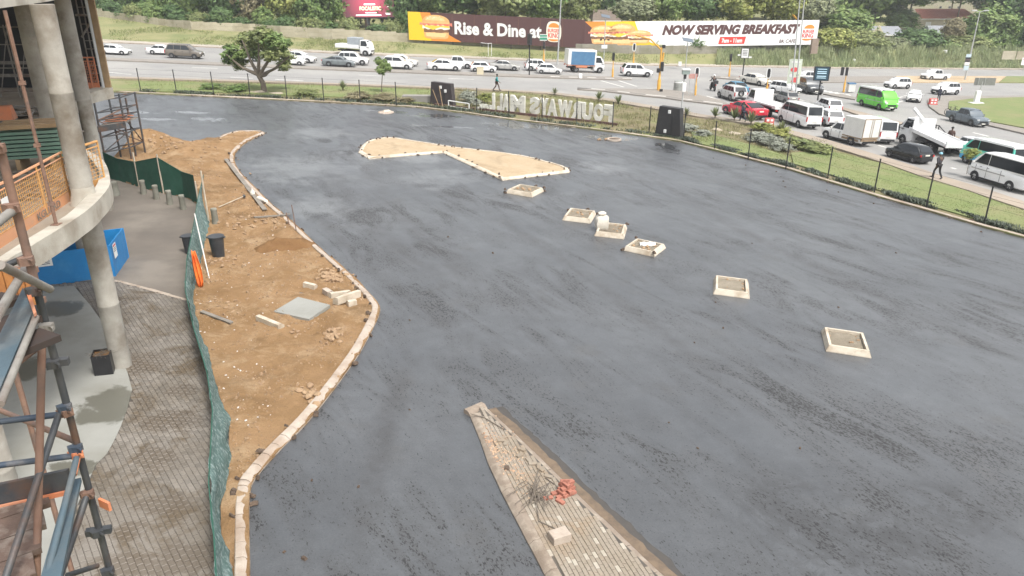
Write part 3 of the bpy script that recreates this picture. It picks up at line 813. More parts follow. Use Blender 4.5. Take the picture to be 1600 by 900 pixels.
mb = MB(); rows = [o_, i_, [p - up * .28 for p in i_], [p - up * .52 for p in i_], [p - up * .52 for p in o_]]
vs = [p + (Vector((0, 0, rnd.uniform(-.006, .006)))) for r_ in rows for p in r_]
fs = []
for a in range(5):
    b = (a + 1) % 5
    for i in range(nn - 1): fs.append((a * nn + i, a * nn + i + 1, b * nn + i + 1, b * nn + i))
fs += [tuple(a * nn for a in range(5)), tuple(a * nn + nn - 1 for a in (4, 3, 2, 1, 0))]
mb.add(vs, fs).build('edge_beam', BEAMM, bld, smooth=35)
FP = [Vector((p.x, p.y)) for p in i_] + [Vector((p.x, p.y)) for p in (GZ(120, 131, ZF), GZ(-400, 131, ZF))]
fl = sheet_mb(FP, lambda x, y: ZF, 1.2)
k0 = len(fl.v); fl.add([v - up * .2 for v in fl.v], [tuple(reversed(f)) for f in fl.f]); fl.build('floor_slab', FLOORM, bld)
UO = [GZ(a, b, ZU) for a, b in [(-420, 70), (-60, 22), (0, 13), (40, 7.5), (78, 2), (118, -9), (170, -22)]]
UP = UO + [GZ(150, -24, ZU), GZ(-500, -24, ZU)]
us = sheet_mb(UP, lambda x, y: ZU)
us.f = [tuple(reversed(f)) for f in us.f]
us.add([(p.x, p.y, ZU + .6) for p in UP], []); kk = len(us.v) - len(UP)
us.add([(p.x, p.y, ZU) for p in UP] + [(p.x, p.y, ZU + .6) for p in UP], [(i, (i + 1) % len(UP), len(UP) + (i + 1) % len(UP), len(UP) + i) for i in range(len(UP))])
t2 = sheet_mb(UP, lambda x, y: ZU + .6); us.add(t2.v, t2.f)
us.build('upper_slab', BEAMM, bld)
def column(base, r, z1, seams, parent=bld, mat=COLM):
    prof = [(r * 1.03, -.05), (r, .02)]; z0 = base.z
    for s in seams: prof += [(r, s - z0 - .03), (r * 1.02, s - z0 - .015), (r * 1.02, s - z0 + .02), (r * .99, s - z0 + .035)]
    prof += [(r * .995, z1 - z0)]
    mb = MB(); q = random.Random(int(base.x * 100))
    mb.lathe(base, prof, 28)
    for v in mb.v: v += Vector((noise.noise(v * 1.5), noise.noise(v * 1.5 + Vector((9, 0, 0))), 0)) * .008
    return mb.build('column', mat, parent, smooth=50)
B2 = G(191, 573); B3 = G(167, 328)
column(B2, .285, ZU, [2.2, 4.3, ZS + .06, 8.2])
column(B3, .33, ZU, [2.6, ZS, 7.4])
column(GZ(83, 207, ZF), .34, ZU, [6.9, 8.8])
column(G(141, 424), .28, ZS - .3, [2.4])
column(G(24, 815), .27, ZS - .3, [1.6])
column(GZ(28, 130, ZF), .34, ZU, [7.6])
column(GZ(-70, 150, ZF), .34, ZU, [7.6])
# collar of rough concrete where the front column meets the floor edge
MB().lathe((B2.x, B2.y, ZF - .02), [(.40, 0), (.36, .12), (.30, .34), (.288, .5)], 24).build('column_foot', BEAMM, bld, smooth=50)
# rear wall, the shade of the interior put into its dark colour
wl0, wl1 = GZ(-420, 137, ZF), GZ(118, 137, ZF)
MB().prism([wl0, wl1, Vector((wl1.x, wl1.y, ZU)), Vector((wl0.x, wl0.y, ZU))], (0, .2, 0)).build('rear_wall', SHADEW, bld)
for row in (98, 118, 140):
    a = GD(-80, row, wl1.y - .15); b = GD(57, row, wl1.y - .15)
    MB().box((a + b) / 2, (b.x - a.x, .08, .16)).build('wall_rail', GREYT, bld)
# dark sheet put in for the shaded void, ladder bars before it
sy = GZ(150, 136, ZS).y
def SY(px, py, d=0.0): return GD(px, py, sy + d)
s0, s1 = SY(118, 130), SY(161, 130)
sh = thing('void_sheet', 'dark sheet put in for the shaded void behind steel ladder bars at the far end of the upper floor', 'dark sheet', (s0.x, sy + .6, ZF))
MB().box(((s0.x + s1.x) / 2, sy + .7, (ZF + ZU + .5) / 2), (s1.x - s0.x, .12, ZU + .5 - ZF)).build('board', SHADEW, sh)
for i, fx in enumerate((.42, .62, .80)):
    x = s0.x + (s1.x - s0.x) * fx
    MB().tube((x, sy + .55, ZF), (x, sy + .55, ZU + .4), .035, n=6).build('bar', GREYT, sh)
for i in range(13):
    z = ZF + .5 + i * .4
    MB().tube((s0.x + (s1.x - s0.x) * .42, sy + .54, z), (s0.x + (s1.x - s0.x) * .8, sy + .54, z), .022, n=5).build('rung', GREYT, sh)
MB().tube((s0.x + (s1.x - s0.x) * .4, sy + .45, 7.9), (s1.x, sy + .45, 8.9), .05, n=6).build('brace', GREYT, sh)
MB().tube((s0.x + (s1.x - s0.x) * .35, sy + .45, 8.95), (s1.x, sy + .45, 8.95), .06, n=6).build('brace', GREYT, sh)
p = GZ(169.5, 136.5, ZS)
tp = MB().box((p.x, p.y, (ZS + ZU + .6) / 2), (.3, .1, ZU + .6 - ZS))
tag(tp.build('timber_post', TIMBER, loc=(p.x, p.y, ZS)), 'tall upright board standing on the far end of the curved floor edge', 'post')
p2_ = GZ(162, 136.5, ZS)
tag(MB().tube(p2_, (p2_.x, p2_.y, ZU + .5), .085, n=10).build('white_pipe', flat('white_pipe', (.55, .57, .58)), loc=p2_), 'thin white upright pipe beside the tall upright board', 'pipe')
# ------------------------------------------------------------------ barriers on the floor
def mesh_barrier(a, b, h, label, posts=3, rail=PEACH, wire=AMBER, toe=.27, n=26, m=8, lean=0.0, grp=None):
    a = Vector(a); b = Vector(b); d = b - a; L = d.length; d.normalize(); nrm = Vector((-d.y, d.x, 0)); w = up * h + nrm * lean
    t = thing('mesh_barrier', label, 'barrier', a, group=grp)
    if toe:
        MB().prism([a, b, b + up * toe, a + up * toe], nrm * .03).build('toe_board', rail, t)
    MB().tube(a + w, b + w, .035, n=6).build('top_rail', rail, t)
    MB().tube(a + w * .9, b + w * .9, .02, n=6).build('rail', rail, t)
    for i in range(posts):
        p = a + d * (L * i / (posts - 1)); MB().tube(p, p + w, .028, n=6).build('post', wire, t)
    g = MB()
    for i in range(1, n):
        p = a + d * (L * i / n); g.tube(p + w * .2, p + w * .9, .009, n=4, caps=False)
    for j in range(m):
        f = .22 + .68 * j / m; g.tube(a + w * f, b + w * f, .009, n=4, caps=False)
    g.build('wire_mesh', wire, t)
    return t, a, d, L, nrm
KA, KB = GZ(111, 314, ZF), GZ(-70, 436, ZF)
hh = zrow(KA.x, KA.y, 239) - ZF
kb, a, d, L, nrm = mesh_barrier(KB, KA, hh, 'orange edge barrier with lettered toe board on the curved floor', 5, n=60, m=9, toe=.3)
tb = Board(KB - nrm * .004, d * L, up * .3, -nrm)
lt = MB(); w0 = (GZ(50, 349, ZF) - KB).length / L; w1 = (GZ(90, 325, ZF) - KB).length / L
tb.text('KGUARD', w0, .18, w1 - w0, .62, lt, bold=.02)
if lt.f: lt.build('lettering', GREYWOOD, kb)
nb = Board(KB - nrm * .05, d * L, up, -nrm); n0 = (GZ(17, 379, ZF) - KB).length / L
ntb = MB(); nb.face([(n0, .62), (n0 + .075, .62), (n0 + .075, 1.05), (n0, 1.05)], ntb); ntb.build('notice', WHITEP, kb)
mesh_barrier(KA, KA + Vector((.25, 1.5, 0)), hh, 'yellow wire return panel beside the front column', 3, rail=AMBER, n=10, m=9, toe=.3)
ob0, ob1 = SY(137, 136.8), SY(158, 136.8)
mesh_barrier((ob0.x, sy - .15, ZF), (ob1.x, sy - .15, ZF), 1.75, 'red orange wire barrier in front of the dark shaded void', 3, rail=ORANGE, wire=ORANGE, toe=.5, n=9, m=9)
# stack of green formwork sheets with timbers on top
ga, gb = GZ(8, 251, 5.62), GZ(99, 245, 5.62); gd = (gb - ga); gl = gd.length; gd.normalize(); gn = Vector((-gd.y, gd.x, 0))
st = thing('formwork_stack', 'stack of green formwork sheets under pale timbers', 'stack', (ga + gb) / 2 + gn * .6 - up * .4)
for i in range(2):
    c = ga.lerp(gb, .2 + .6 * i) + gn * .6 - up * .2; MB().box(c, (.12, 1.2, .4), math.atan2(gd.y, gd.x)).build('bearer', TIMBER, st)
for i in range(7):
    c = (ga + gb) / 2 + gn * (.6 + rnd.uniform(-.04, .04)) + gd * rnd.uniform(-.05, .05) + up * (.06 + i * .125)
    MB().box(c, (gl, 1.25, .085), math.atan2(gd.y, gd.x)).build('sheet', GREENB, st)
for i in range(3):
    c = (ga + gb) / 2 + gn * (.12 + .42 * i) + up * 1.0; MB().box(c, (gl * 1.04, .3, .12), math.atan2(gd.y, gd.x) + rnd.uniform(-.02, .02)).build('timber', TIMBER, st)
# props, debris, scaffold frames inside
pb = GZ(88, 351, ZS)
t = thing('steel_prop', 'thin rusty prop standing on the curved floor edge', 'prop', pb)
MB().box(pb + up * .01, (.2, .2, .02)).build('foot_plate', RUST, t)
MB().tube(pb, (pb.x, pb.y, ZU), .042, n=8).build('tube', RUST, t)
for z in (ZF + .8, ZF + 2.2, ZF + 3.6): MB().box((pb.x, pb.y, z), (.14, .09, .08), .4).build('coupler', RUST, t)
hp = thing('debris_heap', 'heap of grey planks and short tubes on the upper floor', 'heap', GZ(40, 190, ZF))
q = random.Random(11)
pl_me = MB().box((0, 0, 0), (1, .16, .035)).mesh('plank', GREYWOOD); tb_me = MB().tube((-.5, 0, 0), (.5, 0, 0), .025, n=6).mesh('tube', GREYT)
for i in range(64):
    c = GZ(q.uniform(-20, 88), q.uniform(165, 214), ZF + .05 + .25 * q.random())
    m = Matrix.Translation(c - hp.location) @ Matrix.Rotation(q.uniform(0, 3.14), 4, 'Z') @ Matrix.Rotation(q.uniform(-.25, .25), 4, 'Y') @ Matrix.Diagonal((q.uniform(.7, 2.4), 1.4, 1.3, 1))
    inst('plank' if i % 3 else 'tube', pl_me if i % 3 else tb_me, hp, mat=m)
hp2 = thing('debris_heap', 'scattered broken boards behind the lettered orange barrier', 'heap', GZ(60, 300, ZF))
for i in range(30):
    c = GZ(q.uniform(-10, 100), q.uniform(268, 312), ZF + .03 + .1 * q.random())
    m = Matrix.Translation(c - hp2.location) @ Matrix.Rotation(q.uniform(0, 3.14), 4, 'Z') @ Matrix.Rotation(q.uniform(-.2, .2), 4, 'Y') @ Matrix.Diagonal((q.uniform(.3, 1.1), .8, 1, 1))
    inst('plank', pl_me, hp2, mat=m)
c1 = GZ(83, 207, ZF)
kbx = thing('column_kicker', 'rust coloured boards boxed round the foot of the rear column', 'formwork', c1)
for dx, dy, lx, ly in ((0, -.62, 1.3, .06), (.65, 0, .06, 1.3), (-.65, 0, .06, 1.3)):
    MB().box((c1.x + dx, c1.y + dy, ZF + .2), (lx, ly, .4)).build('board', ORANGE if False else RUST, kbx)
for k, (x0, lab) in enumerate(((2, 'pale steel trestle frame inside the building, left one'), (32, 'pale steel trestle frame beside the thick left column'))):
    f0 = GZ(x0, 152, ZF); fr = thing('trestle_frame', lab, 'frame', f0, group='trestle frames inside the building')
    for dx in (0, 1.1):
        MB().tube(f0 + Vector((dx, 0, 0)), f0 + Vector((dx, 0, 3.4)), .04, n=6).build('leg', GREYT, fr)
    for z in (.3, 1.4, 2.5, 3.3): MB().tube(f0 + up * z, f0 + Vector((1.1, 0, z)), .03, n=6).build('rail', GREYT, fr)
    MB().tube(f0, f0 + Vector((1.1, .02, 3.3)), .022, n=6).build('brace', GREYT, fr)
oc = GZ(4, 176, ZF + .9)
tag(MB().box(oc, (.8, .5, .5), .3, taper=.8).build('orange_tub', ORANGE, loc=oc - up * .25), 'bright orange tub on the debris inside the building', 'tub')

# ------------------------------------------------------------------ blue hoarding round a column base
hf, hr, hb_ = G(48, 451), G(181, 432.5), G(202, 402); hl = hf + (hb_ - hr); HH = zrow(hr.x, hr.y, 384) - hr.z
ho = thing('blue_hoarding', 'bright blue sheeted hoarding box round a column foot', 'hoarding', (hf + hb_) / 2)
def wav(a, b, h, name, t=.05):
    n = 14; vs = []; d = (b - a).normalized(); nr = Vector((-d.y, d.x, 0))
    for s in (0, 1):
        for j in range(5):
            for i in range(n):
                p = a.lerp(b, i / (n - 1)) + up * (h * j / 4) + nr * (t * s + .025 * noise.noise(Vector((i * .7, j * .8, a.x))))
                vs.append(p)
    fs = []
    for s in (0, 1):
        for j in range(4):
            for i in range(n - 1):
                qd = (s * 5 * n + j * n + i, s * 5 * n + j * n + i + 1, s * 5 * n + (j + 1) * n + i + 1, s * 5 * n + (j + 1) * n + i)
                fs.append(qd if s == 0 else tuple(reversed(qd)))
    for i in range(n - 1): fs.append((4 * n + i, 4 * n + i + 1, 9 * n + i + 1, 9 * n + i))
    for j in range(4): fs += [(j * n, (j + 1) * n, 5 * n + (j + 1) * n, 5 * n + j * n), (j * n + n - 1, 5 * n + j * n + n - 1, 5 * n + (j + 1) * n + n - 1, (j + 1) * n + n - 1)]
    return MB().add(vs, fs).build(name, BLUE, ho, smooth=30)
wav(hf, hr, HH, 'panel'); wav(hr, hb_, HH, 'panel'); wav(hb_, hl, HH, 'panel'); wav(hl, hf, HH, 'panel')
for a, b, s0_, s1_, t0, t1 in ((hf, hr, .12, .31, .62, .93), (hr, hb_, .12, .32, .5, .95)):
    d = (b - a); nr = Vector((-d.y, d.x, 0)).normalized(); B_ = Board(a - nr * .03, d, up * HH, -nr); s = MB()
    B_.face([(s0_, t0), (s1_, t0), (s1_, t1), (s0_, t1)], s, 0, .0)
    B_.face([(s0_ + .02, t1 - .09), (s1_ - .02, t1 - .09), (s1_ - .02, t1 - .04), (s0_ + .02, t1 - .04)], s, 1, .004)
    for k in range(3): B_.face([(s0_ + .03, t1 - .15 - k * .05), (s1_ - .03, t1 - .15 - k * .05), (s1_ - .03, t1 - .13 - k * .05), (s0_ + .03, t1 - .13 - k * .05)], s, 2, .004)
    s.build('notice', [WHITEP, REDP, INK], ho)
c3b = B3 + Vector((-.1, -.5, .12))
tag(MB().box(c3b, (.55, .2, .25), .2).build('orange_board', PEACH, loc=c3b - up * .12), 'small orange board at the foot of the far column', 'board')

# ------------------------------------------------------------------ far scaffold tower
sa, sb = G(166, 256), G(206, 250)
tw = thing('scaffold_tower', 'dark steel scaffold tower behind the green net fence', 'scaffold tower', sa)
ztop = zrow(sb.x, sb.y, 147); dY = Vector((.1, 1.7, 0))
stds = [sa, sb, sa + dY, sb + dY, sa.lerp(sb, .9) + dY * .5]
for s in stds:
    MB().tube(s, (s.x + rnd.uniform(-.05, .05), s.y, ztop + rnd.uniform(-.5, .3)), .06, n=6).build('standard', STEELD, tw)
zz = [sa.z + .7, sa.z + 1.6, sa.z + 2.6, ztop - .9, ztop - .2]
for z in zz:
    for a, b in ((0, 1), (2, 3), (0, 2), (1, 3)):
        MB().tube((stds[a].x, stds[a].y, z), (stds[b].x, stds[b].y, z), .04, n=6).build('ledger', STEELD, tw)
for a, b, z0, z1 in ((0, 1, 0, 1), (1, 0, 1, 2), (2, 3, 1, 0), (0, 1, 2, 3), (3, 1, 0, 2)):
    MB().tube((stds[a].x, stds[a].y, zz[z0]), (stds[b].x, stds[b].y, zz[z1]), .035, n=6).build('brace', RUST if z0 else STEELD, tw)
zp = zrow(sb.x, sb.y, 192)
ax = (sb - sa); ax.z = 0; al = ax.length; an = math.atan2(ax.y, ax.x)
mc = (sa + sb) / 2 + dY / 2
for i in range(5): MB().box((mc.x, mc.y - .7 + i * .35, zp + .05), (al * 1.02, .3, .05), an).build('plank', GREYWOOD, tw)
MB().box((mc.x, mc.y - 1.0, zp - .1), (al * 1.05, .06, .35), an).build('toe_board', STEELD, tw)
for i in range(9):
    tt = MB().tube((mc.x - al * .4 + rnd.uniform(-.1, .1), mc.y - .6 + i * .14, zp + .14 + .03 * i), (mc.x + al * .45, mc.y - .5 + i * .12, zp + .14 + rnd.uniform(0, .25)), .03, n=5); tt.build('tube', RUST if i % 2 else ORANGE, tw)

# ------------------------------------------------------------------ green net fence
def netfence(base, top, mat, label, posts, post_h=None, folds=.05, grp='green site netting', sag=.08):
    t = thing('net_fence', label, 'net fence', base[0], group=None)
    n = 64; m = 9; b = res_line(base, n); tp_ = res_line(top, n); vs = []
    for s in (0, 1):
        for j in range(m):
            for i in range(n):
                f = j / (m - 1); p = b[i].lerp(tp_[i], f)
                d = (b[min(i + 1, n - 1)] - b[max(i - 1, 0)]); d.z = 0; d.normalize(); nr = Vector((-d.y, d.x, 0))
                p = p + nr * (folds * (noise.noise(Vector((i * .35, j * .25, base[0].x))) + .6 * noise.noise(Vector((i * .9 + j * .3, j * .4, 4)))) * (1 - .3 * f) + .012 * s)
                vs.append(p)
    fs = []
    for s in (0, 1):
        o = s * n * m
        for j in range(m - 1):
            for i in range(n - 1):
                qd = (o + j * n + i, o + j * n + i + 1, o + (j + 1) * n + i + 1, o + (j + 1) * n + i); fs.append(qd if not s else tuple(reversed(qd)))
    for i in range(n - 1): fs.append(((m - 1) * n + i, (m - 1) * n + i + 1, n * m + (m - 1) * n + i + 1, n * m + (m - 1) * n + i))
    MB().add(vs, fs).build('netting', mat, t, smooth=60)
    hem = MB()
    for i in range(n - 1):
        hem.tube(tp_[i], tp_[i + 1], .018, n=4, caps=False)
    hem.build('hem', NET, t)
    for p, h in posts:
        MB().tube(p - up * .05, p + up * h, .045, .04, n=7).build('post', POLEW, t)
    return t
fa = [G(*p) for p in FENCE_B]
ftop = []
for p, row in zip(fa, (233, 248, 253, 246, 268, 274)): ftop.append(Vector((p.x, p.y, zrow(p.x, p.y, row))))
netfence(fa, ftop, NET, 'dark green shade net fence across the back of the plaza', [(fa[2], zrow(fa[2].x, fa[2].y, 238) - fa[2].z), (fa[3], zrow(fa[3].x, fa[3].y, 241) - fa[3].z), (G(311, 322), 1.3)], sag=.1)
BASEB = [(309, 320), (328, 349), (325, 366), (312, 420), (303, 470), (313, 520), (333, 585), (350, 640), (361, 660), (358, 740), (346, 795), (347, 838), (362, 900), (380, 980)]
TOPB = [(318, 273), (309, 310), (303, 348), (292, 404), (289, 452), (302, 510), (323, 580), (332, 640), (329, 700), (326, 756), (334, 835), (338, 905), (345, 960), (352, 1010)]
fb = [G(a, b, .04) for a, b in BASEB]
ft = []
for (a, b), p in zip(TOPB, fb):
    z = 1.0; w = G(a, b, z); ft.append(w)
P6 = G(327, 350); h6 = zrow(P6.x, P6.y, 267) - P6.z
netfence(fb[:4], ft[:4], NETL, 'pale green netting strung between leaning poles by the bins', [(P6, h6), (G(305, 392), .9)], folds=.06)
netfence(fb[3:], ft[3:], NETL, 'long sagging green netting between brick paving and brown sand', [], folds=.12)
w0, w1 = G(328, 440), GD(304, 334, G(316, 390).y)
tag(MB().tube(w0, w1, .026, n=8).build('leaning_pole', flat('white_pole', (.6, .58, .55)), loc=w0), 'white pole leaning against the pale green netting', 'pole')
c0 = G(316, 452); mb = MB(); n = 9
vs = []
for j in range(8):
    for i in range(n):
        f = j / 7; a = -.5 + i / (n - 1)
        vs.append(Vector((c0.x - .05 - .1 * f + a * (.10 + .22 * math.sin(2.6 * (1 - f) + .2)), c0.y + .05 * math.sin(i * 1.9 + 2 * f) + .1 * f, c0.z + .06 + .12 * abs(a) + 1.4 * f)))
mb.add(vs, [(j * n + i, j * n + i + 1, (j + 1) * n + i + 1, (j + 1) * n + i) for j in range(7) for i in range(n - 1)])
cl = mb.build('orange_cloth', OCLOTH, loc=c0, smooth=60); sm = cl.modifiers.new('thick', 'SOLIDIFY'); sm.thickness = .02
tag(cl, 'bright orange mesh cloth hung on the netting beside the white pole', 'cloth')

# ------------------------------------------------------------------ bollards, bins, planter
bm_ = MB().lathe((0, 0, 0), [(.155, 0), (.15, .05), (.135, .62), (.145, .64), (.145, .70), (.13, .74), (.06, .75)], 16).mesh('bollard', BOLL, smooth=45)
for i, (x, y, lab) in enumerate(((225, 303, 'concrete bollard at the far end of the bollard row'), (245, 311, 'second concrete bollard in the row before the green net'), (266, 319.5, 'third concrete bollard in the row before the green net'), (286.5, 327, 'concrete bollard at the near end of the row'), (337, 349, 'lone concrete bollard on the sand beside the leaning pole'))):
    p = G(x, y, .02 if i < 4 else .1); o = inst('bollard', bm_, None, p); tag(o, lab, 'bollard', 'concrete bollards')
p = G(180, 305, .02)
tag(inst('concrete_drum', MB().lathe((0, 0, 0), [(.25, 0), (.24, .1), (.2, .62), (.22, .66), (.2, .72)], 16).mesh('concrete_drum', BOLL, smooth=45), None, p), 'wide concrete drum at the edge of the plaza under the curved floor', 'drum')
def bin_(px, py, r, h, lab, s=1.0):
    p = G(px, py, .06); t = thing('plastic_bin', lab, 'bin', p)
    MB().lathe((0, 0, 0), [(r * .78, 0), (r * .8, .03), (r, h - .03), (r * .94, h - .03), (r * .74, .05)], 18).build('tub', PLASTIC, t, local=True, smooth=45)
    MB().lathe((0, 0, 0), [(r * .95, h - .05), (r * 1.1, h - .05), (r * 1.1, h), (r * .95, h)], 18).build('rim', PLASTIC, t, local=True, smooth=45)
    for s in (-1, 1): MB().box((s * r * 1.12, 0, h - .06), (.08, .14, .05)).build('handle', PLASTIC, t, local=True)
bin_(342, 401, .30, .92, 'open black plastic bin standing on the sand')
bin_(297, 394, .24, .75, 'black plastic bin on the plaza behind the netting')
pc = G(165, 580, .066); ph = .62
t = thing('square_planter', 'square black planter with dry stems at the foot of the front column', 'planter', pc, R(18))
pm = MB()
for dx, dy, lx, ly in ((0, -.24, .5, .03), (0, .24, .5, .03), (-.235, 0, .03, .45), (.235, 0, .03, .45)): pm.box((dx, dy, ph / 2), (lx, ly, ph))
pm.build('tub', BLACKP, t, local=True)
MB().box((0, 0, ph - .08), (.44, .44, .04)).build('soil', SOIL, t, local=True)
sm_ = MB()
for i in range(40):
    a = rnd.uniform(0, 6.28); l = rnd.uniform(.15, .42); c = Vector((rnd.uniform(-.15, .2), rnd.uniform(-.15, .15), ph - .06))
    sm_.tube(c, c + Vector((math.cos(a) * l, math.sin(a) * l, rnd.uniform(.02, .14))), .006, .003, n=3)
sm_.build('dry_stems', WIRE, t, local=True)
tag(ground_sheet('brown_stain', smoothline(PX([(188, 576), (205, 545), (240, 541), (258, 565), (256, 582), (225, 592), (195, 595), (188, 576)]), 3)[:-1], M('paver_stain', (.12, .09, .07), (.10, .075, .06), 3, .8), .0625) if False else None, None) if False else None

# ------------------------------------------------------------------ bits and pieces on the sand
qd = [on_sand(*p) for p in ((428, 489), (483, 501.5), (516, 479), (466, 466.5))]
lv = sum((p.z for p in qd)) / 4
t = MB().prism([Vector((p.x, p.y, Zg(p.x, p.y) + .05)) for p in qd], (0, 0, .12)).build('cover_slab', CONC, loc=qd[0])
tag(t, 'large flat concrete cover slab lying on the sand', 'slab')
def offcut(a, b, lab, mat=KERBW, w=.26, h=.2, tilt=0.0):
    A = on_sand(*a); Bp = on_sand(*b); d = Bp - A; L = d.length; mb = MB()
    prof = [(0, 0), (w, 0), (w, h * .55), (w * .6, h), (0, h)]
    X = d.normalized(); Y = up.cross(X).normalized(); Z = X.cross(Y)
    mb.prism([A + Y * (y - w / 2) + Z * z for y, z in prof], X * L)
    tag(mb.build('kerb_offcut', mat, loc=A), lab, 'kerb offcut', 'loose kerb stones on the sand')
offcut((476, 446), (493, 449), 'short loose kerb piece on the sand by the broken stones')
offcut((405, 500), (440, 514), 'loose kerb stone lying left of the cover slab', h=.18)
offcut((515, 466), (545, 459), 'loose kerb stone lying under another beside the kerb')
offcut((524, 477), (560, 462), 'loose pale kerb stone lying across another', h=.26)
offcut((543, 477), (556, 475), 'small broken kerb end beside the two crossed kerb stones', w=.3)
offcut((509, 458), (517, 462), 'small brown kerb chunk behind the crossed kerb stones', mat=KERB, w=.3)
def rock_mesh(seed, mat=STONE):
    q = random.Random(seed); mb = MB(); mb.lathe((0, 0, 0), [(.34, -.3), (.5, -.12), (.48, .12), (.28, .3)], 6)
    for v in mb.v: v *= q.uniform(.9, 1.08); v.x *= 1.25; v.z += .08 * math.sin(v.x * 5 + seed)
    return mb.mesh('stone', mat)
ROCKS = [rock_mesh(i) for i in range(5)]
def rubble(px, py, n, sx, sy_, s0, s1, lab, mat=None):
    c = on_sand(px, py); t = thing('rubble_pile', lab, 'rubble', c)
    for i in range(n):
        a = on_sand(px + rnd.gauss(0, sx), py + rnd.gauss(0, sy_)); s = rnd.uniform(s0, s1)
        m = Matrix.Translation(a - c + up * s * .2) @ Matrix.Rotation(rnd.uniform(0, 6), 4, 'Z') @ Matrix.Rotation(rnd.uniform(0, 1), 4, 'X') @ Matrix.Diagonal((s, s, s * .8, 1))
        inst('stone', rnd.choice(ROCKS), t, mat=m)
rubble(518, 432, 40, 11, 5, .1, .26, 'pile of broken brown stones on the sand near the kerb bend')
rubble(523, 524, 30, 10, 6, .08, .22, 'scattered brown stones on the sand below the cover slab')
rubble(483, 615, 26, 7, 8, .06, .26, 'brown stones lying against the sloping kerb')
rubble(462, 518, 14, 8, 4, .05, .13, 'small reddish rubble beside the loose kerb stone')
rubble(372, 347, 34, 16, 7, .05, .2, 'broken earth clods on the sand below the lone bollard', SOIL)
rubble(424, 350, 26, 14, 6, .05, .22, 'flat earth clods on the sand behind the iron bars')
rubble(344, 410, 30, 14, 6, .05, .16, 'dark earth clods round the foot of the open black bin')
rubble(345, 478, 30, 18, 12, .04, .12, 'small brown clods on the sand beside the dark batten')
rubble(255, 232, 40, 22, 5, .06, .24, 'earth clods on the sand heap behind the green net fence')
rubble(330, 245, 36, 26, 14, .05, .18, 'earth clods scattered over the far sand between fence and kerb')
# dark soil thrown up beside the trench
hc = G(447, 387, .05); ha = G(495, 381, .05) - G(398, 391, .05); hl_ = ha.length / 2; hd = ha.normalized(); hn = up.cross(hd)
mb = MB(); nx, ny = 26, 10; vs = []
for j in range(ny):
    for i in range(nx):
        u = -1 + 2 * i / (nx - 1); v = -1 + 2 * j / (ny - 1); e = max(0, 1 - u ** 4) * max(0, 1 - v * v)
        p = hc + hd * u * hl_ + hn * v * .55 * (1 - .3 * u * u)
        vs.append(Vector((p.x, p.y, sandh(p.x, p.y) - .03 + e * (.36 + .16 * noise.noise(p * 2.5)) + .05 * noise.noise(p * 9))))
mb.add(vs, [(j * nx + i, j * nx + i + 1, (j + 1) * nx + i + 1, (j + 1) * nx + i) for j in range(ny - 1) for i in range(nx - 1)])
tag(mb.build('soil_heap', SOIL, loc=hc, smooth=60), 'long low heap of dark dug soil on the sand', 'soil heap')
# clods and litter nobody could count
st_ = MB(); lit = MB(); sandpoly = [(p.x, p.y) for p in SANDP]
sx0, sx1 = min(p[0] for p in sandpoly), max(p[0] for p in sandpoly); sy0, sy1 = min(p[1] for p in sandpoly), max(p[1] for p in sandpoly)
k = 0
while k < 5200:
    x, y = rnd.uniform(sx0, sx1), rnd.uniform(sy0, sy1)
    if not inside(x, y, sandpoly) or y > 45: continue
    if noise.noise(Vector((x * .6, y * .6, 8))) + rnd.uniform(-.3, .3) < -.05: continue
    s = rnd.uniform(.010, .038) * (2.2 if rnd.random() < .07 else 1); z = sandh(x, y)
    st_.box((x, y, z + s * .3), (s * 1.6, s, s), rnd.uniform(0, 3), taper=.6); k += 1
tag(st_.build('clods', STONE), kind='stuff')
for k in range(85):
    a, b = rnd.choice([(350, 560, 40, 60), (335, 470, 25, 40), (440, 330, 30, 15), (380, 600, 30, 60), (400, 400, 50, 30)])[:2], 0
    px, py = a[0] + rnd.gauss(0, 28), a[1] + rnd.gauss(0, 42)
    p = G(px, py, .1)
    if not inside(p.x, p.y, sandpoly): continue
    s = rnd.uniform(.012, .045); z = sandh(p.x, p.y)
    lit.box((p.x, p.y, z + .02), (s * 1.7, s, s * .5), rnd.uniform(0, 3), taper=.7)
tag(lit.build('litter', flat('litter_paper', (.62, .58, .54))), kind='stuff')
a, b = on_sand(342, 324, .05), on_sand(382, 310, .12)
t = thing('long_broom', 'wooden pole with a dark head lying on the sand near the lone bollard', 'tool', a)
MB().tube(a, b, .022, n=7).build('handle', POLEW, t); MB().box(b, (.1, .28, .09), .5).build('head', PLASTIC, t)
a = on_sand(404, 312, .09); b = on_sand(416, 318, .09)
tag(MB().tube(a, b, .11, n=12).build('foam_roll', flat('white_foam', (.72, .68, .6)), loc=a), 'white foam roll lying on the sand behind the kerb', 'roll')
a = on_sand(395, 306)
tag(inst('plastic_bottle', MB().lathe((0, 0, 0), [(.12, 0), (.13, .05), (.13, .24), (.05, .33), (.05, .38)], 12).mesh('plastic_bottle', flat('cloudy_plastic', (.6, .58, .52), .3), smooth=45), None, a), 'cloudy plastic bottle standing on the sand near the foam roll', 'bottle')
for (x, y, top, lab) in ((463, 361, 320, 'tall thin rusty iron bar driven in beside the kerb'), (452, 352, 332, 'short rusty iron bar driven in beside the kerb')):
    a = on_sand(x, y); tag(MB().tube(a, (a.x - .08, a.y, zrow(a.x, a.y, top)), .022, n=6).build('iron_bar', RUST, loc=a), lab, 'iron bar')
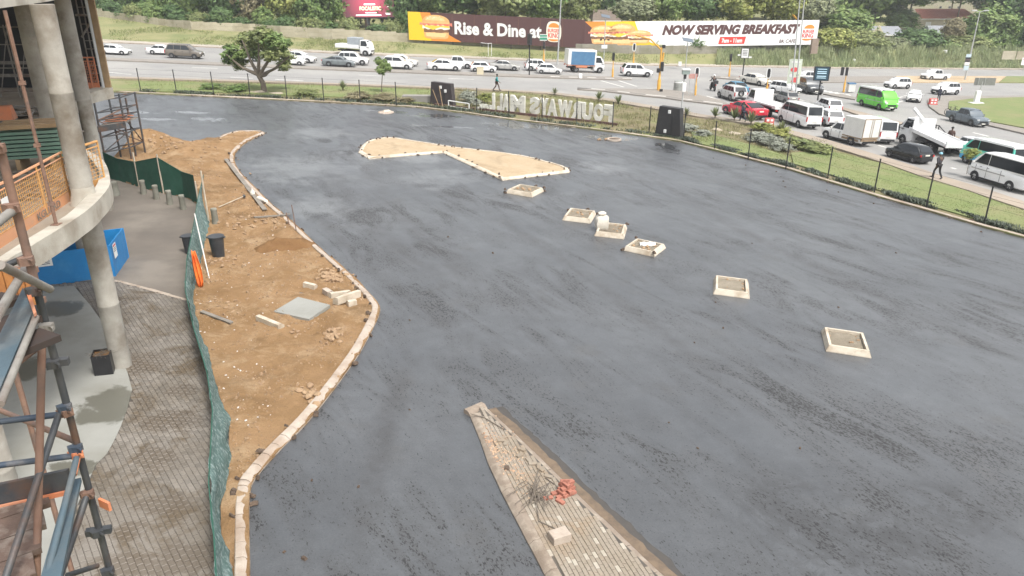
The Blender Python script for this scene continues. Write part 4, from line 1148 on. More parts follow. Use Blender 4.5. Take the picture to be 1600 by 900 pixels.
for a, b, lab in (((315, 488), (362, 505), 'thin dark batten lying on the sand beside the netting'), ((398, 345), (438, 339), 'grey plank half buried in the sand'), ((440, 340), (452, 335), 'short plank end resting against the kerb'), ((362, 252), (425, 330), 'loose weathered plank lying along the sand side of the kerb')):
    A, B_ = on_sand(*a, .03), on_sand(*b, .03); d = B_ - A; d.normalize(); n_ = Vector((-d.y, d.x, 0)) * .07
    if a[0] == 362: A = A + Vector((-.35, 0, .06)); B_ = B_ + Vector((-.35, 0, .04)); n_ *= 1.6
    tag(MB().prism([A - n_, B_ - n_, B_ + n_, A + n_], (0, 0, .05)).build('batten', GREYWOOD, loc=A), lab, 'plank')
# ------------------------------------------------------------------ small kerbed planters in the car park
def planter(quad, label, sack=False, messy=0.0):
    a, b, c, d = PX(quad)                      # near left, near right, far right, far left at the foot
    ctr = (a + b + c + d) / 4; U = ((b - a) + (c - d)) / 2; V = ((d - a) + (c - b)) / 2
    lu, lv = U.length, V.length; U.normalize(); V = (V - U * V.dot(U)).normalized()
    t = thing('kerb_planter', label, 'planter', ctr, group='kerbed planter beds in the car park')
    h = .23; inset = .085; w = .085
    def side(p, q, inward, name='kerb_stone'):
        e = (q - p).normalized(); j = rnd.uniform(-.02, .02)
        m = MB(); A = [p, q, q + inward * inset - e * inset + up * h, p + inward * inset + e * inset + up * h]
        Bq = [v + inward * (w + inset) + (e if i in (0, 3) else -e) * (w + inset) for i, v in enumerate((p, q))] if False else None
        top_in = [A[3] + inward * w + e * .06, A[2] + inward * w - e * .06]; bot_in = [top_in[0] - up * h, top_in[1] - up * h]
        vs = [A[0] - up * .05, A[1] - up * .05, A[0] + up * .03, A[1] + up * .03, A[2], A[3], top_in[1], top_in[0], bot_in[1], bot_in[0]]
        m.add(vs, [(0, 1, 3, 2), (2, 3, 4, 5), (5, 4, 6, 7), (7, 6, 8, 9), (9, 8, 1, 0), (0, 2, 5, 7, 9), (1, 8, 6, 4, 3)])
        return m.build(name, KERBW, t)
    hu, hv = U * lu / 2, V * lv / 2; g = .012
    c0, c1, c2, c3 = ctr - hu - hv, ctr + hu - hv, ctr + hu + hv, ctr - hu + hv
    side(c0 + U * g, c1 - U * g, V); side(c1 + V * g, c2 - V * g, -U); side(c2 - U * g, c3 + U * g, -V); side(c3 - V * g, c0 + V * g, U)
    n = 9; m = MB(); iu, iv = lu / 2 - inset - .05, lv / 2 - inset - .05
    vs = [ctr + U * (iu * (-1 + 2 * i / (n - 1))) + V * (iv * (-1 + 2 * j / (n - 1))) + up * (.135 + .07 * noise.noise(Vector((i * .9, j * .7, ctr.x))) + .05 * messy * noise.noise(Vector((i * 1.7, j * 1.7, ctr.y)))) for j in range(n) for i in range(n)]
    m.add(vs, [(j * n + i, j * n + i + 1, (j + 1) * n + i + 1, (j + 1) * n + i) for j in range(n - 1) for i in range(n - 1)])
    m.build('soil', BEDSOIL, t, smooth=60)
    for k in range(int(6 + 10 * messy)):
        p = ctr + U * rnd.uniform(-iu, iu) + V * rnd.uniform(-iv, iv) + up * .15; s = rnd.uniform(.05, .12 + .1 * messy)
        inst('stone', rnd.choice(ROCKS), t, mat=Matrix.Translation(p - t.location) @ Matrix.Rotation(rnd.uniform(0, 6), 4, 'Z') @ Matrix.Scale(s, 4))
    for k in range(int(8 * messy)):
        e = rnd.choice([(-1, -1), (1, -1), (1, 1), (-1, 1), (.3, 1), (-.4, 1)])
        p = ctr + hu * e[0] * 1.02 + hv * e[1] * 1.02 + up * rnd.choice([.02, .2]); inst('mortar_lump', LUMPME, t, mat=Matrix.Translation(p - t.location) @ Matrix.Rotation(rnd.uniform(0, 6), 4, 'Z'))
    return ctr, U, V
BEDSOIL = sand_mat('bed_soil', (.27, .235, .18), (.22, .185, .14), (.33, .29, .23))
planter([(794, 303), (835, 309), (846, 299), (808, 291.5)], 'kerbed planter bed with dark mortar lumps nearest the sand island', messy=.9)
planter([(879, 344.5), (925, 350), (929, 335), (889, 330)], 'kerbed planter bed with a kerb piece inside, behind the white sack', messy=.5)
c_, U_, V_ = planter([(927, 369), (975, 374), (980, 357), (937, 352)], 'kerbed planter bed with the white sack standing in it', messy=.2)
planter([(979, 394), (1024, 401), (1039, 389), (988, 376)], 'kerbed planter bed with white plastic along its far edge', messy=.5)
planter([(1112, 459), (1171, 468), (1170, 443), (1117, 437)], 'clean pale kerbed planter bed in mid car park')
planter([(1288, 549), (1361, 560), (1351, 528), (1285, 518)], 'clean pale kerbed planter bed nearest the camera')
# sack
sb_ = c_ - U_ * .48 + V_ * .05 + up * .14; mb = MB(); n = 14
prof = [(.30, 0), (.34, .06), (.35, .3), (.34, .52), (.29, .62), (.17, .69), (.21, .80), (.10, .86)]
mb.lathe((0, 0, 0), prof, n)
for v in mb.v:
    rr_ = math.hypot(v.x, v.y); k_ = min(1.22, 1 / max(abs(v.x), abs(v.y), 1e-3) * rr_ * .98) if v.z < .63 else 1.0; v.x *= k_; v.y *= k_
    v.x += .06 * noise.noise(v * 4); v.y += .04 * noise.noise(v * 4 + Vector((5, 0, 0))); v.z += .03 * noise.noise(v * 6)
tag(inst('white_sack', mb.mesh('white_sack', M('woven_sack', (.62, .585, .51), (.52, .48, .41), 5, .8, .4, 12), smooth=50), None, sb_), 'full white woven sack standing in a kerbed planter bed', 'sack')
wp = G(1012, 381, .25); mb = MB(); n = 10
mb.add([wp + Vector((-.35 + .75 * i / (n - 1), .12 * j + .04 * math.sin(i * 2.1 + j), .03 * math.sin(i * 1.7 + j * 2) - .12 * (j == 3) - .1 * (j == 0))) for j in range(4) for i in range(n)], [(j * n + i, j * n + i + 1, (j + 1) * n + i + 1, (j + 1) * n + i) for j in range(3) for i in range(n - 1)])
o = mb.build('plastic_sheet', flat('white_plastic', (.72, .7, .66), .4), loc=wp, smooth=60); o.modifiers.new('thick', 'SOLIDIFY').thickness = .015
tag(o, 'crumpled white plastic sheet over the far kerb of a planter bed', 'plastic sheet')
# manhole and mortar lumps out on the asphalt
p = G(603, 176, .01)
t = thing('rubble_mound', 'pale lump of concrete on a low ring near the far kerb', 'concrete lump', p)
MB().lathe((0, 0, 0), [(.75, 0), (.7, .08), (.5, .12)], 14).build('ring', KERB, t, local=True); MB().box((.1, 0, .16), (.75, .5, .16), .4, taper=.6).build('lump', KERBW, t, local=True)
p = G(959, 219, .01)
t = thing('manhole_ring', 'raised manhole ring standing in a puddle near the sign letters', 'manhole', p)
MB().lathe((0, 0, 0), [(.62, 0), (.62, .12), (.5, .14), (.45, .06), (.1, .06)], 20).build('ring', KERB, t, local=True, smooth=30); MB().lathe((0, 0, .06), [(.42, 0), (.42, .03), (.1, .035)], 20).build('cover', LUMP, t, local=True)
for k, (x, y) in enumerate(((936, 218), (947, 217.5))):
    tag(inst('concrete_chip', ROCKS[k], None, mat=planemat(G(x, y, .06), (1, 0, 0), (.28, .28, .28))), ('pale concrete chip in the puddle, farther from the manhole ring', 'pale concrete chip in the puddle, touching the manhole ring')[k], 'chip', 'pale chips beside the manhole ring')
o = MB()
for (x, y) in ((1220, 276), (1224, 283), (1227, 292), (1213, 268), (1165, 258), (1115, 247), (1030, 225), (1292, 297), (1310, 300), (1365, 318), (1413, 325), (1533, 362), (1118, 472), (1175, 380), (1400, 395), (1085, 535), (1130, 512), (1310, 480), (770, 395), (700, 370), (640, 500), (560, 760), (487, 750), (475, 872), (444, 862), (640, 640), (1045, 660), (1090, 700), (1250, 700)):
    s = rnd.uniform(.03, .07); o.box(G(x, y, s * .3), (s * 2, s * 1.3, s), rnd.uniform(0, 3), taper=.6)
tag(o.build('asphalt_crumbs', LUMP), kind='stuff')

# ------------------------------------------------------------------ things on the wedge island
def on_w(px, py): return G(px, py, WEDGE_TOP + .025)
bc = on_w(876, 778); bs = thing('brick_stack', 'small stack of red bricks on the wedge island', 'brick stack', bc)
bme = MB().cbox((0, 0, 0), (.222, .106, .073), ch=.004).mesh('brick', BRICKM)
lay = [(0, 0, 0, .5), (.13, .06, 0, .6), (-.1, .12, 0, .4), (.24, .13, 0, .55), (.05, .22, 0, .5), (.02, .06, 1, -.9), (.17, .12, 1, -1.0), (.05, .2, 1, .5), (.22, .2, 1, .6), (.1, .1, 2, .5), (.18, .2, 2, .55), (.06, .2, 2, -.9), (.12, .15, 3, -1), (.2, .22, 3, .5), (-.02, -.16, 0, -.8), (-.27, -.05, 0, .3), (.1, .24, 3, .1)]
for x, y, l, a in lay:
    inst('brick', bme, bs, mat=Matrix.Translation((x * 1.1, y * 1.1, .037 + l * .075)) @ Matrix.Rotation(a + rnd.uniform(-.1, .1), 4, 'Z'))
p = on_w(874, 843); wd_ = G(869, 905) - G(795, 760)
tag(inst('concrete_block', MB().cbox((0, 0, .1), (.42, .3, .2), ch=.012).mesh('concrete_block', KERB), None, Matrix.Translation(p) and p), 'pale concrete block lying on the wedge island paving', 'block')
bpy.data.objects['concrete_block'].rotation_euler = (0, 0, R(25))
wb = on_w(838, 775); wt = thing('wire_bundle', 'tangle of bent wire offcuts on the wedge island', 'wire bundle', wb)
for i in range(34):
    a = rnd.gauss(1.2, .55); l = rnd.uniform(.3, .95); c = Vector((rnd.gauss(0, .16), rnd.gauss(0, .22), .02 + rnd.random() * .1)); d = Vector((math.cos(a), math.sin(a), rnd.uniform(-.1, .15)))
    k = Vector((rnd.uniform(-.05, .05), rnd.uniform(-.05, .05), .03)); MB().path([c - d * l / 2, c + k, c + d * l / 2], .009, 4).build('wire', WIRE, wt, local=True)
for pts, lab in ((((840, 800), (842, 816), (871, 829)), 'long bent wire running to the concrete block'), (((735, 648), (757, 654), (787, 672)), 'thin rod lying across the tip of the wedge island'), (((852, 748), (866, 758)), 'short rod beside the red brick stack')):
    P_ = [on_w(*q_) + up * .03 for q_ in pts]; tag(MB().path(P_, .014, 5).build('rod', WIRE, loc=P_[0]), lab, 'rod')
pme = MB().cbox((0, 0, 0), (.2, .1, .055), ch=.006).mesh('loose_paver', ISLPAVER)
LPL = ['loose paver nearest the island tip, beside the reddish dust', 'loose paver touching the one nearest the island tip', 'loose paver standing out in mid island, upper of two', 'loose paver standing out in mid island, lower of two', 'loose paver of the cluster by the far kerb, upper one', 'loose paver of the cluster by the far kerb, middle one', 'loose paver of the cluster by the far kerb, touching the kerb', 'loose paver lying just behind the red brick stack', 'loose paver on the reddish dust near the island tip', 'loose paver at the lower end of the far kerb cluster']
for i, (x, y) in enumerate(((783, 690), (790, 694), (815, 704), (812, 713), (826, 721), (832, 726), (842, 729), (857, 746), (787, 686), (845, 735))):
    tag(inst('loose_paver', pme, None, mat=planemat(on_w(x, y) + up * .03, (math.cos(i * 1.3), math.sin(i * 1.3), 0)) @ Matrix.Rotation(rnd.uniform(-.2, .2), 4, 'X')), LPL[i], 'paver', 'loose pavers on the wedge island')
sd = MB()
for k in range(520):
    x, y = (rnd.gauss(800, 11), rnd.gauss(727, 24)) if k % 2 else (rnd.gauss(778, 8), rnd.gauss(700, 18))
    p = on_w(x + (y - 715) * .4, y)
    if not inside(p.x, p.y, [(v.x, v.y) for v in in_off(wedge, .3)]): continue
    s = rnd.uniform(.012, .035); sd.box(p + up * s * .3, (s * 1.5, s, s * .7), rnd.uniform(0, 3), taper=.6)
tag(sd.build('brick_chips', M('brick_chips', (.40, .24, .15), (.48, .36, .25), 3, .9, isl=.2)), kind='stuff')

# ------------------------------------------------------------------ scaffold close to the camera
TR = .022
s1p = GD(47, 412, 4.48); S1 = Vector((s1p.x, s1p.y))
def s1z(row): return Vector((S1.x, S1.y, zrow(S1.x, S1.y, row)))
sc = thing('scaffold', 'rusty scaffold of tubes and boards close to the camera', 'scaffold', (S1.x, S1.y, Zg(S1.x, S1.y)))
MB().tube((S1.x, S1.y, Zg(S1.x, S1.y)), s1z(440), .0245, n=10).build('standard', STEELD, sc, smooth=50)
MB().tube(s1z(446), s1z(226), .0265, n=10).build('standard', RUST, sc, smooth=50)
S2 = Vector((S1.x - 2.1, S1.y + .35))
MB().tube((S2.x, S2.y, Zg(S2.x, S2.y)), (S2.x, S2.y, 9.6), .0265, n=10).build('standard', STEELD, sc)
S3 = Vector((S1.x - .25, S1.y - 2.2))
MB().tube((S3.x, S3.y, Zg(S3.x, S3.y)), (S3.x, S3.y, 8.4), .0265, n=10).build('standard', STEELD, sc)
def coupler(p, mat, s=1.0, rz=.3):
    m = MB(); m.box(p, (.085 * s, .075 * s, .07 * s), rz); m.tube(p + Vector((.03, -.03, .02)) * s, p + Vector((.075, -.06, .03)) * s, .011 * s, n=6); m.box(p + Vector((-.045, -.02, .0)) * s, (.03, .05, .05), rz + .5)
    m.build('coupler', mat, sc)
def pole(a, b, mat, r=TR, n=10): return MB().tube(a, b, r, n=n).build('tube', mat, sc, smooth=50)
zj = s1z(637)
pole(GZ(-140, 676, zj.z - .02), s1z(637) + Vector((-.02, -.05, -.02)), NAVY)                 # ledger into the standard
zk = s1z(702)
pole(GZ(-140, 745, zk.z - .02), s1z(702) + Vector((-.02, -.05, -.02)), NAVY)
ra = s1z(505) + Vector((.03, -.09, 0)); pole(ra, GD(57, 905, ra.y - .62), RUST, .0245)          # long rusty raker in front
pole(s1z(640) + Vector((-.03, -.06, 0)), GD(8, 905, S1.y - 1.05), STEELD)
pole(GD(0, 641, S1.y + 1.3), s1z(696) + Vector((-.04, .05, 0)), RUST)
pole(s1z(706) + Vector((.02, -.07, 0)), GD(72, 905, S1.y - .95), BLUEG, .021)
pole(s1z(707) + Vector((.02, -.07, 0)), s1z(707).lerp(GD(72, 905, S1.y - .95), .2) + Vector((.001, -.001, .001)), ORANGE, .023)
pole(s1z(770) + Vector((.0, -.05, 0)), GD(92, 905, S1.y - .55), STEELD, .024)
pole(GD(0, 414, S1.y - .7), GD(78, 452, S1.y + .12), GREYT, .026)
pole(GD(42, 416, S1.y + .25), GD(-8, 500, S1.y - .75), GREYT, .027)
pole(GD(-30, 368, S1.y - .5), GD(24, 326, S1.y + .02), GREYT, .027)
pole(GD(-40, 436, S1.y - .1), s1z(404) + Vector((-.03, .04, 0)), STEELD, .02)
pole(GD(28, 566, S1.y - .3), s1z(533) + Vector((-.03, 0, 0)), RUST, .022)
pole(GD(105, 899, S1.y - .2), GD(152, 884, S1.y + .08), STEELD, .02)
for row, mat, rz in ((230, RUST, .2), (322, RUST, .6), (405, RUST, .3), (452, STEELD, .4), (520, STEELD, .9), (565, STEELD, .1), (634, NAVY, .3), (640, RUST, .8), (697, NAVY, .2), (705, ORANGE, .6), (768, RUST, .3), (828, STEELD, .5), (888, STEELD, .2)): coupler(s1z(row) + Vector((.01, -.03, 0)), mat, .75, rz)
coupler(ra + Vector((.02, .03, 0)), GREYT, .7, .2)
for row, px in ((565, 1), (828, 1)):
    p = s1z(row); MB().box(p + Vector((.0, -.01, 0)), (.17, .05, .045), .25).build('wedge', STEELD, sc)
MB().box(s1z(789) + Vector((.1, -.02, .02)), (.11, .02, .07), -.5).build('wedge', ORANGE, sc)
# lower lift: boards, toe boards
zp_ = s1z(752).z
def flat_quad(pts, z): return [GZ(a, b, z) for a, b in pts]
q1 = [GZ(-60, 800, zp_), GZ(0, 792, zp_), GZ(92, 752, zp_), GZ(100, 770, zp_), GZ(62, 910, zp_), GZ(40, 1000, zp_), GZ(-80, 1000, zp_)]
deckM = M('muddy_board', (.13, .085, .065), (.09, .06, .047), 5, .8, .5, 30, c3=(.22, .18, .15), s3=7)
w = (q1[2] - q1[0]); w.z = 0; wl_ = w.length; w.normalize(); wn_ = Vector((w.y, -w.x, 0))
for i in range(6):
    a = q1[0] + wn_ * (.235 * i) - w * .3
    MB().prism([a, a + w * (wl_ + .22 - .05 * i), a + w * (wl_ + .22 - .05 * i) + wn_ * .225, a + wn_ * .225], (0, 0, -.04)).build('plank', deckM, sc)
ta, tb_ = GZ(-60, 803, zp_), GZ(112, 765, zp_)
MB().prism([ta, tb_, tb_ + up * .16, ta + up * .16], (0, .03, 0)).build('toe_board', STEELD, sc)
MB().prism([ta - up * .02 + Vector((0, -.03, 0)), tb_ - up * .02 + Vector((0, -.03, 0)), tb_ + up * .012 + Vector((0, -.03, 0)), ta + up * .012 + Vector((0, -.03, 0))], (0, .02, 0)).build('board_edge', ORANGE, sc)
b0, b1 = s1z(745) + Vector((.0, -.05, 0)), GZ(86, 960, zp_)
dd = (b1 - b0); dd.z = 0; dn_ = Vector((-dd.y, dd.x, 0)).normalized()
MB().prism([b0 - dn_ * .0, b1 - dn_ * .0, b1 - dn_ * .12, b0 - dn_ * .08], (0, 0, .03)).build('board', BLUEG, sc)
# upper lift: sloping blue grey board
zu_ = s1z(470).z
u0 = [GZ(40, 457, zu_), GZ(53, 492, zu_ - .05), GZ(2, 618, zu_ - .05), GZ(-30, 600, zu_), GZ(-10, 560, zu_)]
MB().prism([GZ(38, 458, zu_), GZ(54, 494, zu_), GZ(0, 625, zu_), GZ(-60, 660, zu_)], (0, 0, .04)).build('board', BLUEG, sc)
MB().prism([GZ(40, 456, zu_ + .05), GZ(47, 456, zu_ + .05), GZ(58, 492, zu_ + .05), GZ(54, 496, zu_ + .05)], (0, 0, .02)).build('board_end', ORANGE, sc)
pole(GZ(56, 496, zu_ + .02), GZ(0, 632, zu_ + .02), GREYT, .02)
for i, (xa, ya) in enumerate(((-90, 492), (-60, 520), (-30, 548))):
    a = GZ(xa, ya, zu_ - .02); b = GZ(xa + 92, ya - 36, zu_ - .02); d_ = (b - a).normalized(); n_ = Vector((d_.y, -d_.x, 0)) * .2
    MB().prism([a, b, b + n_, a + n_], (0, 0, -.04)).build('plank', M('dark_deck', (.035, .028, .025), (.05, .03, .022), 4, .9) if i == 0 else bpy.data.materials['dark_deck'], sc)
oc_ = GD(12, 448, 9.5)
ct = thing('timber_crate', 'orange brown slatted timber crate behind the scaffold tubes', 'crate', oc_)
for i in range(7): MB().box(oc_ + Vector((-.45 + i * .13, 0, 0)), (.11, .08, .5)).build('slat', M('orange_slat', (.40, .17, .05), (.3, .12, .04), 4, .7, isl=.2) if i == 0 else bpy.data.materials['orange_slat'], ct)
for z in (-.22, .22): MB().box(oc_ + Vector((-.06, .07, z)), (.95, .05, .08)).build('rail', RUST, ct)
MB().tube((oc_.x - .3, oc_.y + .1, Zg(oc_.x, oc_.y)), (oc_.x - .3, oc_.y + .1, oc_.z + .2), .04, n=6).build('support', RUST, ct)
# ------------------------------------------------------------------ vehicles
GLASS = M('vehicle_glass', (.018, .022, .026), rough=.06, spec=.6)
TYRE = M('tyre_rubber', (.018, .018, .018), (.03, .029, .028), 8, .85)
RIM = M('alloy_rim', (.42, .42, .42), rough=.35, metal=.6)
RIMD = M('dark_rim', (.07, .07, .075), rough=.4, metal=.5)
TRIM = M('black_trim', (.02, .02, .022), rough=.55)
LAMPW = flat('headlamp', (.62, .63, .62), .12); LAMPR = flat('tail_lamp', (.42, .02, .02), .2)
PLATE = flat('number_plate', (.70, .68, .60), .5)
CARS = {
 # L front end, rear end (from axle middle), W, H, wheelbase, belt, bonnet height, cowl x, roof front, roof rear, rear glass foot, wheel radius, deck height
 'sedan': dict(f=2.15, r=-2.35, w=.89, H=1.44, wb=2.68, belt=.93, hood=.80, xc=.98, xf=.22, xr=-.95, xb=-1.75, R=.32, deck=.98),
 'coupe': dict(f=2.2, r=-2.35, w=.92, H=1.40, wb=2.75, belt=.95, hood=.80, xc=.9, xf=.15, xr=-.7, xb=-2.0, R=.34, deck=1.0),
 'hatch': dict(f=1.95, r=-1.95, w=.86, H=1.48, wb=2.52, belt=.93, hood=.82, xc=.98, xf=.30, xr=-1.35, xb=-1.85, R=.30, deck=.95),
 'suv': dict(f=2.15, r=-2.15, w=.93, H=1.70, wb=2.68, belt=1.08, hood=.98, xc=.98, xf=.35, xr=-1.6, xb=-2.05, R=.36, deck=1.08),
 'mpv': dict(f=2.15, r=-2.2, w=.87, H=1.68, wb=2.74, belt=1.02, hood=.92, xc=1.2, xf=.45, xr=-1.75, xb=-2.12, R=.31, deck=1.02),
 'minibus': dict(f=2.45, r=-2.75, w=.94, H=2.2, wb=3.11, belt=1.28, hood=1.05, xc=2.1, xf=1.25, xr=-2.55, xb=-2.7, R=.34, deck=1.2),
 'pickup': dict(f=2.45, r=-2.75, w=.94, H=1.80, wb=3.15, belt=1.12, hood=1.02, xc=1.25, xf=.62, xr=-.75, xb=-.98, R=.38, deck=1.05),
 'cabtruck': dict(f=2.35, r=.75, w=.95, H=2.15, wb=3.3, belt=1.30, hood=1.18, xc=2.22, xf=1.75, xr=.85, xb=.78, R=.38, deck=1.3),
}
def loft(st):
    """st: list of (x, half profile [(y, z) bottom centre ... top centre]); closed and capped"""
    mb = MB(); vs = []; k = len(st[0][1]); n = 2 * k - 2
    for x, pr in st:
        ring = [(y, z) for y, z in pr] + [(-y, z) for y, z in reversed(pr[1:-1])]
        vs += [(x, y, z) for y, z in ring]
    fs = []
    for s in range(len(st) - 1):
        for i in range(n):
            fs.append((s * n + i, (s + 1) * n + i, (s + 1) * n + (i + 1) % n, s * n + (i + 1) % n))
    fs += [tuple(range(n)), tuple(reversed(range((len(st) - 1) * n, len(st) * n)))]
    return mb.add(vs, fs)
CM = {}
def car_parts(kind):
    if kind in CM: return CM[kind]
    c = CARS[kind]; w = c['w']; z0 = .2 if c['H'] < 1.6 else .28
    P_ = []
    def half(ww, zb, zt):
        zm = zb + (zt - zb) * .55
        return [(0, zb), (ww * .88, zb), (ww * .985, zb + .10), (ww, zm), (ww * .985, zt - .10), (ww * .93, zt - .02), (ww * .6, zt + .015), (0, zt + .03)]
    f, r, belt, hood, xc, deck = c['f'], c['r'], c['belt'], c['hood'], c['xc'], c['deck']
    st = [(f, half(w * .70, z0 + .14, hood * .72)), (f - .07, half(w * .84, z0 + .05, hood * .86)), (f - .22, half(w * .95, z0, hood * .94)), (f - .55, half(w, z0, hood + .01)),
          (xc, half(w, z0, belt - .03)), ((xc + r) / 2, half(w, z0, belt)), (max(c['xb'], r + .45), half(w, z0, deck if kind != 'pickup' else belt)),
          (r + .2, half(w * .97, z0, deck - .01)), (r + .06, half(w * .90, z0 + .06, deck * .97)), (r, half(w * .82, z0 + .16, deck * .88))]
    if f - .55 < xc + .05: st = [s for s in st if not (s[0] == f - .55)]
    if kind == 'pickup':
        xb = c['xb']
        st = [s for s in st if s[0] > xb + .1] + [(xb - .05, half(w, z0, belt)), (xb - .07, half(w, z0, .72)), (r + .06, half(w * .96, z0 + .08, .72)), (r, half(w * .9, z0 + .2, .68))]
    st.sort(key=lambda s: -s[0])
    P_.append(('body', loft(st), 'paint', 35))
    # cabin
    H = c['H']; wb_, wt = w * .93, w * (.74 if H < 1.6 else .80)
    if kind in ('minibus', 'cabtruck'): wt = w * .86
    def cab(x, zt):
        k = (zt - belt) / (H - belt); ww = wb_ + (wt - wb_) * k
        return [(0, belt - .08), (wb_, belt - .06), (wb_ + (ww - wb_) * .5, belt + (zt - belt) * .5), (ww, zt - .05 * k), (ww * .9, zt - .005), (0, zt + .035 * k)]
    xf, xr, xb = c['xf'], c['xr'], c['xb']
    P_.append(('cabin', loft([(xc + .02, cab(0, belt - .03)), ((xc + xf) / 2 + .05, cab(0, belt + (H - belt) * .58)), (xf, cab(0, H - .03)), (xf - .25, cab(0, H)), ((xf + xr) / 2, cab(0, H + .012)), (xr + .2, cab(0, H - .005)), (xr, cab(0, H - .035)), ((xr + xb) / 2, cab(0, belt + (H - belt) * .52)), (xb, cab(0, belt - .02))]), 'paint', 35))
    def yside(z): return wb_ + (wt - wb_) * (z - belt) / (H - belt)
    def glass(poly, side):
        m = MB(); q = [(x, side * (yside(z) + .012), z) for x, z in poly]; qi = [(x, side * (yside(z) - .03), z) for x, z in poly]; n = len(q)
        m.add(q + qi, [tuple(range(n)) if side > 0 else tuple(reversed(range(n)))] + [(i, (i + 1) % n, n + (i + 1) % n, n + i) for i in range(n)]); return m
    zl, zh = belt + .05, H - .11
    def xw(z): return xc + (xf - xc) * (z - belt) / (H - belt) * 1.0
    def xw2(z): return xb + (xr - xb) * (z - belt) / (H - belt)
    A0, A1, B0, B1 = xw(zl) - .20, xw(zh) - .14, xw2(zl) + .14, xw2(zh) + .12
    doors = {'minibus': [0, .22, 1], 'cabtruck': [0, 1], 'suv': [0, .38, .72, 1], 'mpv': [0, .36, .70, 1]}.get(kind, [0, .5, 1])
    for side in (1, -1):
        for a, b in zip(doors, doors[1:]):
            g = .03
            lo0, lo1 = A0 + (B0 - A0) * a, A0 + (B0 - A0) * b; hi0, hi1 = A1 + (B1 - A1) * a, A1 + (B1 - A1) * b
            if a == 0: m0, m1 = lo0, hi0
            else: m0 = m1 = (lo0 + hi0) / 2; m0 -= g; m1 -= g
            if b == 1: e0, e1 = lo1, hi1
            else: e0 = e1 = (A0 + (B0 - A0) * b + A1 + (B1 - A1) * b) / 2; e0 += g; e1 += g
            P_.append(('side_window', glass([(m0, zl), (e0, zl), (e1, zh), (m1, zh)], side), GLASS, 0))
    def screen(xa, za, xb_, zb_, out, name, k=.9):
        m = MB(); ya, yb = yside(za) * k, yside(zb_) * (k + .02); o = .02 * out
        dx, dz = (xb_ - xa), (zb_ - za); l = math.hypot(dx, dz); nx, nz = dz / l * out, -dx / l * out
        if nz < 0: nx, nz = nx, -nz
        q = [(xa + nx * .025, -ya, za + nz * .025), (xa + nx * .025, ya, za + nz * .025), (xb_ + nx * .025, yb, zb_ + nz * .025), (xb_ + nx * .025, -yb, zb_ + nz * .025)]
        qi = [(x - nx * .05, y, z - nz * .05) for x, y, z in q]
        m.add(q + qi, [(0, 1, 2, 3) if out > 0 else (3, 2, 1, 0)] + [(i, (i + 1) % 4, 4 + (i + 1) % 4, 4 + i) for i in range(4)]); P_.append((name, m, GLASS, 0))
    zl2, zh2 = belt + .06, H - .09
    xm, zm = (xc + xf) / 2 + .05, belt + (H - belt) * .58
    screen(xc - .06, belt + .04, xf + .06, H - .07, 1, 'windscreen')
    if kind != 'cabtruck': screen(xw2(zl2), zl2 + .02, xw2(zh2), zh2, -1, 'rear_window', .84)
    # wheels, arches
    hw = c['wb'] / 2; Rr = c['R']
    tm = MB(); n = 20; prof = [(Rr * .62, -.10), (Rr * .93, -.11), (Rr, -.07), (Rr, .07), (Rr * .93, .11), (Rr * .62, .10)]
    vs = []
    for rr, y in prof:
        for i in range(n): t = 2 * math.pi * i / n; vs.append((rr * math.cos(t), y, rr * math.sin(t)))
    tm.add(vs, [(j * n + i, j * n + (i + 1) % n, (j + 1) * n + (i + 1) % n, (j + 1) * n + i) for j in range(len(prof) - 1) for i in range(n)])
    rmm = MB()
    for s in (-1, 1):
        y = s * .085; k0 = len(rmm.v)
        rmm.add([(0, y - s * .02, 0)] + [(Rr * .63 * math.cos(2 * math.pi * i / 20), y, Rr * .63 * math.sin(2 * math.pi * i / 20)) for i in range(20)], [(0, 1 + i, 1 + (i + 1) % 20) if s < 0 else (0, 1 + (i + 1) % 20, 1 + i) for i in range(20)])
        for a in range(5):
            t = 2 * math.pi * a / 5 + .3
            rmm.box((Rr * .36 * math.cos(t), y + s * .008, Rr * .36 * math.sin(t)), (Rr * .42, .02, Rr * .13), mat=Matrix.Rotation(-t, 3, 'Y'), mi=1)
    wheels = [(sx, sy) for sx in (hw, -hw) for sy in (w - .11, -w + .11)]
    tme = tm.mesh('wheel', TYRE, smooth=50); rme = rmm.mesh('rim', [RIMD, RIM])
    am = MB(); vs = []; n2 = 14
    for rr, y in ((Rr * 1.16, 0), (Rr * 1.16, .03), (Rr * .5, .03)):
        for i in range(n2 + 1): t = math.pi * i / n2 * 1.1 - .157; vs.append((rr * math.cos(t), y, rr * math.sin(t)))
    N2 = n2 + 1
    am.add(vs, [(j * N2 + i + 1, j * N2 + i, (j + 1) * N2 + i, (j + 1) * N2 + i + 1) for j in range(2) for i in range(n2)])
    ame = am.mesh('wheel_arch', TRIM)
    # lamps, plates, grille, mirrors, sill
    ex = []
    zf = hood * .80
    for s in (1, -1):
        ex.append(('headlight', MB().box((f - .10, s * w * .70, zf), (.16, .30, .13), -s * .35), LAMPW))
        if kind in ('minibus', 'suv', 'mpv'): ex.append(('tail_light', MB().box((r + .03, s * w * .86, deck - .22), (.08, .10, .42), s * .2), LAMPR))
        elif kind != 'cabtruck': ex.append(('tail_light', MB().box((r + .05, s * w * .74, (deck if kind != 'pickup' else .95) - .20), (.10, .28, .16), s * .3), LAMPR))
        ex.append(('mirror', MB().box((xc - .25, s * (w + .09), belt + .10), (.10, .20, .14)), 'paint'))
        ex.append(('sill', MB().box((0, s * (w * .985), z0 + .03), (c['wb'] - Rr * 2.4, .04, .12)), TRIM)) if kind != 'cabtruck' else None
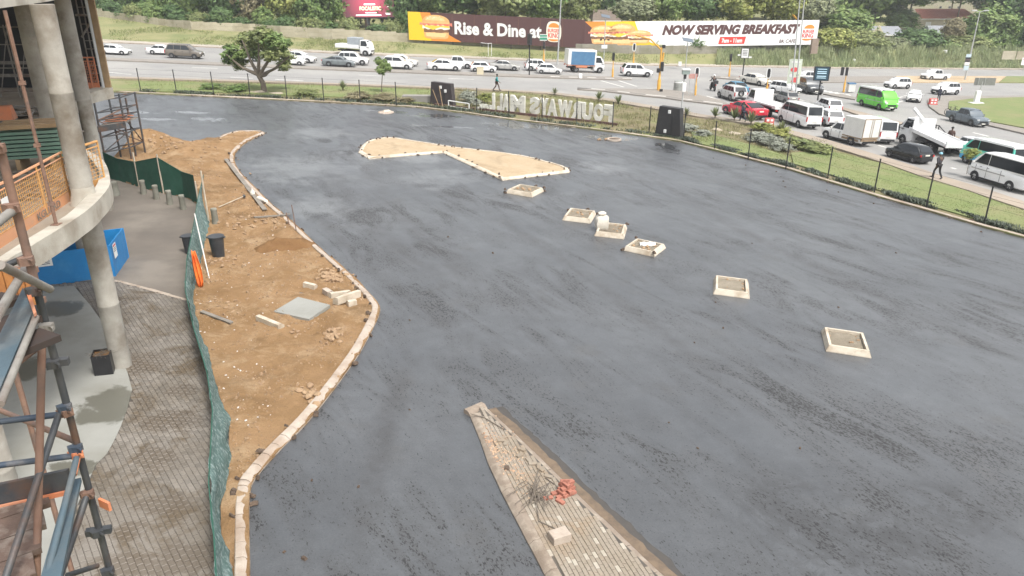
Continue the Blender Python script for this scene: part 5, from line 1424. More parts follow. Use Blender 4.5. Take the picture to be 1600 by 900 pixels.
    if kind != 'cabtruck':
        for s in (1, -1):
            for xs in ((.86, -.05, -.92) if kind != 'minibus' else (1.62, .62, -.62)):
                ex.append(('door_seam', MB().box((xs * (c['wb'] / 2.68 if kind != 'minibus' else 1), s * (w - .002), (z0 + belt) / 2 + .03), (.022, .02, belt - z0 - .22)), TRIM))
    ex.append(('grille', MB().box((f - .03, 0, hood * .60), (.08, w * 1.15, .20)), TRIM))
    ex.append(('bumper', MB().box((f - .06, 0, z0 + .12), (.16, w * 1.45, .16)), TRIM))
    if kind != 'cabtruck': ex.append(('bumper', MB().box((r + .06, 0, z0 + .16), (.16, w * 1.5, .20)), TRIM))
    ex.append(('number_plate', MB().box((f + .02, 0, .42), (.02, .46, .11)), PLATE))
    if kind != 'cabtruck': ex.append(('number_plate', MB().box((r - .012, 0, .78 if kind != 'pickup' else .62), (.03, .46, .12)), PLATE))
    for nm, m, mt in [e for e in ex if e]: P_.append((nm, m, mt, 0))
    if kind in ('suv', 'mpv', 'minibus', 'sedan', 'hatch', 'coupe', 'pickup'):
        for s in (1, -1):
            for fx in ((.32, .62) if kind != 'minibus' else (.15, .3)):
                P_.append(('door_handle', MB().box((A0 + (B0 - A0) * fx, s * w * .995, belt - .16), (.16, .03, .03)), TRIM, 0))
    if kind == 'pickup':
        b = MB(); xb = c['xb'] - .1; L = xb - r
        for s in (1, -1): b.cbox(((xb + r) / 2, s * (w - .05), .90), (L, .09, .46), ch=.02)
        b.cbox((r + .04, 0, .90), (.07, 2 * w - .1, .46), ch=.02); b.box((xb - .02, 0, .88), (.05, 2 * w - .12, .4)); b.box(((xb + r) / 2, 0, .74), (L, 2 * w - .1, .04), mi=1)
        P_.append(('load_bed', b, 'paint+trim', 0))
    out = []
    for nm, m, mt, sm in P_:
        mats = [TRIM] if isinstance(mt, str) else [mt]
        if mt == 'paint+trim': mats = [TRIM, TRIM]
        out.append((nm, m.mesh(nm, mats, smooth=sm if sm else False), mt))
    CM[kind] = (out, tme, rme, ame, wheels, Rr)
    return CM[kind]
PAINTS = {}
def paint_of(c):
    if c not in PAINTS: PAINTS[c] = paint('paint_%d' % len(PAINTS), c)
    return PAINTS[c]
def recolor(o, m, i=0):
    o.material_slots[i].link = 'OBJECT'; o.material_slots[i].material = m
def place(o, p, d, s=1.0):
    d = Vector(d); o.matrix_world = planemat(p, d, (s, s, s))
def build_car(kind, col, label, cat, p, d, s=1.0, group='vehicles in the street traffic', name=None, skip=()):
    parts, tme, rme, ame, wheels, Rr = car_parts(kind)
    nm = name or {'sedan': 'parked_sedan'}.get(kind, kind)
    t = thing(nm, label, cat, group=group); place(t, p, d, s); pm = paint_of(col)
    for n_, me, mt in parts:
        if n_ in skip: continue
        o = inst(n_, me, t)
        if isinstance(mt, str): recolor(o, pm)
    for x, y in wheels:
        if kind == 'cabtruck' and x < 0: continue
        o = inst('wheel', tme, t, (x, y, Rr)); inst('rim', rme, o)
        a = inst('wheel_arch', ame, t, mat=Matrix.Translation((x, (y + (.105 if y > 0 else -.105)), Rr)) @ (Matrix.Identity(4) if y > 0 else Matrix.Rotation(math.pi, 4, 'Z')))
    return t
def from_px(kind, rear, front, dz=0.012, fixed=None):
    """placement from where the near side wheels stand"""
    a, b = G(*rear, dz), G(*front, dz); d = b - a; L = d.length; wb = CARS[kind]['wb']; s = max(.9, min(1.12, L / wb)); d.normalize()
    if fixed: s = fixed
    side = NRM.cross(d); mid = (a + b) / 2
    toward = -mid; toward.z = 0
    off = (CARS[kind]['w'] - .05) * s
    if side.dot(toward) > 0: off = -off
    return mid + side * off, d, s
WHITE, SILV, DGREY, LGREY = (.74, .74, .73), (.50, .50, .49), (.10, .115, .125), (.36, .355, .335)
def car(kind, rear, front, col, label, cat, name=None, **kw):
    p, d, s = from_px(kind, rear, front); return build_car(kind, col, label, cat, p, d, s, name=name, **kw)
car('sedan', (163, 85), (189.7, 86.3), WHITE, 'white sedan half hidden by the building at the left end of the street', 'car', 'sedan_car')
car('sedan', (238.8, 85.3), (266, 86.6), WHITE, 'white sedan just behind the brown people carrier', 'car', 'sedan_car')
car('mpv', (268.5, 91), (304, 92.6), (.145, .125, .10), 'dark brown people carrier beside a white sedan', 'car', 'people_carrier')
car('hatch', (372, 95.2), (397, 96.4), (.62, .62, .61), 'white car behind the trunk of the spreading tree', 'car', 'hatchback_car')
car('hatch', (440, 101.5), (468, 102.8), WHITE, 'white car emerging from behind the spreading tree, near lane', 'car', 'hatchback_car')
car('sedan', (450, 97.2), (480.6, 99), WHITE, 'white sedan emerging from behind the spreading tree, far lane', 'car', 'sedan_car')
car('coupe', (513.7, 103.8), (545, 105.2), (.15, .17, .175), 'blue grey fastback car in front of the white crew truck', 'car', 'fastback_car')
car('suv', (535, 101.3), (566, 102.6), WHITE, 'white off road car between the grey fastback and the white truck', 'car', 'off_road_car')
car('hatch', (603, 107.4), (635.5, 109), WHITE, 'white hatchback just behind the thin young tree', 'car', 'hatchback_car')
car('sedan', (611, 102.4), (642, 104), WHITE, 'white sedan in the far lane behind the hatchback by the thin tree', 'car', 'sedan_car')
car('sedan', (679.5, 110.3), (711.6, 111.5), WHITE, 'white sedan in front of a small white pickup', 'car', 'sedan_car')
car('pickup', (698, 106.3), (730, 107.8), WHITE, 'white pickup in the far lane between two white cars', 'pickup', 'pickup_truck')
car('hatch', (742, 112.4), (768.3, 113.5), WHITE, 'white hatchback behind the small cream box on the median', 'car', 'hatchback_car')
car('sedan', (775, 109.8), (803.3, 111), LGREY, 'grey silver sedan behind the black light box pole', 'car', 'sedan_car')
car('suv', (829, 111), (856, 112), WHITE, 'white car in the far lane behind the silver hatchback', 'car', 'off_road_car')
car('hatch', (845.4, 115.3), (871, 116.5), (.60, .60, .59), 'silver white hatchback by the light pole behind the blue truck', 'car', 'hatchback_car')
car('suv', (981.5, 119.8), (1011, 121), WHITE, 'white coupe like car crossing past the orange signal mast', 'car', 'off_road_car')
car('sedan', (1162, 130.5), (1185.6, 134.6), (.62, .595, .53), 'cream sedan crossing behind the green traffic signal', 'car', 'sedan_car')
car('sedan', (1146, 146.5), (1131, 142), (.07, .22, .33), 'blue sedan behind the silver off road car with spare wheel', 'car', 'sedan_car')
paj = car('suv', (1140.3, 157.8), (1123.3, 152.6), SILV, 'silver off road car with a spare wheel on its rear door', 'car', 'off_road_car')
tm_ = car_parts('suv'); inst('spare_wheel', tm_[1], paj, mat=Matrix.Translation((-2.22, .05, 1.0)) @ Matrix.Rotation(R(90), 4, 'Z'))
car('coupe', (1166, 186.5), (1131.7, 177.6), (.55, .025, .045), 'red coupe at the head of the queue beside the verge', 'car', 'coupe_car')
car('suv', (1209.5, 145.4), (1232, 148.6), WHITE, 'white boxy off road car turning in front of a dark one', 'car', 'off_road_car')
car('suv', (1243, 141.5), (1261, 147.4), (.065, .07, .075), 'dark grey off road car turning behind a white one', 'car', 'off_road_car')
car('hatch', (1225.5, 162), (1211, 157.5), (.24, .235, .225), 'grey hatchback behind the white flatbed in the queue', 'car', 'hatchback_car')
car('pickup', (1277, 130), (1252, 129.2), WHITE, 'white pickup behind the roadside banner', 'pickup', 'pickup_truck')
car('minibus', (1246.2, 199.5), (1219.5, 190.8), (.78, .78, .76), 'white minibus taxi with black windows behind the white flatbed', 'minibus', 'minibus_taxi')
car('suv', (1288, 178), (1272, 172.5), WHITE, 'white off road car beside the black light box pole in the queue', 'car', 'off_road_car')
car('suv', (1286, 196.8), (1272, 191), (.70, .70, .70), 'white car between the front minibus and the box pickup', 'car', 'off_road_car')
car('minibus', (1361, 222), (1338, 213), (.76, .76, .75), 'white minibus taxi hidden behind the white box pickup', 'minibus', 'minibus_taxi')
car('pickup', (1437, 226), (1397, 215), (.022, .022, .024), 'black pickup with a roll bar beside the white tow truck', 'pickup', 'pickup_truck')
car('hatch', (1423.7, 255), (1389.4, 245.6), (.012, .014, .015), 'black hatchback in the queue beside the verge', 'car', 'hatchback_car')
gm = car('minibus', (1345.3, 165.5), (1372.4, 172.3), (.13, .58, .045), 'bright green minibus with a white roof', 'minibus', 'minibus_taxi')
car('suv', (1417, 139.2), (1397.3, 139), WHITE, 'white off road car in front of the white pickup on the far road', 'car', 'off_road_car')
car('pickup', (1475.7, 126.2), (1454, 126), WHITE, 'white pickup alone beside the sandy median', 'pickup', 'pickup_truck')
car('suv', (1494, 148.5), (1474, 148.8), WHITE, 'white car turning at the corner of the grass island', 'car', 'off_road_car')
build_car('sedan', (.72, .72, .70), 'low white sports car coming round the corner', 'car', G(1427, 158, .01), G(1424, 166) - G(1428, 150), .95, name='sports_car')
gp = car('pickup', (1486, 190), (1515.4, 197.3), (.11, .135, .155), 'slate grey double cab pickup leaving past the grass island', 'pickup', 'pickup_truck')
car('suv', (1512, 246), (1487.6, 239), (.66, .66, .66), 'white car ahead of the turquoise minibus', 'car', 'off_road_car')
tq = car('minibus', (1556, 268), (1507, 254.6), (.12, .60, .47), 'turquoise and blue minibus with a white roof', 'minibus', 'minibus_taxi')
hw_ = car('minibus', (1575, 298), (1521, 281.5), (.78, .78, .77), 'white minibus taxi with a dark window band at the right edge', 'minibus', 'minibus_taxi')
def capping(t, col, z0=1.93, kind='minibus'):
    c = CARS[kind]; H, belt, w = c['H'], c['belt'], c['w']; wt = w * .86; wb_ = w * .93
    def ring(zt, x):
        return [(0, zt - .16), (wt + .045, zt - .17), (wt + .025, zt - .03), (wt * .88, zt + .022), (0, zt + .065)]
    m = loft([(c['xf'] + .10, ring(H - .10, 0)), (c['xf'] - .1, ring(H, 0)), (0, ring(H + .02, 0)), (c['xr'] + .1, ring(H, 0)), (c['xr'] - .06, ring(H - .08, 0))])
    m.build('roof', paint_of(col), t, smooth=40, local=True)
capping(gm, (.76, .78, .74)); capping(tq, (.76, .78, .76))
def band(t, kind, x0, x1, z0, z1, col, name='stripe', slant=0.0):
    w = CARS[kind]['w']
    for s in (1, -1):
        MB().prism([(x0, s * (w + .004), z0), (x1, s * (w + .004), z0), (x1 + slant, s * (w + .004), z1), (x0 + slant, s * (w + .004), z1)], (0, s * .01, 0)).build(name, paint_of(col) if isinstance(col, tuple) else col, t, local=True)
band(tq, 'minibus', -2.5, 2.2, .40, .72, (.03, .32, .60))
band(tq, 'minibus', -2.4, -1.0, .75, 1.15, (.05, .50, .62), slant=.2)
for t in (hw_, gm): band(t, 'minibus', -1.0, 2.0, .88, .95, (.35, .35, .34))
inst('step', MB().box((-2.82, 0, .42), (.2, 1.6, .06)).mesh('step', TRIM), hw_)
# a bicycle carried on the grey pickup's tail
bk = thing('bicycle', 'dark bicycle carried upright behind the slate grey pickup', 'bicycle'); place(bk, gp.matrix_world @ Vector((-3.0, 0, .55)), gp.matrix_world.to_3x3() @ Vector((0, 1, 0)))
def torus(R_, r_, n=22, k=6):
    m = MB(); vs = []
    for i in range(n):
        a = 2 * math.pi * i / n
        for j in range(k):
            b = 2 * math.pi * j / k; rr = R_ + r_ * math.cos(b); vs.append((rr * math.cos(a), r_ * math.sin(b), rr * math.sin(a)))
    m.add(vs, [(i * k + j, ((i + 1) % n) * k + j, ((i + 1) % n) * k + (j + 1) % k, i * k + (j + 1) % k) for i in range(n) for j in range(k)]); return m
for x in (-.5, .5):
    m = torus(.33, .03)
    for v in m.v: v.x += x; v.z += .34
    for a in range(8): m.tube((x, 0, .34), (x + .32 * math.cos(a * .785), 0, .34 + .32 * math.sin(a * .785)), .006, n=4)
    m.build('wheel', TYRE, bk, local=True)
fm = MB()
for a, b in (((-.5, .34), (-.1, .34)), ((-.1, .34), (-.2, .82)), ((-.5, .34), (-.17, .7)), ((-.1, .34), (.36, .78)), ((-.17, .72), (.36, .8)), ((.5, .34), (.36, .92))): fm.tube((a[0], 0, a[1]), (b[0], 0, b[1]), .022, n=6)
fm.build('frame', RIMD, bk, local=True); MB().box((-.22, 0, .86), (.24, .12, .05)).build('saddle', TRIM, bk, local=True); MB().tube((.36, -.28, .95), (.36, .28, .95), .016, n=6).build('handlebar', TRIM, bk, local=True)
# roll bar of the black pickup
for o in bpy.data.objects:
    if o.get('label', '').startswith('black pickup with a roll bar'):
        m = MB()
        for x in (-1.15, -1.45): m.path([(x, -.78, 1.1), (x - .02, -.72, 1.62), (x - .02, .72, 1.62), (x, .78, 1.1)], .04, 6)
        for y in (-.75, .75): m.path([(-1.45, y, 1.6), (-2.3, y, 1.15)], .04, 6)
        m.build('roll_bar', TRIM, o, local=True)
# ------------------------------------------------------------------ trucks on a cab and chassis
def truck(p, d, s, label, cat, name, bodyf, cabcol=WHITE, rear=-1.65, dual=True):
    t = build_car('cabtruck', cabcol, label, cat, p, d, s, name=name)
    for y in (-.42, .42): MB().box((-.55, y, .62), (4.4, .09, .18)).build('chassis_rail', TRIM, t, local=True)
    _, tme, rme, ame, wheels, Rr = car_parts('cabtruck')
    for y in (.83, -.83):
        o = inst('wheel', tme, t, (rear, y, Rr)); inst('rim', rme, o)
        if dual: inst('wheel', tme, t, (rear, y * .74, Rr))
    bodyf(t)
    return t
def pl(t, name, c, d, mat, ch=.02, **kw): return MB().cbox(c, d, ch=ch, **kw).build(name, mat, t, local=True)
TARP = M('blue_tarpaulin', (.055, .15, .27), (.075, .18, .31), 2.2, .6, .4, 5)
WPAINT = paint_of(WHITE); TAN = M('dusty_tan_chassis', (.30, .22, .14), (.22, .16, .10), 3, .85)
def curtain(t):
    pl(t, 'floor', (-.95, 0, .98), (3.9, 2.0, .12), ORANGE); pl(t, 'box', (-.95, 0, 2.02), (3.9, 2.06, 1.96), WPAINT)
    for s in (1, -1):
        m = MB(); n = 20; vs = []
        for j in range(8):
            for i in range(n): vs.append((.82 - 3.3 * i / (n - 1), s * (1.045 + .022 * noise.noise(Vector((i * .8, j * .5, s)))), 1.02 + 1.72 * j / 7))
        m.add(vs, [(j * n + i, j * n + i + 1, (j + 1) * n + i + 1, (j + 1) * n + i) if s < 0 else (j * n + i, (j + 1) * n + i, (j + 1) * n + i + 1, j * n + i + 1) for j in range(7) for i in range(n - 1)])
        m.build('curtain', TARP, t, smooth=60, local=True)
    for s in (1, -1): MB().box((-.95, s * .98, .82), (1.6, .05, .3)).build('side_guard', ORANGE, t, local=True)
    pl(t, 'tail_light', (-2.92, .8, .85), (.06, .3, .12), LAMPR); pl(t, 'tail_light', (-2.92, -.8, .85), (.06, .3, .12), LAMPR)
def trk(rear, front, *a, **k):
    p, d, s = from_px('cabtruck', rear, front); return truck(p, d, s, *a, **k)
trk((900, 113.4), (936.5, 114.5), 'white truck with a blue tarpaulin side in the near lane', 'truck', 'curtain_truck', curtain)
GREYBOX = M('grey_crate_side', (.34, .37, .39), (.28, .31, .33), 2, .6)
def crew(t):
    pl(t, 'deck', (-1.1, 0, 1.0), (3.6, 1.95, .12), WPAINT); pl(t, 'crate', (-.2, 0, 1.75), (1.7, 1.8, 1.3), GREYBOX)
    for s in (1, -1): pl(t, 'side_board', (-1.1, s * .97, 1.25), (3.6, .05, .42), WPAINT)
    pl(t, 'tail_board', (-2.88, 0, 1.25), (.05, 1.95, .42), WPAINT)
trk((537, 85.5), (571, 88), 'white truck with a grey crate in the far lane behind the white off road car', 'truck', 'crate_truck', crew)
def flatbed(t, slope=0.0, boom=False):
    m = MB(); a = slope
    m.cbox((-1.05, 0, 1.0), (4.2, 2.05, .14), ch=.02)
    for s in (1, -1): m.cbox((-1.05, s * 1.0, 1.12), (4.2, .07, .16), ch=.02)
    if slope:
        rm = Matrix.Rotation(slope, 3, 'Y')
        for v in m.v:
            q = rm @ (v - Vector((1.0, 0, 1.2))) ; v.xyz = q + Vector((1.0, 0, 1.5))
    m.build('flat_deck', WPAINT, t, local=True)
    pl(t, 'headboard', (.75, 0, 1.6), (.08, 1.9, 1.2), WPAINT)
    pl(t, 'tool_box', (-.5, 0, .78), (1.2, 1.8, .25), TRIM)
    for s in (.83, -.83): pl(t, 'tail_light', (-3.1, s, .8), (.06, .22, .12), LAMPR)
    for s in (1, -1):
        for k in range(3): pl(t, 'vent', (.86 + k * .14 - .02, s * .872, 1.72), (.07, .03, .30), TRIM)
        MB().prism([(-2.6, s * 1.045, .94), (-.4, s * 1.045, .94), (.2, s * 1.045, 1.06), (-2.6, s * 1.045, 1.06)], (0, s * .006, 0)).build('stripe', flat('maroon_stripe', (.12, .03, .05)) if 'maroon_stripe' not in bpy.data.materials else bpy.data.materials['maroon_stripe'], t, local=True) if not slope else None
    if boom:
        MB().tube((.4, .2, 1.9), (1.2, .9, 2.9), .14, n=8).build('boom', WPAINT, t, local=True)
        pl(t, 'ramp', (-3.2, 0, .95), (.12, 1.9, .5), WPAINT)
trk((1198.4, 184), (1166, 173.6), 'white flatbed tow truck behind the red coupe', 'tow truck', 'flatbed_truck', lambda t: flatbed(t))
trk((1452, 239), (1408.6, 225.5), 'white tow truck with a tilted deck and raised boom', 'tow truck', 'tow_truck', lambda t: flatbed(t, -.11, True))
# box pickup
bp_ = car('pickup', (1328.3, 226.7), (1289.7, 216.6), (.72, .72, .70), 'dusty white pickup carrying a tall white cargo box', 'pickup', 'box_pickup', skip=('load_bed',))
pl(bp_, 'cargo_box', (-1.65, 0, 1.72), (2.35, 2.0, 1.75), WPAINT, ch=.05); pl(bp_, 'load_floor', (-1.65, 0, .80), (2.4, 1.95, .12), TAN)
for s in (.48, -.48):
    pl(bp_, 'rear_door', (-2.84, s, 1.72), (.04, .90, 1.62), paint_of((.66, .65, .62))); pl(bp_, 'door_bar', (-2.87, s * .25, 1.72), (.03, .04, 1.6), TAN)
for z in (.9, 2.56): pl(bp_, 'door_frame', (-2.84, 0, z), (.05, 1.98, .07), TAN)
for s in (.97, -.97): pl(bp_, 'door_frame', (-2.84, s, 1.72), (.05, .06, 1.6), TAN)
pl(bp_, 'tail_beam', (-2.75, 0, .62), (.12, 1.9, .16), TAN)
for s in (1, -1): pl(bp_, 'mud_panel', (-1.4, s * .93, .55), (2.0, .04, .2), TAN)
# motorbike and rider
mp_ = G(1113, 141.5, .01); md = G(1108, 138.5) - G(1118, 142.5)
mk = thing('motorcycle', 'black motorcycle with a top box and rider ahead of the silver off road car', 'motorcycle'); place(mk, mp_, md, 1.1)
for x in (-.68, .68):
    m = torus(.24, .075, 20, 8)
    for v in m.v: v.x += x; v.z += .315
    w_ = m.build('wheel', TYRE, mk, smooth=50, local=True); MB().tube((x, -.05, .315), (x, .05, .315), .16, n=12).build('rim', RIMD, w_, local=True)
MB().path([(.68, .07, .32), (.45, .07, .95)], .035, 6).path([(.68, -.07, .32), (.45, -.07, .95)], .035, 6).build('fork', RIM, mk, local=True)
loft([(.55, [(0, .6), (.08, .62), (.1, .75), (.06, .9), (0, .95)]), (.2, [(0, .35), (.16, .4), (.2, .65), (.16, .95), (0, 1.0)]), (-.2, [(0, .3), (.16, .35), (.17, .6), (.13, .8), (0, .82)]), (-.75, [(0, .6), (.1, .62), (.12, .72), (.1, .8), (0, .82)])]).build('body', TRIM, mk, smooth=40, local=True)
MB().cbox((-.78, 0, 1.05), (.42, .46, .36), ch=.04).build('top_box', TRIM, mk, local=True); MB().tube((.42, -.38, 1.05), (.42, .38, 1.05), .02, n=6).build('handlebar', TRIM, mk, local=True); pl(mk, 'headlight', (.62, 0, .9), (.1, .2, .16), LAMPW); pl(mk, 'tail_light', (-.9, 0, .74), (.05, .16, .08), LAMPR)

# ------------------------------------------------------------------ people
SKIN = M('skin', (.10, .055, .035), rough=.6); HAIR = flat('dark_hair', (.012, .011, .01), .8)
def skin_mesh(verts, edges, radii, root=0, lev=1):
    me = bpy.data.meshes.new('figure'); me.from_pydata(verts, edges, [])
    o = bpy.data.objects.new('figure', me); COL.objects.link(o)
    md_ = o.modifiers.new('s', 'SKIN'); md_.use_smooth_shade = True
    for i, r in enumerate(radii):
        d = me.skin_vertices[0].data[i]; d.radius = r if isinstance(r, tuple) else (r, r)
        d.use_root = i == root
    o.modifiers.new('u', 'SUBSURF').levels = lev
    dg = bpy.context.evaluated_depsgraph_get(); dg.update()
    m = bpy.data.meshes.new_from_object(o.evaluated_get(dg)); bpy.data.objects.remove(o)
    return m
def person(loc, d, label, shirt, trousers, pose='walk', cap=None, group=None, h=1.74, hold=None):
    k = h / 1.74
    st = .30 if pose == 'walk' else .05
    bend = .10 if pose == 'walk' else .02
    if pose == 'ride':
        hipL, kneeL, ankL, toeL = (0, .14, .0), (.42, .22, -.12), (.12, .2, -.48), (.3, .22, -.52)
        hipR, kneeR, ankR, toeR = (0, -.14, .0), (.42, -.22, -.12), (.12, -.2, -.48), (.3, -.22, -.52)
        pel = (0, 0, .06); ch = (.18, 0, .46); nk = (.24, 0, .62)
        elL, wrL, elR, wrR = (.36, .30, .30), (.58, .32, .22), (.36, -.30, .30), (.58, -.32, .22); shL, shR = (.2, .2, .54), (.2, -.2, .54)
    else:
        pel = (0, 0, .93); ch = (.03, 0, 1.30); nk = (.04, 0, 1.48)
        hipL, kneeL, ankL, toeL = (0, .10, .90), (st * .75, .10, .50), (st, .10, .09), (st + .17, .12, .03)
        hipR, kneeR, ankR, toeR = (0, -.10, .90), (-st * .25, -.10, .48), (-st * 1.25, -.10, .13), (-st * 1.25 + .14, -.12, .03)
        shL, shR = (.03, .19, 1.42), (.03, -.19, 1.42)
        elL, wrL, elR, wrR = (-st * .4 - .03, .25, 1.13), (-st * .5 + .06, .25, .90), (st * .5, -.25, 1.13), (st * .9 + .1, -.23, .94)
    hd = Vector(nk) + Vector((.03, 0, .17)); hd2 = Vector(nk) + Vector((.02, 0, .26))
    V = [pel, ch, nk, tuple(Vector(nk) + Vector((.01, 0, .08))), tuple(hd), tuple(hd2), shL, elL, wrL, shR, elR, wrR, hipL, kneeL, ankL, toeL, hipR, kneeR, ankR, toeR]
    E_ = [(0, 1), (1, 2), (2, 3), (3, 4), (4, 5), (1, 6), (6, 7), (7, 8), (1, 9), (9, 10), (10, 11), (0, 12), (12, 13), (13, 14), (14, 15), (0, 16), (16, 17), (17, 18), (18, 19)]
    Rd = [(.14, .11), (.16, .115), .07, .055, (.088, .10), (.075, .085), .062, .047, .033, .062, .047, .033, .088, .06, .042, .035, .088, .06, .042, .035]
    # palms and five fingers each
    for wi, ei, s in ((8, 7, 1), (11, 10, -1)):
        w_ = Vector(V[wi]); dr = (w_ - Vector(V[ei])).normalized(); sd_ = dr.cross(Vector((0, 1, 0))).normalized()
        V.append(tuple(w_ + dr * .08)); pi_ = len(V) - 1; E_.append((wi, pi_)); Rd.append((.036, .02))
        for f, l in ((-.03, .07), (-.01, .085), (.01, .08), (.03, .065)):
            a = w_ + dr * (.10 + l * .5) + sd_ * f + Vector((.008, 0, 0)); b = w_ + dr * (.10 + l) + sd_ * f * 1.1 + Vector((.022, 0, 0))
            V += [tuple(a), tuple(b)]; E_ += [(pi_, len(V) - 2), (len(V) - 2, len(V) - 1)]; Rd += [.009, .008]
        a = w_ + dr * .05 + sd_ * .045 + Vector((.01, 0, 0)); V.append(tuple(a)); E_.append((wi, len(V) - 1)); Rd.append(.010)
    V = [tuple(Vector(v) * k) for v in V]; Rd = [tuple(x * k for x in r) if isinstance(r, tuple) else r * k for r in Rd]
    t = thing('person', label, 'person', group=group)
    d = Vector(d); d.z = 0; d.normalize(); t.location = loc; t.rotation_euler = (0, 0, math.atan2(d.y, d.x))
    me = skin_mesh(V, E_, Rd); me.materials.append(SKIN); inst('body', me, t)
    idx = [0, 1, 2, 6, 7, 9, 10]; ee = [(0, 1), (1, 2), (1, 3), (3, 4), (1, 5), (5, 6)]
    sl_ = [V[i] for i in idx]; ex = [tuple(Vector(V[7]).lerp(Vector(V[8]), .75)), tuple(Vector(V[10]).lerp(Vector(V[11]), .75))]
    me = skin_mesh(sl_ + ex, ee + [(4, 7), (6, 8)], [(.16 * k, .13 * k), (.18 * k, .135 * k), .075 * k, .078 * k, .06 * k, .078 * k, .06 * k, .045 * k, .045 * k]); me.materials.append(shirt); inst('shirt', me, t)
    idx = [0, 12, 13, 14, 16, 17, 18]
    me = skin_mesh([V[i] for i in idx], [(0, 1), (1, 2), (2, 3), (0, 4), (4, 5), (5, 6)], [(.155 * k, .125 * k), .10 * k, .075 * k, .058 * k, .10 * k, .075 * k, .058 * k]); me.materials.append(trousers); inst('trousers', me, t)
    for a, b in ((14, 15), (18, 19)):
        A, B_ = Vector(V[a]), Vector(V[b]); MB().tube(A + (A - B_) * .35 - up * .03, B_ + (B_ - A) * .25 - up * .0, .05 * k, .04 * k, 8).build('shoe', TRIM, t, local=True)
    hc_ = Vector(V[4]) + Vector((0, 0, .035 * k)); hm_ = MB(); hm_.lathe(hc_ + Vector((-.012, 0, 0)), [(.112 * k, 0), (.112 * k, .05), (.09 * k, .10), (.04 * k, .125)], 12)
    hm_.build('cap' if cap else 'hair', cap or HAIR, t, local=True, smooth=60)
    if cap and pose != 'ride': MB().prism([hc_ + Vector((.09, -.07, .03)), hc_ + Vector((.20, -.05, .02)), hc_ + Vector((.20, .05, .02)), hc_ + Vector((.09, .07, .03))], (0, 0, .012)).build('cap_peak', cap, t, local=True)
    f = MB()
    for s in (-1, 1): f.box(Vector(V[4]) + Vector((.098, s * .035, .0)) * k, (.015, .025, .012))
    f.build('eyes', TRIM, t, local=True)
    MB().tube(Vector(V[4]) + Vector((.09, 0, .01)) * k, Vector(V[4]) + Vector((.125, 0, -.035)) * k, .012, .018, 6).build('nose', SKIN, t, local=True)
    return t
def cloth(n, c): return M(n, c, tuple(x * .75 for x in c), 6, .9, .3, 20)
DK = cloth('black_cloth', (.018, .018, .02)); NV = cloth('navy_cloth', (.025, .03, .05)); TEAL = cloth('teal_cloth', (.02, .26, .27)); BRN = cloth('brown_cloth', (.10, .06, .05)); CHAR = cloth('charcoal_cloth', (.045, .042, .05))
person(G(776, 141.5, .25), G(830, 145) - G(770, 141), 'person in a teal jacket walking along the verge behind the sign letters', TEAL, BRN)
person(G(1160, 189.5, .25), G(1150, 186) - G(1165, 191), 'person in dark clothes walking beside the red coupe', NV, NV)
person(G(1463, 278.5, .25), G(1440, 270) - G(1470, 281), 'person with a light blue cap and dark jacket walking on the path', CHAR, DK, cap=flat('light_blue_cap', (.25, .50, .62)))
person(G(1466, 157.5, .15), G(1440, 150) - G(1470, 157), 'person in navy standing at the corner of the grass island', NV, NV, pose='stand')
person(G(1482, 231, .15), G(1484, 245) - G(1482, 225), 'person in brown standing behind the black pickup', BRN, DK, pose='stand')
rd = person((0, 0, 0), (1, 0, 0), 'motorcycle rider in black with a white helmet', DK, DK, pose='ride', cap=flat('white_helmet', (.75, .75, .75), .3))
rd.matrix_world = mk.matrix_world @ Matrix.Translation((-.28, 0, .86))
# ------------------------------------------------------------------ wire fence along the car park
BLACK = M('black_steel', (.016, .016, .018), (.025, .025, .025), 4, .5)
fence_px = [(100, 138), (160, 141), (220, 143), (276, 145), (334, 148.3), (391, 151), (448.5, 154.5), (506, 158), (563, 160.8), (619.5, 164.5), (745, 174), (795, 179.5), (847, 185.5), (900.6, 191.5), (957, 198), (1014, 206), (1068, 218.5), (1116, 232.5), (1169, 247), (1228, 262), (1293, 279), (1366, 300), (1447, 324), (1538, 349), (1640, 378), (1760, 412)]
fp = [G(a, b, .12) for a, b in fence_px]
fe = thing('wire_fence', 'black steel post and wire fence along the far kerb of the car park', 'fence', fp[0])
postme = MB().tube((0, 0, -.2), (0, 0, 2.12), .045, n=8).mesh('post', BLACK, smooth=50); capme = MB().box((0, 0, 2.13), (.1, .1, .03)).mesh('cap', BLACK)
for p in fp:
    o = inst('post', postme, fe, p - fe.location)
    o.rotation_euler = (rnd.uniform(-.012, .012), rnd.uniform(-.015, .015), 0); inst('cap', capme, o)
for h in (.25, .95, 1.6, 2.05):
    MB().path([p + up * h for p in fp], .006, 4).build('wire', BLACK, fe)

# ------------------------------------------------------------------ letters seen from behind
LET = M('letter_face', (.64, .63, .57), (.56, .55, .49), 1.6, .8, .3, 20, c3=(.40, .39, .33), s3=1.2); PLINTH = M('maroon_plinth', (.10, .045, .04), (.075, .038, .032), 2, .85, .4, 20)
la, lb = G(957, 195, .1), G(763, 173.5, .1)
sg = thing('letter_sign', 'row of tall pale free standing letters seen from behind', 'letter sign', (la + lb) / 2)
lu = (lb - la); LLn = lu.length; lu_h = lu.normalized(); ln = Vector((-lu_h.y, lu_h.x, 0)).normalized()
if ln.dot(-la) > 0: ln = -ln                                   # letters face the street, away from the car park
lh = zrow(la.x, la.y, 165.5) - la.z - .12
slots = [(1377, 1348, 'F'), (1312, 1280, 'O'), (1236, 1203, 'U'), (1162, 1128, 'R'), (1085, 1040, 'W'), (998, 966, 'A'), (942, 916, 'Y'), (876, 843, 'S'), (755, 706, 'M'), (671, 648, 'A'), (628, 611, 'L'), (572, 556, 'L')]
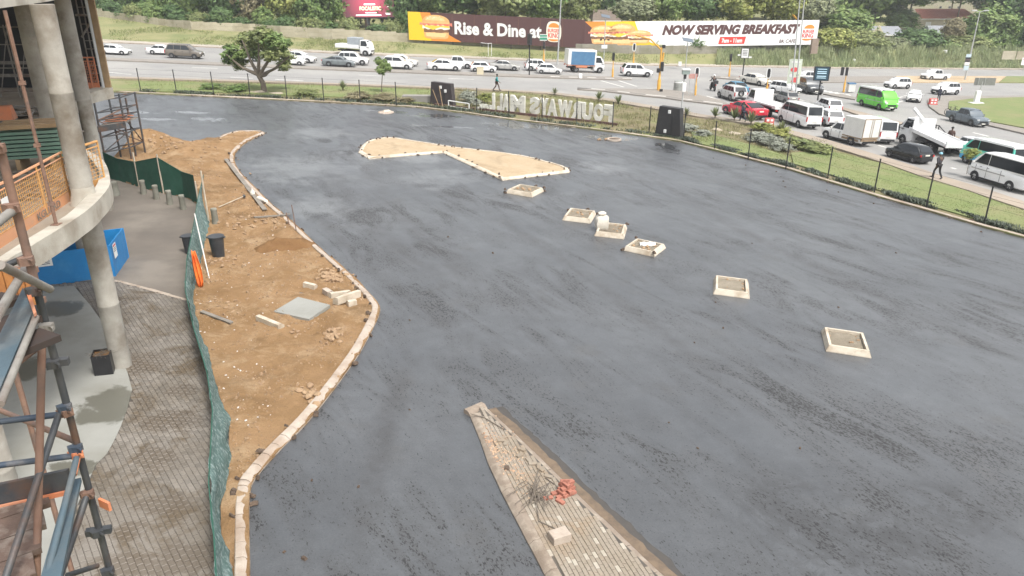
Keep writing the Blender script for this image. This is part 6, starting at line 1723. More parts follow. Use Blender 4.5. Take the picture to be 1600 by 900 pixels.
for cx, x0, ch in slots:
    half = (cx - x0) / 4.444
    pcx = 640 + cx / 4.444
    tc = (957 - pcx) / (957 - 763); w = (2 * half) / (957 - 763) * LLn * 1.04
    c = la.lerp(lb, tc)
    vs, fs = text_mesh(ch, bold=.058, extrude=.06)
    m = MB(); zmin = min(v.z for v in vs); zmax = max(v.z for v in vs)
    q = [c + lu_h * ((v.x - .5) * w) + up * (.14 + v.y * lh) + ln * ((v.z - zmin) / (zmax - zmin) * .34) for v in vs]
    m.add(q, fs); o = m.build('letter', LET, sg)
    MB().box(c + up * .06, (w * .9, .4, .14), math.atan2(lu_h.y, lu_h.x)).build('footing', LET, sg)
k0, k1 = la - lu_h * .3 - ln * .25, G(640 + 300 / 4.444 + 18, 172, .1)
MB().prism([la - lu_h * .5 - ln * .3, lb + lu_h * 5.5 - ln * .3, lb + lu_h * 5.5 - ln * .1, la - lu_h * .5 - ln * .1], (0, 0, .22)).build('plinth', PLINTH, sg)
# dark tapered pylons and the low white rail
def pylon(pbl, pbr, ptl, ptr, thick, label, mat, fix):
    a, b = G(*pbl, .1), G(*pbr, .1); u = b - a; L = u.length; u.normalize(); n_ = Vector((u.y, -u.x, 0)); n_ = n_ if n_.dot(-a) > 0 else -n_
    h = zrow(a.x, a.y, ptl[1]) - a.z
    xl = (GD(*ptl, a.y) - a).dot(u); xr = (GD(*ptr, b.y) - a).dot(u)
    t = thing('pylon', label, 'pylon', a)
    m = MB(); f = [a - n_ * 0, b, a + u * xr + up * h, a + u * xl + up * h]; bk_ = [v - n_ * thick for v in f]
    m.add(f + bk_, [(0, 1, 2, 3), (7, 6, 5, 4), (0, 4, 5, 1), (1, 5, 6, 2), (2, 6, 7, 3), (3, 7, 4, 0)]); m.build('body', mat, t)
    MB().prism([a + n_ * .02 + u * (L * .6) + up * .05, a + n_ * .02 + u * (L * .66) + up * .05, a + n_ * .02 + u * (L * .66) + up * h * .75, a + n_ * .02 + u * (L * .6) + up * h * .75], -n_ * .05).build('joint_strip', BLACK, t)
    for s_, t_ in fix:
        c = a + u * (L * s_) + up * (h * t_) + n_ * .06; MB().box(c, (.2, .12, .26), math.atan2(u.y, u.x)).build('lamp', WHITEP, t)
    return t, a, b, u, n_
PYB = M('brown_black_board', (.045, .035, .035), (.035, .03, .032), 1.5, .7, c3=(.06, .048, .045), s3=.8)
PYD = M('black_board', (.028, .027, .028), (.04, .038, .038), 1.5, .65)
pylon((672, 163), (708, 168), (676, 127.5), (704, 129), .55, 'brown black tapered pylon with two white lamps at the far end of the letters', PYB, [(.5, .82), (.7, .68)])
pylon((1023, 210), (1063, 217), (1034, 165), (1062, 168), .6, 'black tapered pylon with two white lamps by the end of the letters', PYD, [(.52, .86), (.40, .18)])
wr0, wr1 = G(701, 167.5, .15), G(733, 172.5, .15)
wr = thing('low_rail', 'low white rail frame beside the brown black pylon', 'rail', wr0)
for p in (wr0, wr1): MB().tube(p, p + up * .62, .05, n=6).build('leg', WHITEP, wr)
MB().tube(wr0 + up * .62, wr1 + up * .62, .05, n=6).build('top_bar', WHITEP, wr); MB().tube(wr0 + up * .12, wr1 + up * .12, .04, n=6).build('bar', WHITEP, wr)
for (x, y, tx, ty) in ((686, 166, 676, 140), (692, 168, 686, 134)):
    a = G(x, y, .15); tag(MB().tube(a, GD(tx, ty, a.y + .25), .035, n=6).build('leaning_shovel', TIMBER, loc=a), 'wooden handled tool leaning on the brown black pylon, %s one' % ('left' if x == 686 else 'right'), 'tool', 'tools leaning on the pylon')
c = G(655, 160, .1); tag(MB().cbox(c + up * .35, (3.2, .9, .7), -.06, ch=.02).build('grey_box', M('grey_slab', (.27, .255, .23), (.22, .21, .19), 1, .8), loc=c), 'long low grey box beside the brown black pylon', 'box')

# ------------------------------------------------------------------ boundary wall on top of the embankment
WALLM = M('cream_wall', (.44, .40, .30), (.37, .33, .24), .6, .9, .4, 10, isl=.06, c3=(.28, .25, .17), s3=.35); WALLG = M('grey_wall', (.29, .27, .225), (.24, .225, .18), .6, .9, .4, 10, isl=.06, c3=(.2, .19, .13), s3=.3)
WT = [(60, 2), (150, 8), (158, 14), (175, 19), (200, 22), (225, 25), (262, 30), (300, 33), (400, 38), (437, 40), (520, 45), (560, 46.5), (600, 49), (640, 52), (728, 62), (860, 66), (910, 68), (1000, 71), (1100, 71), (1200, 70), (1275, 68), (1400, 82)]
def row_at(T, x):
    for (a, b), (c, d) in zip(T, T[1:]):
        if a <= x <= c: return b + (d - b) * (x - a) / (c - a)
    return T[0][1] if x < T[0][0] else T[-1][1]
wa = thing('boundary_wall', 'cream stepped boundary wall of precast panels on top of the grass bank', 'wall', WW[2])
line = sub(WW[:14], 2.1)
for a, b in zip(line, line[1:]):
    q = proj((a + b) / 2); m_ = (a + b) / 2
    zt = zrow(m_.x, m_.y, row_at(WT, q[0]) + rnd.uniform(-.7, .7)); zb = min(a.z, b.z) - .4
    d_ = (b - a); d_.z = 0; L = d_.length; an = math.atan2(d_.y, d_.x)
    mt = WALLM if q[0] < 900 else WALLG
    nr = max(2, int((zt - zb) / .55)); hh_ = (zt - zb) / nr
    for r in range(nr):
        MB().box((m_.x + rnd.uniform(-.01, .01), m_.y, zb + hh_ * (r + .5)), (L - .14, .09, hh_ - .025), an).build('panel', mt, wa)
    MB().box((a.x, a.y, (zb + zt) / 2), (.16, .16, zt - zb + .06), an).build('post', mt, wa)
ep = G(1271, 81, 2.6); MB().box(ep + up * 1.0, (1.3, .5, 2.6), .2).build('end_pier', M('brown_pier', (.27, .21, .165), (.22, .17, .13), 1, .9), wa)
wr_ = thing('boundary_wall', 'short beige wall beyond the reeds at the right edge', 'wall', G(1580, 92, 2.4))
for i in range(5):
    a = G(1575 + 22 * i, 92, 2.4); MB().box(a + up * .7, (2.6, .2, 1.6)).build('panel', WALLM, wr_)

# ------------------------------------------------------------------ billboards
BROWN = flat('board_brown', (.085, .036, .034), .5); YEL = flat('board_yellow', (.80, .52, .02), .5); ORG = flat('board_orange', (.72, .25, .035), .5); CREAM = flat('board_cream', (.82, .74, .62), .5)
BUN = M('print_bun', (.66, .34, .12), (.76, .46, .19), 1.5, .5); BUNL = flat('print_bun_light', (.82, .56, .27), .5); PATTY = M('print_patty', (.16, .07, .035), (.24, .12, .06), 3, .5); BACON = M('print_bacon', (.60, .12, .08), (.72, .28, .2), 2.5, .5); EGG = flat('print_egg', (.84, .80, .68), .5); LREDM = flat('logo_red', (.62, .045, .03), .5); GREENP = flat('print_green', (.2, .4, .08), .5); CHEESE = flat('print_cheese', (.85, .55, .06), .5)
BM = [BROWN, YEL, ORG, CREAM, BUN, BUNL, PATTY, BACON, EGG, LREDM, WHITEP, CHEESE, GREENP, flat('board_white', (.80, .80, .79), .5), INK]
def burger(B, cx, cy, w, h, root, wide=False):
    def part(name, polys):
        m = MB()
        for pts, mi, lift in polys: B.face([(cx + x * w, cy + y * h) for x, y in pts], m, mi, lift)
        m.build(name, BM, root)
    q = random.Random(int(cx * 1000))
    bot = [(-.44, -.20)] + [(-.44 + .02, -.30), (-.40, -.44), (-.30, -.49), (.30, -.49), (.40, -.44), (.43, -.30), (.44, -.20)]
    part('bun_bottom', [(bot, 4, .02), ([(-.36, -.24), (-.34, -.40), (.3, -.42), (.36, -.24)], 5, .024)])
    pat = [(-.42 + .84 * i / 12, -.22 + .02 * q.uniform(-1, 1)) for i in range(13)] + [(.42 - .84 * i / 12, -.06 + .03 * q.uniform(-1, 1)) for i in range(13)]
    part('patty', [(pat, 6, .028)])
    egg = [(-.47 + .94 * i / 10, -.09 + .03 * math.sin(i * 2.1)) for i in range(11)] + [(.46 - .92 * i / 10, .12 + .02 * math.sin(i * 1.3)) for i in range(11)]
    part('egg', [(egg, 8, .032)])
    che = [(-.40, .0), (-.1, -.12), (.15, 0), (.46, -.03), (.46, .06), (-.42, .06)]
    part('cheese', [(che, 11 if not wide else 5, .034)])
    bac = [(-.56 + 1.12 * i / 14, .06 + .03 * math.sin(i * 2.6)) for i in range(15)] + [(.55 - 1.10 * i / 14, .17 + .025 * math.sin(i * 2.2 + 1)) for i in range(15)]
    part('bacon', [(bac, 7, .038)])
    top = [(-.47, .14), (-.48, .22)] + [(x, .22 + y) for x, y in ell(0, 0, .47, .28, 180, 0, 14)] + [(.47, .14)]
    part('bun_top', [(top, 4, .042), ([(x * .8 - .03, .27 + y * .7) for x, y in ell(0, 0, .42, .24, 180, 0, 12)], 5, .046)])
    sd = MB()
    for i in range(12):
        a = q.uniform(20, 160); r = q.uniform(.4, .9); x, y = .42 * r * math.cos(R(a)), .26 + .22 * r * math.sin(R(a)); B.face([(cx + (x + dx) * w, cy + (y + dy) * h) for dx, dy in ((-.015, -.008), (.015, -.008), (.015, .012), (-.015, .012))], sd, 3, .05)
    sd.build('seeds', BM, root)
def logo(B, x0, y0, x1, y1, root, plate=True, skew=0.0):
    w, h = x1 - x0, y1 - y0; m = MB(); P_ = lambda x, y: (x0 + x * w + skew * y * w, y0 + y * h)
    if plate: B.face([P_(x, y) for x, y in [(.5 + .5 * math.copysign(abs(math.cos(R(a))) ** .55, math.cos(R(a))), .5 + .5 * math.copysign(abs(math.sin(R(a))) ** .75, math.sin(R(a)))) for a in range(0, 360, 15)]], m, 3, .03)
    B.face([P_(x, y) for x, y in ell(.5, .70, .36, .22, 0, 180, 12)], m, 2, .04); B.face([P_(x, y) for x, y in ell(.5, .14, .36, .10, 180, 360, 10)], m, 2, .04)
    a0 = P_(.10, .47); a1 = P_(.90, .64); B.text('BURGER', a0[0], a0[1], a1[0] - a0[0], a1[1] - a0[1], m, 9, .045, bold=.02)
    a0 = P_(.12, .20); a1 = P_(.88, .44); B.text('KING', a0[0], a0[1], a1[0] - a0[0], a1[1] - a0[1], m, 9, .045, bold=.02)
    m.build('logo', BM, root)
def board(pa, pb, rows_a, rows_b, label, name='billboard'):
    """pa, pb plan points; rows (bottom, top) in the picture at each end"""
    a = Vector((pa.x, pa.y, zrow(pa.x, pa.y, rows_a[0]))); b = Vector((pb.x, pb.y, zrow(pb.x, pb.y, rows_b[0])))
    h = (zrow(pa.x, pa.y, rows_a[1]) - a.z + zrow(pb.x, pb.y, rows_b[1]) - b.z) / 2
    u = b - a; n_ = Vector((u.y, -u.x, 0)).normalized(); n_ = n_ if n_.dot(-a) > 0 else -n_
    t = thing(name, label, 'billboard', a)
    MB().prism([a, b, b + up * h, a + up * h], -n_ * .2).build('panel_back', TRIM, t)
    for i in range(6):
        p = a.lerp(b, (i + .5) / 6) - n_ * .3; MB().tube((p.x, p.y, p.z - 2.2), p + up * h, .09, n=6).build('support', STEELD, t)
    return t, Board(a, u, up * h, n_)
J = G(912, 80.5, 1.2); Lp = G(640, 66, 1.2); Rp = G(1272, 79.5, 2.6)
fwd = Vector((0, -.5, 0))
b1, B = board(Lp + fwd, J + fwd, (62, 17), (75, 32), 'long brown breakfast billboard with white lettering and a burger at its left end')
m = MB(); B.face([(0, 0), (1, 0), (1, 1), (0, 1)], m, 0, .008)
for i in range(1, 8): B.face([(i / 8 - .0006, 0), (i / 8 + .0006, 0), (i / 8 + .0006, 1), (i / 8 - .0006, 1)], m, 6, .010)
B.face([(0, 0), (.13, 0), (.09, .55), (.068, 1), (0, 1)], m, 1, .012); B.face([(.13, 0), (.30, 0), (.235, .22), (.15, .62), (.125, 1), (.068, 1), (.09, .55)], m, 2, .012)
m.build('face', BM, b1)
burger(B, .157, .50, .165, .86, b1)
m = MB(); B.text('Rise & Dine at', .262, .27, .495, .47, m, 10, .03, bold=.035); m.build('lettering', BM, b1)
logo(B, .783, .16, .868, .90, b1)
b2, B = board(J + fwd, Rp + fwd, (75, 32), (69.5, 33), 'long white breakfast billboard with dark slanted lettering and burgers')
m = MB(); B.face([(0, 0), (1, 0), (1, 1), (0, 1)], m, 13, .008); B.face([(0, 0), (.10, 0), (.035, .35), (.03, .75), (0, 1)], m, 0, .012)
B.face([(0, 1), (.03, .75), (.035, .35), (.10, 0), (.16, 0), (.09, .6), (.075, 1)], m, 2, .013); B.face([(.075, 1), (.20, 1), (.22, .55), (.27, .18), (.335, 0), (.16, 0), (.09, .6)], m, 1, .013)
m.build('face', BM, b2)
burger(B, .075, .50, .11, .72, b2, True); burger(B, .222, .40, .10, .52, b2, True); burger(B, .150, .50, .115, .84, b2)
m = MB(); B.text('NOW SERVING BREAKFAST', .315, .45, .60, .40, m, 0, .03, bold=.065, shear=.25)
B.text('BK CAFE', .828, .09, .075, .14, m, 0, .03, bold=.02, shear=.15); m.build('lettering', BM, b2)
m = MB(); B.face([(.558, .07), (.672, .07), (.678, .36), (.564, .36)], m, 9, .02); B.text('7am - 11am', .572, .12, .09, .18, m, 10, .03, bold=.05); m.build('time_box', BM, b2)
logo(B, .920, .14, .985, .88, b2, False, .12)
# screen billboard higher up
e0 = GD(537, 27, 150); e1 = GD(616, 26.5, 149)
t = thing('screen_billboard', 'maroon and pink lit screen billboard above the wall', 'billboard', e0)
hS = zrow(e0.x, e0.y, -16) - e0.z; u = e1 - e0; nS = Vector((u.y, -u.x, 0)).normalized(); nS = nS if nS.dot(-e0) > 0 else -nS
MB().prism([e0 - up * .25 - u * .012, e1 - up * .25 + u * .012, e1 + up * (hS + .25) + u * .012, e0 + up * (hS + .25) - u * .012], -nS * .8).build('frame', TRIM, t)
MB().tube(e0.lerp(e1, .45) - nS * .5 - up * 9, e0.lerp(e1, .45) - nS * .5, .5, n=10).build('post', STEELD, t); MB().tube(e0.lerp(e1, .75) - nS * .5 - up * 9, e0.lerp(e1, .75) - nS * .5, .25, n=8).build('post', STEELD, t)
def led():
    m_, nt, b = _new('lit_screen'); p = pos(nt); c = e0.lerp(e1, .52) + up * hS * .55
    dn = node(nt, 'ShaderNodeVectorMath', operation='DISTANCE'); nt.links.new(p, dn.inputs[0]); dn.inputs[1].default_value = c
    col = mix(nt, ramp(nt, math_n(nt, 'DIVIDE', dn.outputs['Value'], 4.6), .15, 1.0, (1, 1, 1, 1), (0, 0, 0, 1)), (.16, .055, .07), (.72, .10, .17))
    nt.links.new(col, b.inputs['Emission Color']); b.inputs['Emission Strength'].default_value = .75; b.inputs['Base Color'].default_value = (.03, .02, .02, 1); return m_
LEDT = flat('lit_white', (.95, .86, .82), .5, 1.0); LEDY = flat('lit_cream', (.98, .78, .45), .5, 1.0)
B = Board(e0, u, up * hS, nS); m = MB(); B.face([(0, 0), (1, 0), (1, 1), (0, 1)], m, 0, .02); m.build('screen', led(), t)
m = MB(); B.text('FOCALISTIC', .33, .25, .42, .14, m, 0, .05, bold=.03); m.build('lettering', LEDY, t)
m = MB()
for a, b_, w, h in ((.42, .44, .22, .05), (.44, .145, .22, .03), (.25, .05, .5, .04), (.83, .13, .10, .02), (.84, .09, .09, .02)): B.face([(a, b_), (a + w, b_), (a + w, b_ + h), (a, b_ + h)], m, 0, .05)
ro, ri = ell(.90, .52, .028, .085, n=20), ell(.90, .52, .016, .05, n=20); vs = [B.at(*p, .05) for p in ro + ri]; m.add(vs, [(i, (i + 1) % 20, 20 + (i + 1) % 20, 20 + i) for i in range(20)]); B.face([(.91, .44), (.925, .44), (.92, .48)], m, 0, .05); B.face([(.87, .36), (.93, .36), (.93, .385), (.87, .385)], m, 0, .05)
m.build('logo', LEDT, t)

# ------------------------------------------------------------------ signals, sign posts, lamps
SIGY = M('signal_yellow', (.66, .36, .06), (.58, .31, .05), 2, .55); GRN = flat('green_lamp', (.02, .5, .3), .4, .8); WHB = flat('signal_border', (.74, .74, .72)); GALV = M('lamp_post_grey', (.42, .43, .42), (.35, .36, .355), 2, .5)
def signal(px, py, head_row, label, border=False, dx=0.0, lit=False, heads=1, base_h=1.1, mast=None):
    p = G(px, py, .1); t = thing('traffic_signal', label, 'traffic light', p, group='traffic lights at the junction'); zt = zrow(p.x, p.y, head_row)
    MB().lathe(p, [(.13, -.05), (.13, base_h), (.07, base_h + .15), (.06, zt - p.z - .9)], 12).build('pole', SIGY, t, smooth=50)
    to = -p; to.z = 0; to.normalize(); sd_ = Vector((-to.y, to.x, 0)); an = math.atan2(to.y, to.x)
    for k in range(heads):
        c = Vector((p.x, p.y, zt - .45)) + to * .12 + sd_ * (k * -.55 + dx)
        h_ = MB().cbox(c, (.22, .34, 1.05), an + (0 if k == 0 else .6), ch=.03).build('signal_head', TRIM, t)
        if border:
            ring = [(c + to * .125 + sd_ * (.30 * math.copysign(abs(math.cos(R(a))) ** .6, math.cos(R(a)))) + up * (.66 * math.sin(R(a)))) for a in range(0, 360, 18)]; ri_ = [(c + to * .125 + sd_ * (.20 * math.copysign(abs(math.cos(R(a))) ** .6, math.cos(R(a)))) + up * (.55 * math.sin(R(a)))) for a in range(0, 360, 18)]
            n = 20; MB().add(ring + ri_, [(i, (i + 1) % n, n + (i + 1) % n, n + i) for i in range(n)]).build('border', WHB, t)
        for j, z in enumerate((.33, 0, -.33)):
            MB().tube(c + to * .10 + up * z, c + to * .17 + up * z, .12, n=12).build('lamp', GRN if (lit and j == 2) else BLACK, h_)
    return t, p, to, sd_
signal(849.6, 96, 66, 'yellow signal pole under the green road sign at the far kerb')
signal(957, 121, 83, 'yellow signal pole with a black head between the blue truck and white coupe', heads=1)
signal(989.5, 101, 69, 'yellow signal pole with a white bordered head at the far kerb', True, lit=True)
signal(1086, 149.5, 107, 'yellow signal pole with a white bordered head beside the red sign frame', True)
signal(1139, 120, 85, 'yellow signal pole with a black head on the nose of the far median')
signal(1197, 149, 108, 'orange signal pole with a green lit white bordered head amid the traffic', True, lit=True)
signal(1318, 143.5, 106, 'orange signal pole with two black heads left of the green minibus', heads=2)
# overhead mast
p = G(1029, 141, .15); t = thing('signal_mast', 'tall orange overhead signal mast on the triangular island', 'traffic light', p); zt = zrow(p.x, p.y, 74)
MB().lathe(p, [(.22, -.05), (.22, 1.2), (.13, 1.35), (.10, zt - p.z)], 12).build('pole', SIGY, t, smooth=50)
MB().tube(p + up * 3.4 + Vector((.22, 0, 0)), Vector((p.x + .3, p.y, zt - .6)), .10, n=8).build('sleeve', SIGY, t)
ta_ = Vector((p.x, p.y, zt - .3)); tb2 = GD(1017, 62, p.y); tc_ = GD(993, 55, p.y + 1.5); MB().path([ta_, tb2, tc_], .09, 8).build('arm', SIGY, t)
for c, h_ in ((GD(1034.5, 104, p.y - .2), 1.1), (GD(1028.5, 110, p.y - .2), .5), (Vector((p.x + .25, p.y, zt + .1)), .4)): MB().cbox(c, (.36, .25, h_), ch=.03).build('signal_head', TRIM, t)
MB().cbox(G(1033, 141, .3), (.35, .3, .3), ch=.02).build('footing', TRIM, t)
def sign_post(px, py, top, label, name, cat, r=.06, mat=BLACK):
    p = G(px, py, .12); zt = zrow(p.x, p.y, top); t = thing(name, label, cat, p); MB().tube(p - up * .1, (p.x, p.y, zt), r, n=8).build('post', mat, t, smooth=50); return t, p, zt
def lit_box(px, py, rows, w, label, face, texts, tcol, d=(-.25, -1)):
    t, p, zt = sign_post(px, py, rows[1] - 1, label, 'light_box_sign', 'sign', .085); z1 = zrow(p.x, p.y, rows[0]); z0 = zrow(p.x, p.y, rows[1]); n_ = Vector((d[0], d[1], 0)).normalized(); u_ = Vector((-n_.y, n_.x, 0)); u_ = u_ if u_.x > 0 else -u_
    k = (z1 - z0); a = Vector((p.x, p.y, z0)) - u_ * w / 2 + n_ * .16
    MB().prism([a, a + u_ * w, a + u_ * w * 1.02 + up * k, a - u_ * w * .02 + up * k], -n_ * .34).build('box', TRIM, t)
    B = Board(a, u_ * w, up * k, n_); m = MB(); B.face([(.07, .05), (.93, .05), (.93, .95), (.07, .95)], m, 0, .01)
    for kk, (tx, y, h) in enumerate(texts): B.text(tx, .2, y, .6, h, m, 1, .02, bold=.03) if tx != '-' else B.face([(.2, y), (.8, y), (.8, y + h), (.2, y + h)], m, 1, .02)
    m.build('face', [face, tcol], t); return t, p, u_
lit_box(827, 117.5, (53, 70), .95, 'black light box sign post on the long median', TRIM, [('-', .4, .02)], INK, (-1, -.35))
t, p, u_ = lit_box(1160, 119.5, (75, 91), 1.15, 'black light box sign with a white face on the far median', WHITEP, [('-', .72, .05), ('-', .58, .05), ('-', .44, .05), ('-', .3, .05)], INK)
for z, s in ((3.1, -1), (2.8, 1)): MB().box(p + up * z + u_ * (.5 * s), (1.1, .05, .2), .1).build('street_name', WHITEP, t)
lit_box(1277, 160, (104, 126), 1.7, 'black light box sign with a dark blue face standing in the queue', flat('navy_face', (.015, .05, .075), .4, .15), [('-', .80, .05), ('-', .62, .06), ('-', .50, .06), ('-', .30, .06), ('-', .18, .05)], flat('pale_blue_text', (.45, .62, .7), .5, .2))
def lamp_post(px, py, tx, label, arms, top=-25, r=.10):
    p = G(px, py, .3); t = thing('lamp_post', label, 'lamp post', p); zt = zrow(p.x, p.y, top); q = Vector((GD(tx, top, p.y).x, p.y, zt))
    MB().tube(p - up * .3, q, r * 1.3, r * .7, n=10).build('pole', GALV, t, smooth=50)
    for a in arms:
        e = q + Vector((a, 0, .25)); MB().tube(q, e, .05, n=6).build('arm', GALV, t); MB().cbox(e + Vector((a * .25, 0, 0)), (.75, .28, .16), ch=.04).build('lamp_head', GALV, t)
    return t, p, q
lamp_post(440, 57, 434, 'street lamp post standing at the cream wall above the spreading tree', (1.5,))
lamp_post(871, 98.5, 878, 'street lamp post in front of the brown billboard logo', (1.5,))
t, p, q = lamp_post(1508, 123, 1531, 'twin headed street lamp with small placards on the sandy median', (-.8, .8), 19)
PLC = [flat('placard_pale', (.45, .55, .6)), flat('placard_dark', (.10, .08, .08)), flat('placard_white', (.68, .66, .64))]
for i, row in enumerate((88, 93, 98, 106)):
    z = zrow(p.x, p.y, row); f = (z - p.z) / (q.z - p.z); c = p.lerp(q, f) + Vector((-.35, -.2, 0)); MB().box(c, (.85, .05, .75)).build('placard', PLC[i % 3], t)
lamp_post(1236, 152, 1252, 'left of two tall lamp posts carrying the tall banner', (-1.4,), -25, .075)
lamp_post(1243, 150, 1259, 'right of two tall lamp posts beside the tall banner', (1.4,), -25, .075)
b0_ = GD(1241.5, 112, G(1236, 152).y - .3); zt, zb = zrow(b0_.x, b0_.y, 92.5), zrow(b0_.x, b0_.y, 131)
t = thing('banner', 'tall pale green banner with red print hung on a lamp post', 'banner', b0_)
wB = 1.55; MB().box((b0_.x, b0_.y, (zt + zb) / 2), (wB, .06, zt - zb)).build('cloth', flat('banner_green', (.58, .63, .52)), t)
B = Board(Vector((b0_.x - wB / 2, b0_.y - .04, zb)), Vector((wB, 0, 0)), up * (zt - zb), Vector((0, -1, 0))); m = MB()
B.face(ell(.45, .58, .30, .10), m, 0, .01); B.face([(.3, .08), (.75, .05), (.85, .28), (.4, .25)], m, 0, .01); B.face([(.15, .86), (.85, .86), (.85, .92), (.15, .92)], m, 1, .01); B.face(ell(.25, .34, .16, .07), m, 1, .012); B.face(ell(.75, .36, .10, .05), m, 2, .012); B.text('SALE', .2, .545, .5, .06, m, 1, .02) if False else None
m.build('print', [flat('banner_red', (.66, .09, .09)), WHITEP, flat('banner_leaf', (.15, .25, .1))], t)
def solar(px, py, prow, pw, label):
    t, p, zt = sign_post(px, py, prow + 4, label, 'solar_post', 'solar panel post', .07, GALV)
    MB().box((p.x, p.y, zt + .35), (pw, pw * .75, .06), mat=Matrix.Rotation(R(20), 3, 'X') @ Matrix.Rotation(R(10), 3, 'Y')).build('panel', M('solar_cells', (.10, .125, .15), (.13, .16, .19), 4, .35) if 'solar_cells' not in bpy.data.materials else bpy.data.materials['solar_cells'], t); return t, p, zt
solar(1071, 108, 62, 1.7, 'solar panel on a grey post in front of the white billboard')
t, p, zt = solar(943, 101, 25, 1.4, 'solar panel post with cameras at the left end of the white billboard')
MB().box((p.x, p.y - .1, zrow(p.x, p.y, 73)), (.9, .2, .5)).build('camera_box', WHITEP, t); MB().tube((p.x - .7, p.y, zrow(p.x, p.y, 60)), (p.x + .7, p.y, zrow(p.x, p.y, 62)), .05, n=6).build('arm', BLACK, t)
for s in (-.6, 0, .6): MB().box((p.x + s, p.y - .15, zrow(p.x, p.y, 62)), (.18, .4, .22), s).build('camera', BLACK, t)
t, p, zt = sign_post(1065, 171, 108, 'grey camera post standing behind the black pylon', 'camera_post', 'post', .08, GALV)
MB().cbox((p.x + .12, p.y, zrow(p.x, p.y, 112)), (.75, .5, .5), ch=.03).build('camera_box', M('grey_green_box', (.25, .3, .28), None), t); MB().cbox((p.x + .12, p.y - .02, zrow(p.x, p.y, 108.5)), (.8, .55, .1), ch=.02).build('lid', WHITEP, t); MB().box((p.x + .05, p.y - .05, zrow(p.x, p.y, 119)), (.25, .25, .5)).build('bracket', BLACK, t); MB().cbox((p.x + .05, p.y - .1, zrow(p.x, p.y, 136)), (.35, .2, .9), ch=.03).build('cabinet', WHITEP, t)
a = G(1076, 149, .15); b = G(1084, 150, .15); t = thing('sign_frame', 'low red sign board on two grey legs beside a signal pole', 'sign', a)
for p in (a, b): MB().tube(p, (p.x, p.y, zrow(p.x, p.y, 116)), .045, n=6).build('leg', GALV, t)
MB().box((a.lerp(b, .6).x, a.y - .06, zrow(a.x, a.y, 119)), (1.0, .05, .55)).build('board', M('faded_red_sign', (.45, .2, .17), (.5, .3, .26), 3, .6), t)
p = G(1059, 141, .15); t = thing('utility_cabinet', 'grey ribbed utility drum on the triangular island', 'cabinet', p)
MB().lathe(p, [(.55, 0), (.55, .5), (.5, .52), (.55, .56), (.55, .9), (.5, .93), (.55, .97), (.52, 1.15), (.2, 1.22)], 14).build('drum', M('cabinet_grey', (.30, .31, .29), (.24, .25, .23), 3, .6), t, smooth=40); MB().lathe(p + up * .92, [(.565, 0), (.565, .16)], 14).build('band', WHITEP, t)
def small_box(px, py, sz, mat, label, name, cat, dz=.15, ch=.04):
    p = G(px, py, dz); t = thing(name, label, cat, p); MB().cbox((0, 0, sz[2] / 2), sz, ch=ch).build('body', mat, t, local=True); MB().cbox((0, 0, sz[2] + .03), (sz[0] * 1.08, sz[1] * 1.08, .06), ch=.02).build('lid', mat, t, local=True); return t
CRM = M('cream_box', (.62, .56, .40), (.54, .48, .34), 2, .7)
small_box(750.5, 116, (.85, .6, .9), CRM, 'small cream cabinet on the long median', 'street_cabinet', 'cabinet')
small_box(907, 122, (.4, .4, .5), WHITEP, 'small white bollard on the median end under the blue truck', 'marker_bollard', 'bollard')
small_box(1062, 103, (.5, .4, .6), WHITEP, 'small white marker block at the far kerb under the white billboard', 'marker_block', 'marker')
small_box(1333, 103, (.35, .35, 1.2), WHITEP, 'slim white marker post in front of the reeds', 'marker_post', 'marker')
t = small_box(1328.5, 143, (.9, .8, .95), flat('drum_white', (.62, .62, .58)), 'white drum with a blue lid beside the orange signal with two heads', 'street_bin', 'bin'); MB().cbox((0, 0, 1.06), (.95, .86, .16), ch=.03).build('blue_lid', flat('bin_blue', (.05, .14, .26)), t, local=True)
p = G(849.5, 95, .2); t = thing('road_sign', 'green and white road sign above the far kerb', 'road sign', p + Vector((0, .15, 0))); z = zrow(p.x, p.y, 58.5)
MB().tube(p + Vector((.15, .1, 0)), (p.x + .15, p.y + .1, z), .05, n=6).build('post', GALV, t); MB().box((p.x - .1, p.y, z), (1.15, .05, .95)).build('board', flat('sign_green', (.03, .27, .16)), t)
for dz_ in (.42, .05, -.42): MB().box((p.x - .1, p.y - .03, z + dz_), (1.15, .02, .10)).build('stripe', WHITEP, t)
a = G(763, 88, .5); t = thing('goal_frame', 'thin white metal frame on the grass bank below the brown billboard', 'frame', a); b = a + Vector((.5, .5, 0)); hh2 = zrow(a.x, a.y, 68) - a.z
for p in (a, b): MB().tube(p, p + up * hh2, .035, n=6).build('leg', WHITEP, t)
MB().tube(a + up * hh2, b + up * hh2, .035, n=6).build('bar', WHITEP, t); MB().tube(a + up * hh2, a + up * hh2 + Vector((-1.2, .2, .1)), .035, n=6).build('bar', WHITEP, t)
def red_barrier(px, py, w, h, label, dz):
    p = G(px, py, dz); t = thing('road_barrier', label, 'barrier', p); 
    m = MB(); m.cbox((0, 0, h * .5), (w, .35, h), ch=.05); m.box((0, 0, .05), (w * 1.1, .6, .1)); m.build('body', flat('barrier_red', (.55, .09, .08)) if 'barrier_red' not in bpy.data.materials else bpy.data.materials['barrier_red'], t, local=True)
    for x, z in ((-w * .22, h * .75), (w * .22, h * .75), (-w * .22, h * .3), (w * .22, h * .3)): MB().box((x, -.18, z), (w * .3, .03, h * .26)).build('reflector', WHITEP, t, local=True)
red_barrier(1201, 197, .8, .75, 'red and white road barrier block on the verge beside the white minibus', .2)
red_barrier(1457, 163, .9, .7, 'red and white road barrier at the corner of the grass island', .15)
p = G(1526, 155, .25); t = thing('road_sign', 'back of a wide grey road sign on a white footed post', 'road sign', p); z = zrow(p.x, p.y, 127.5)
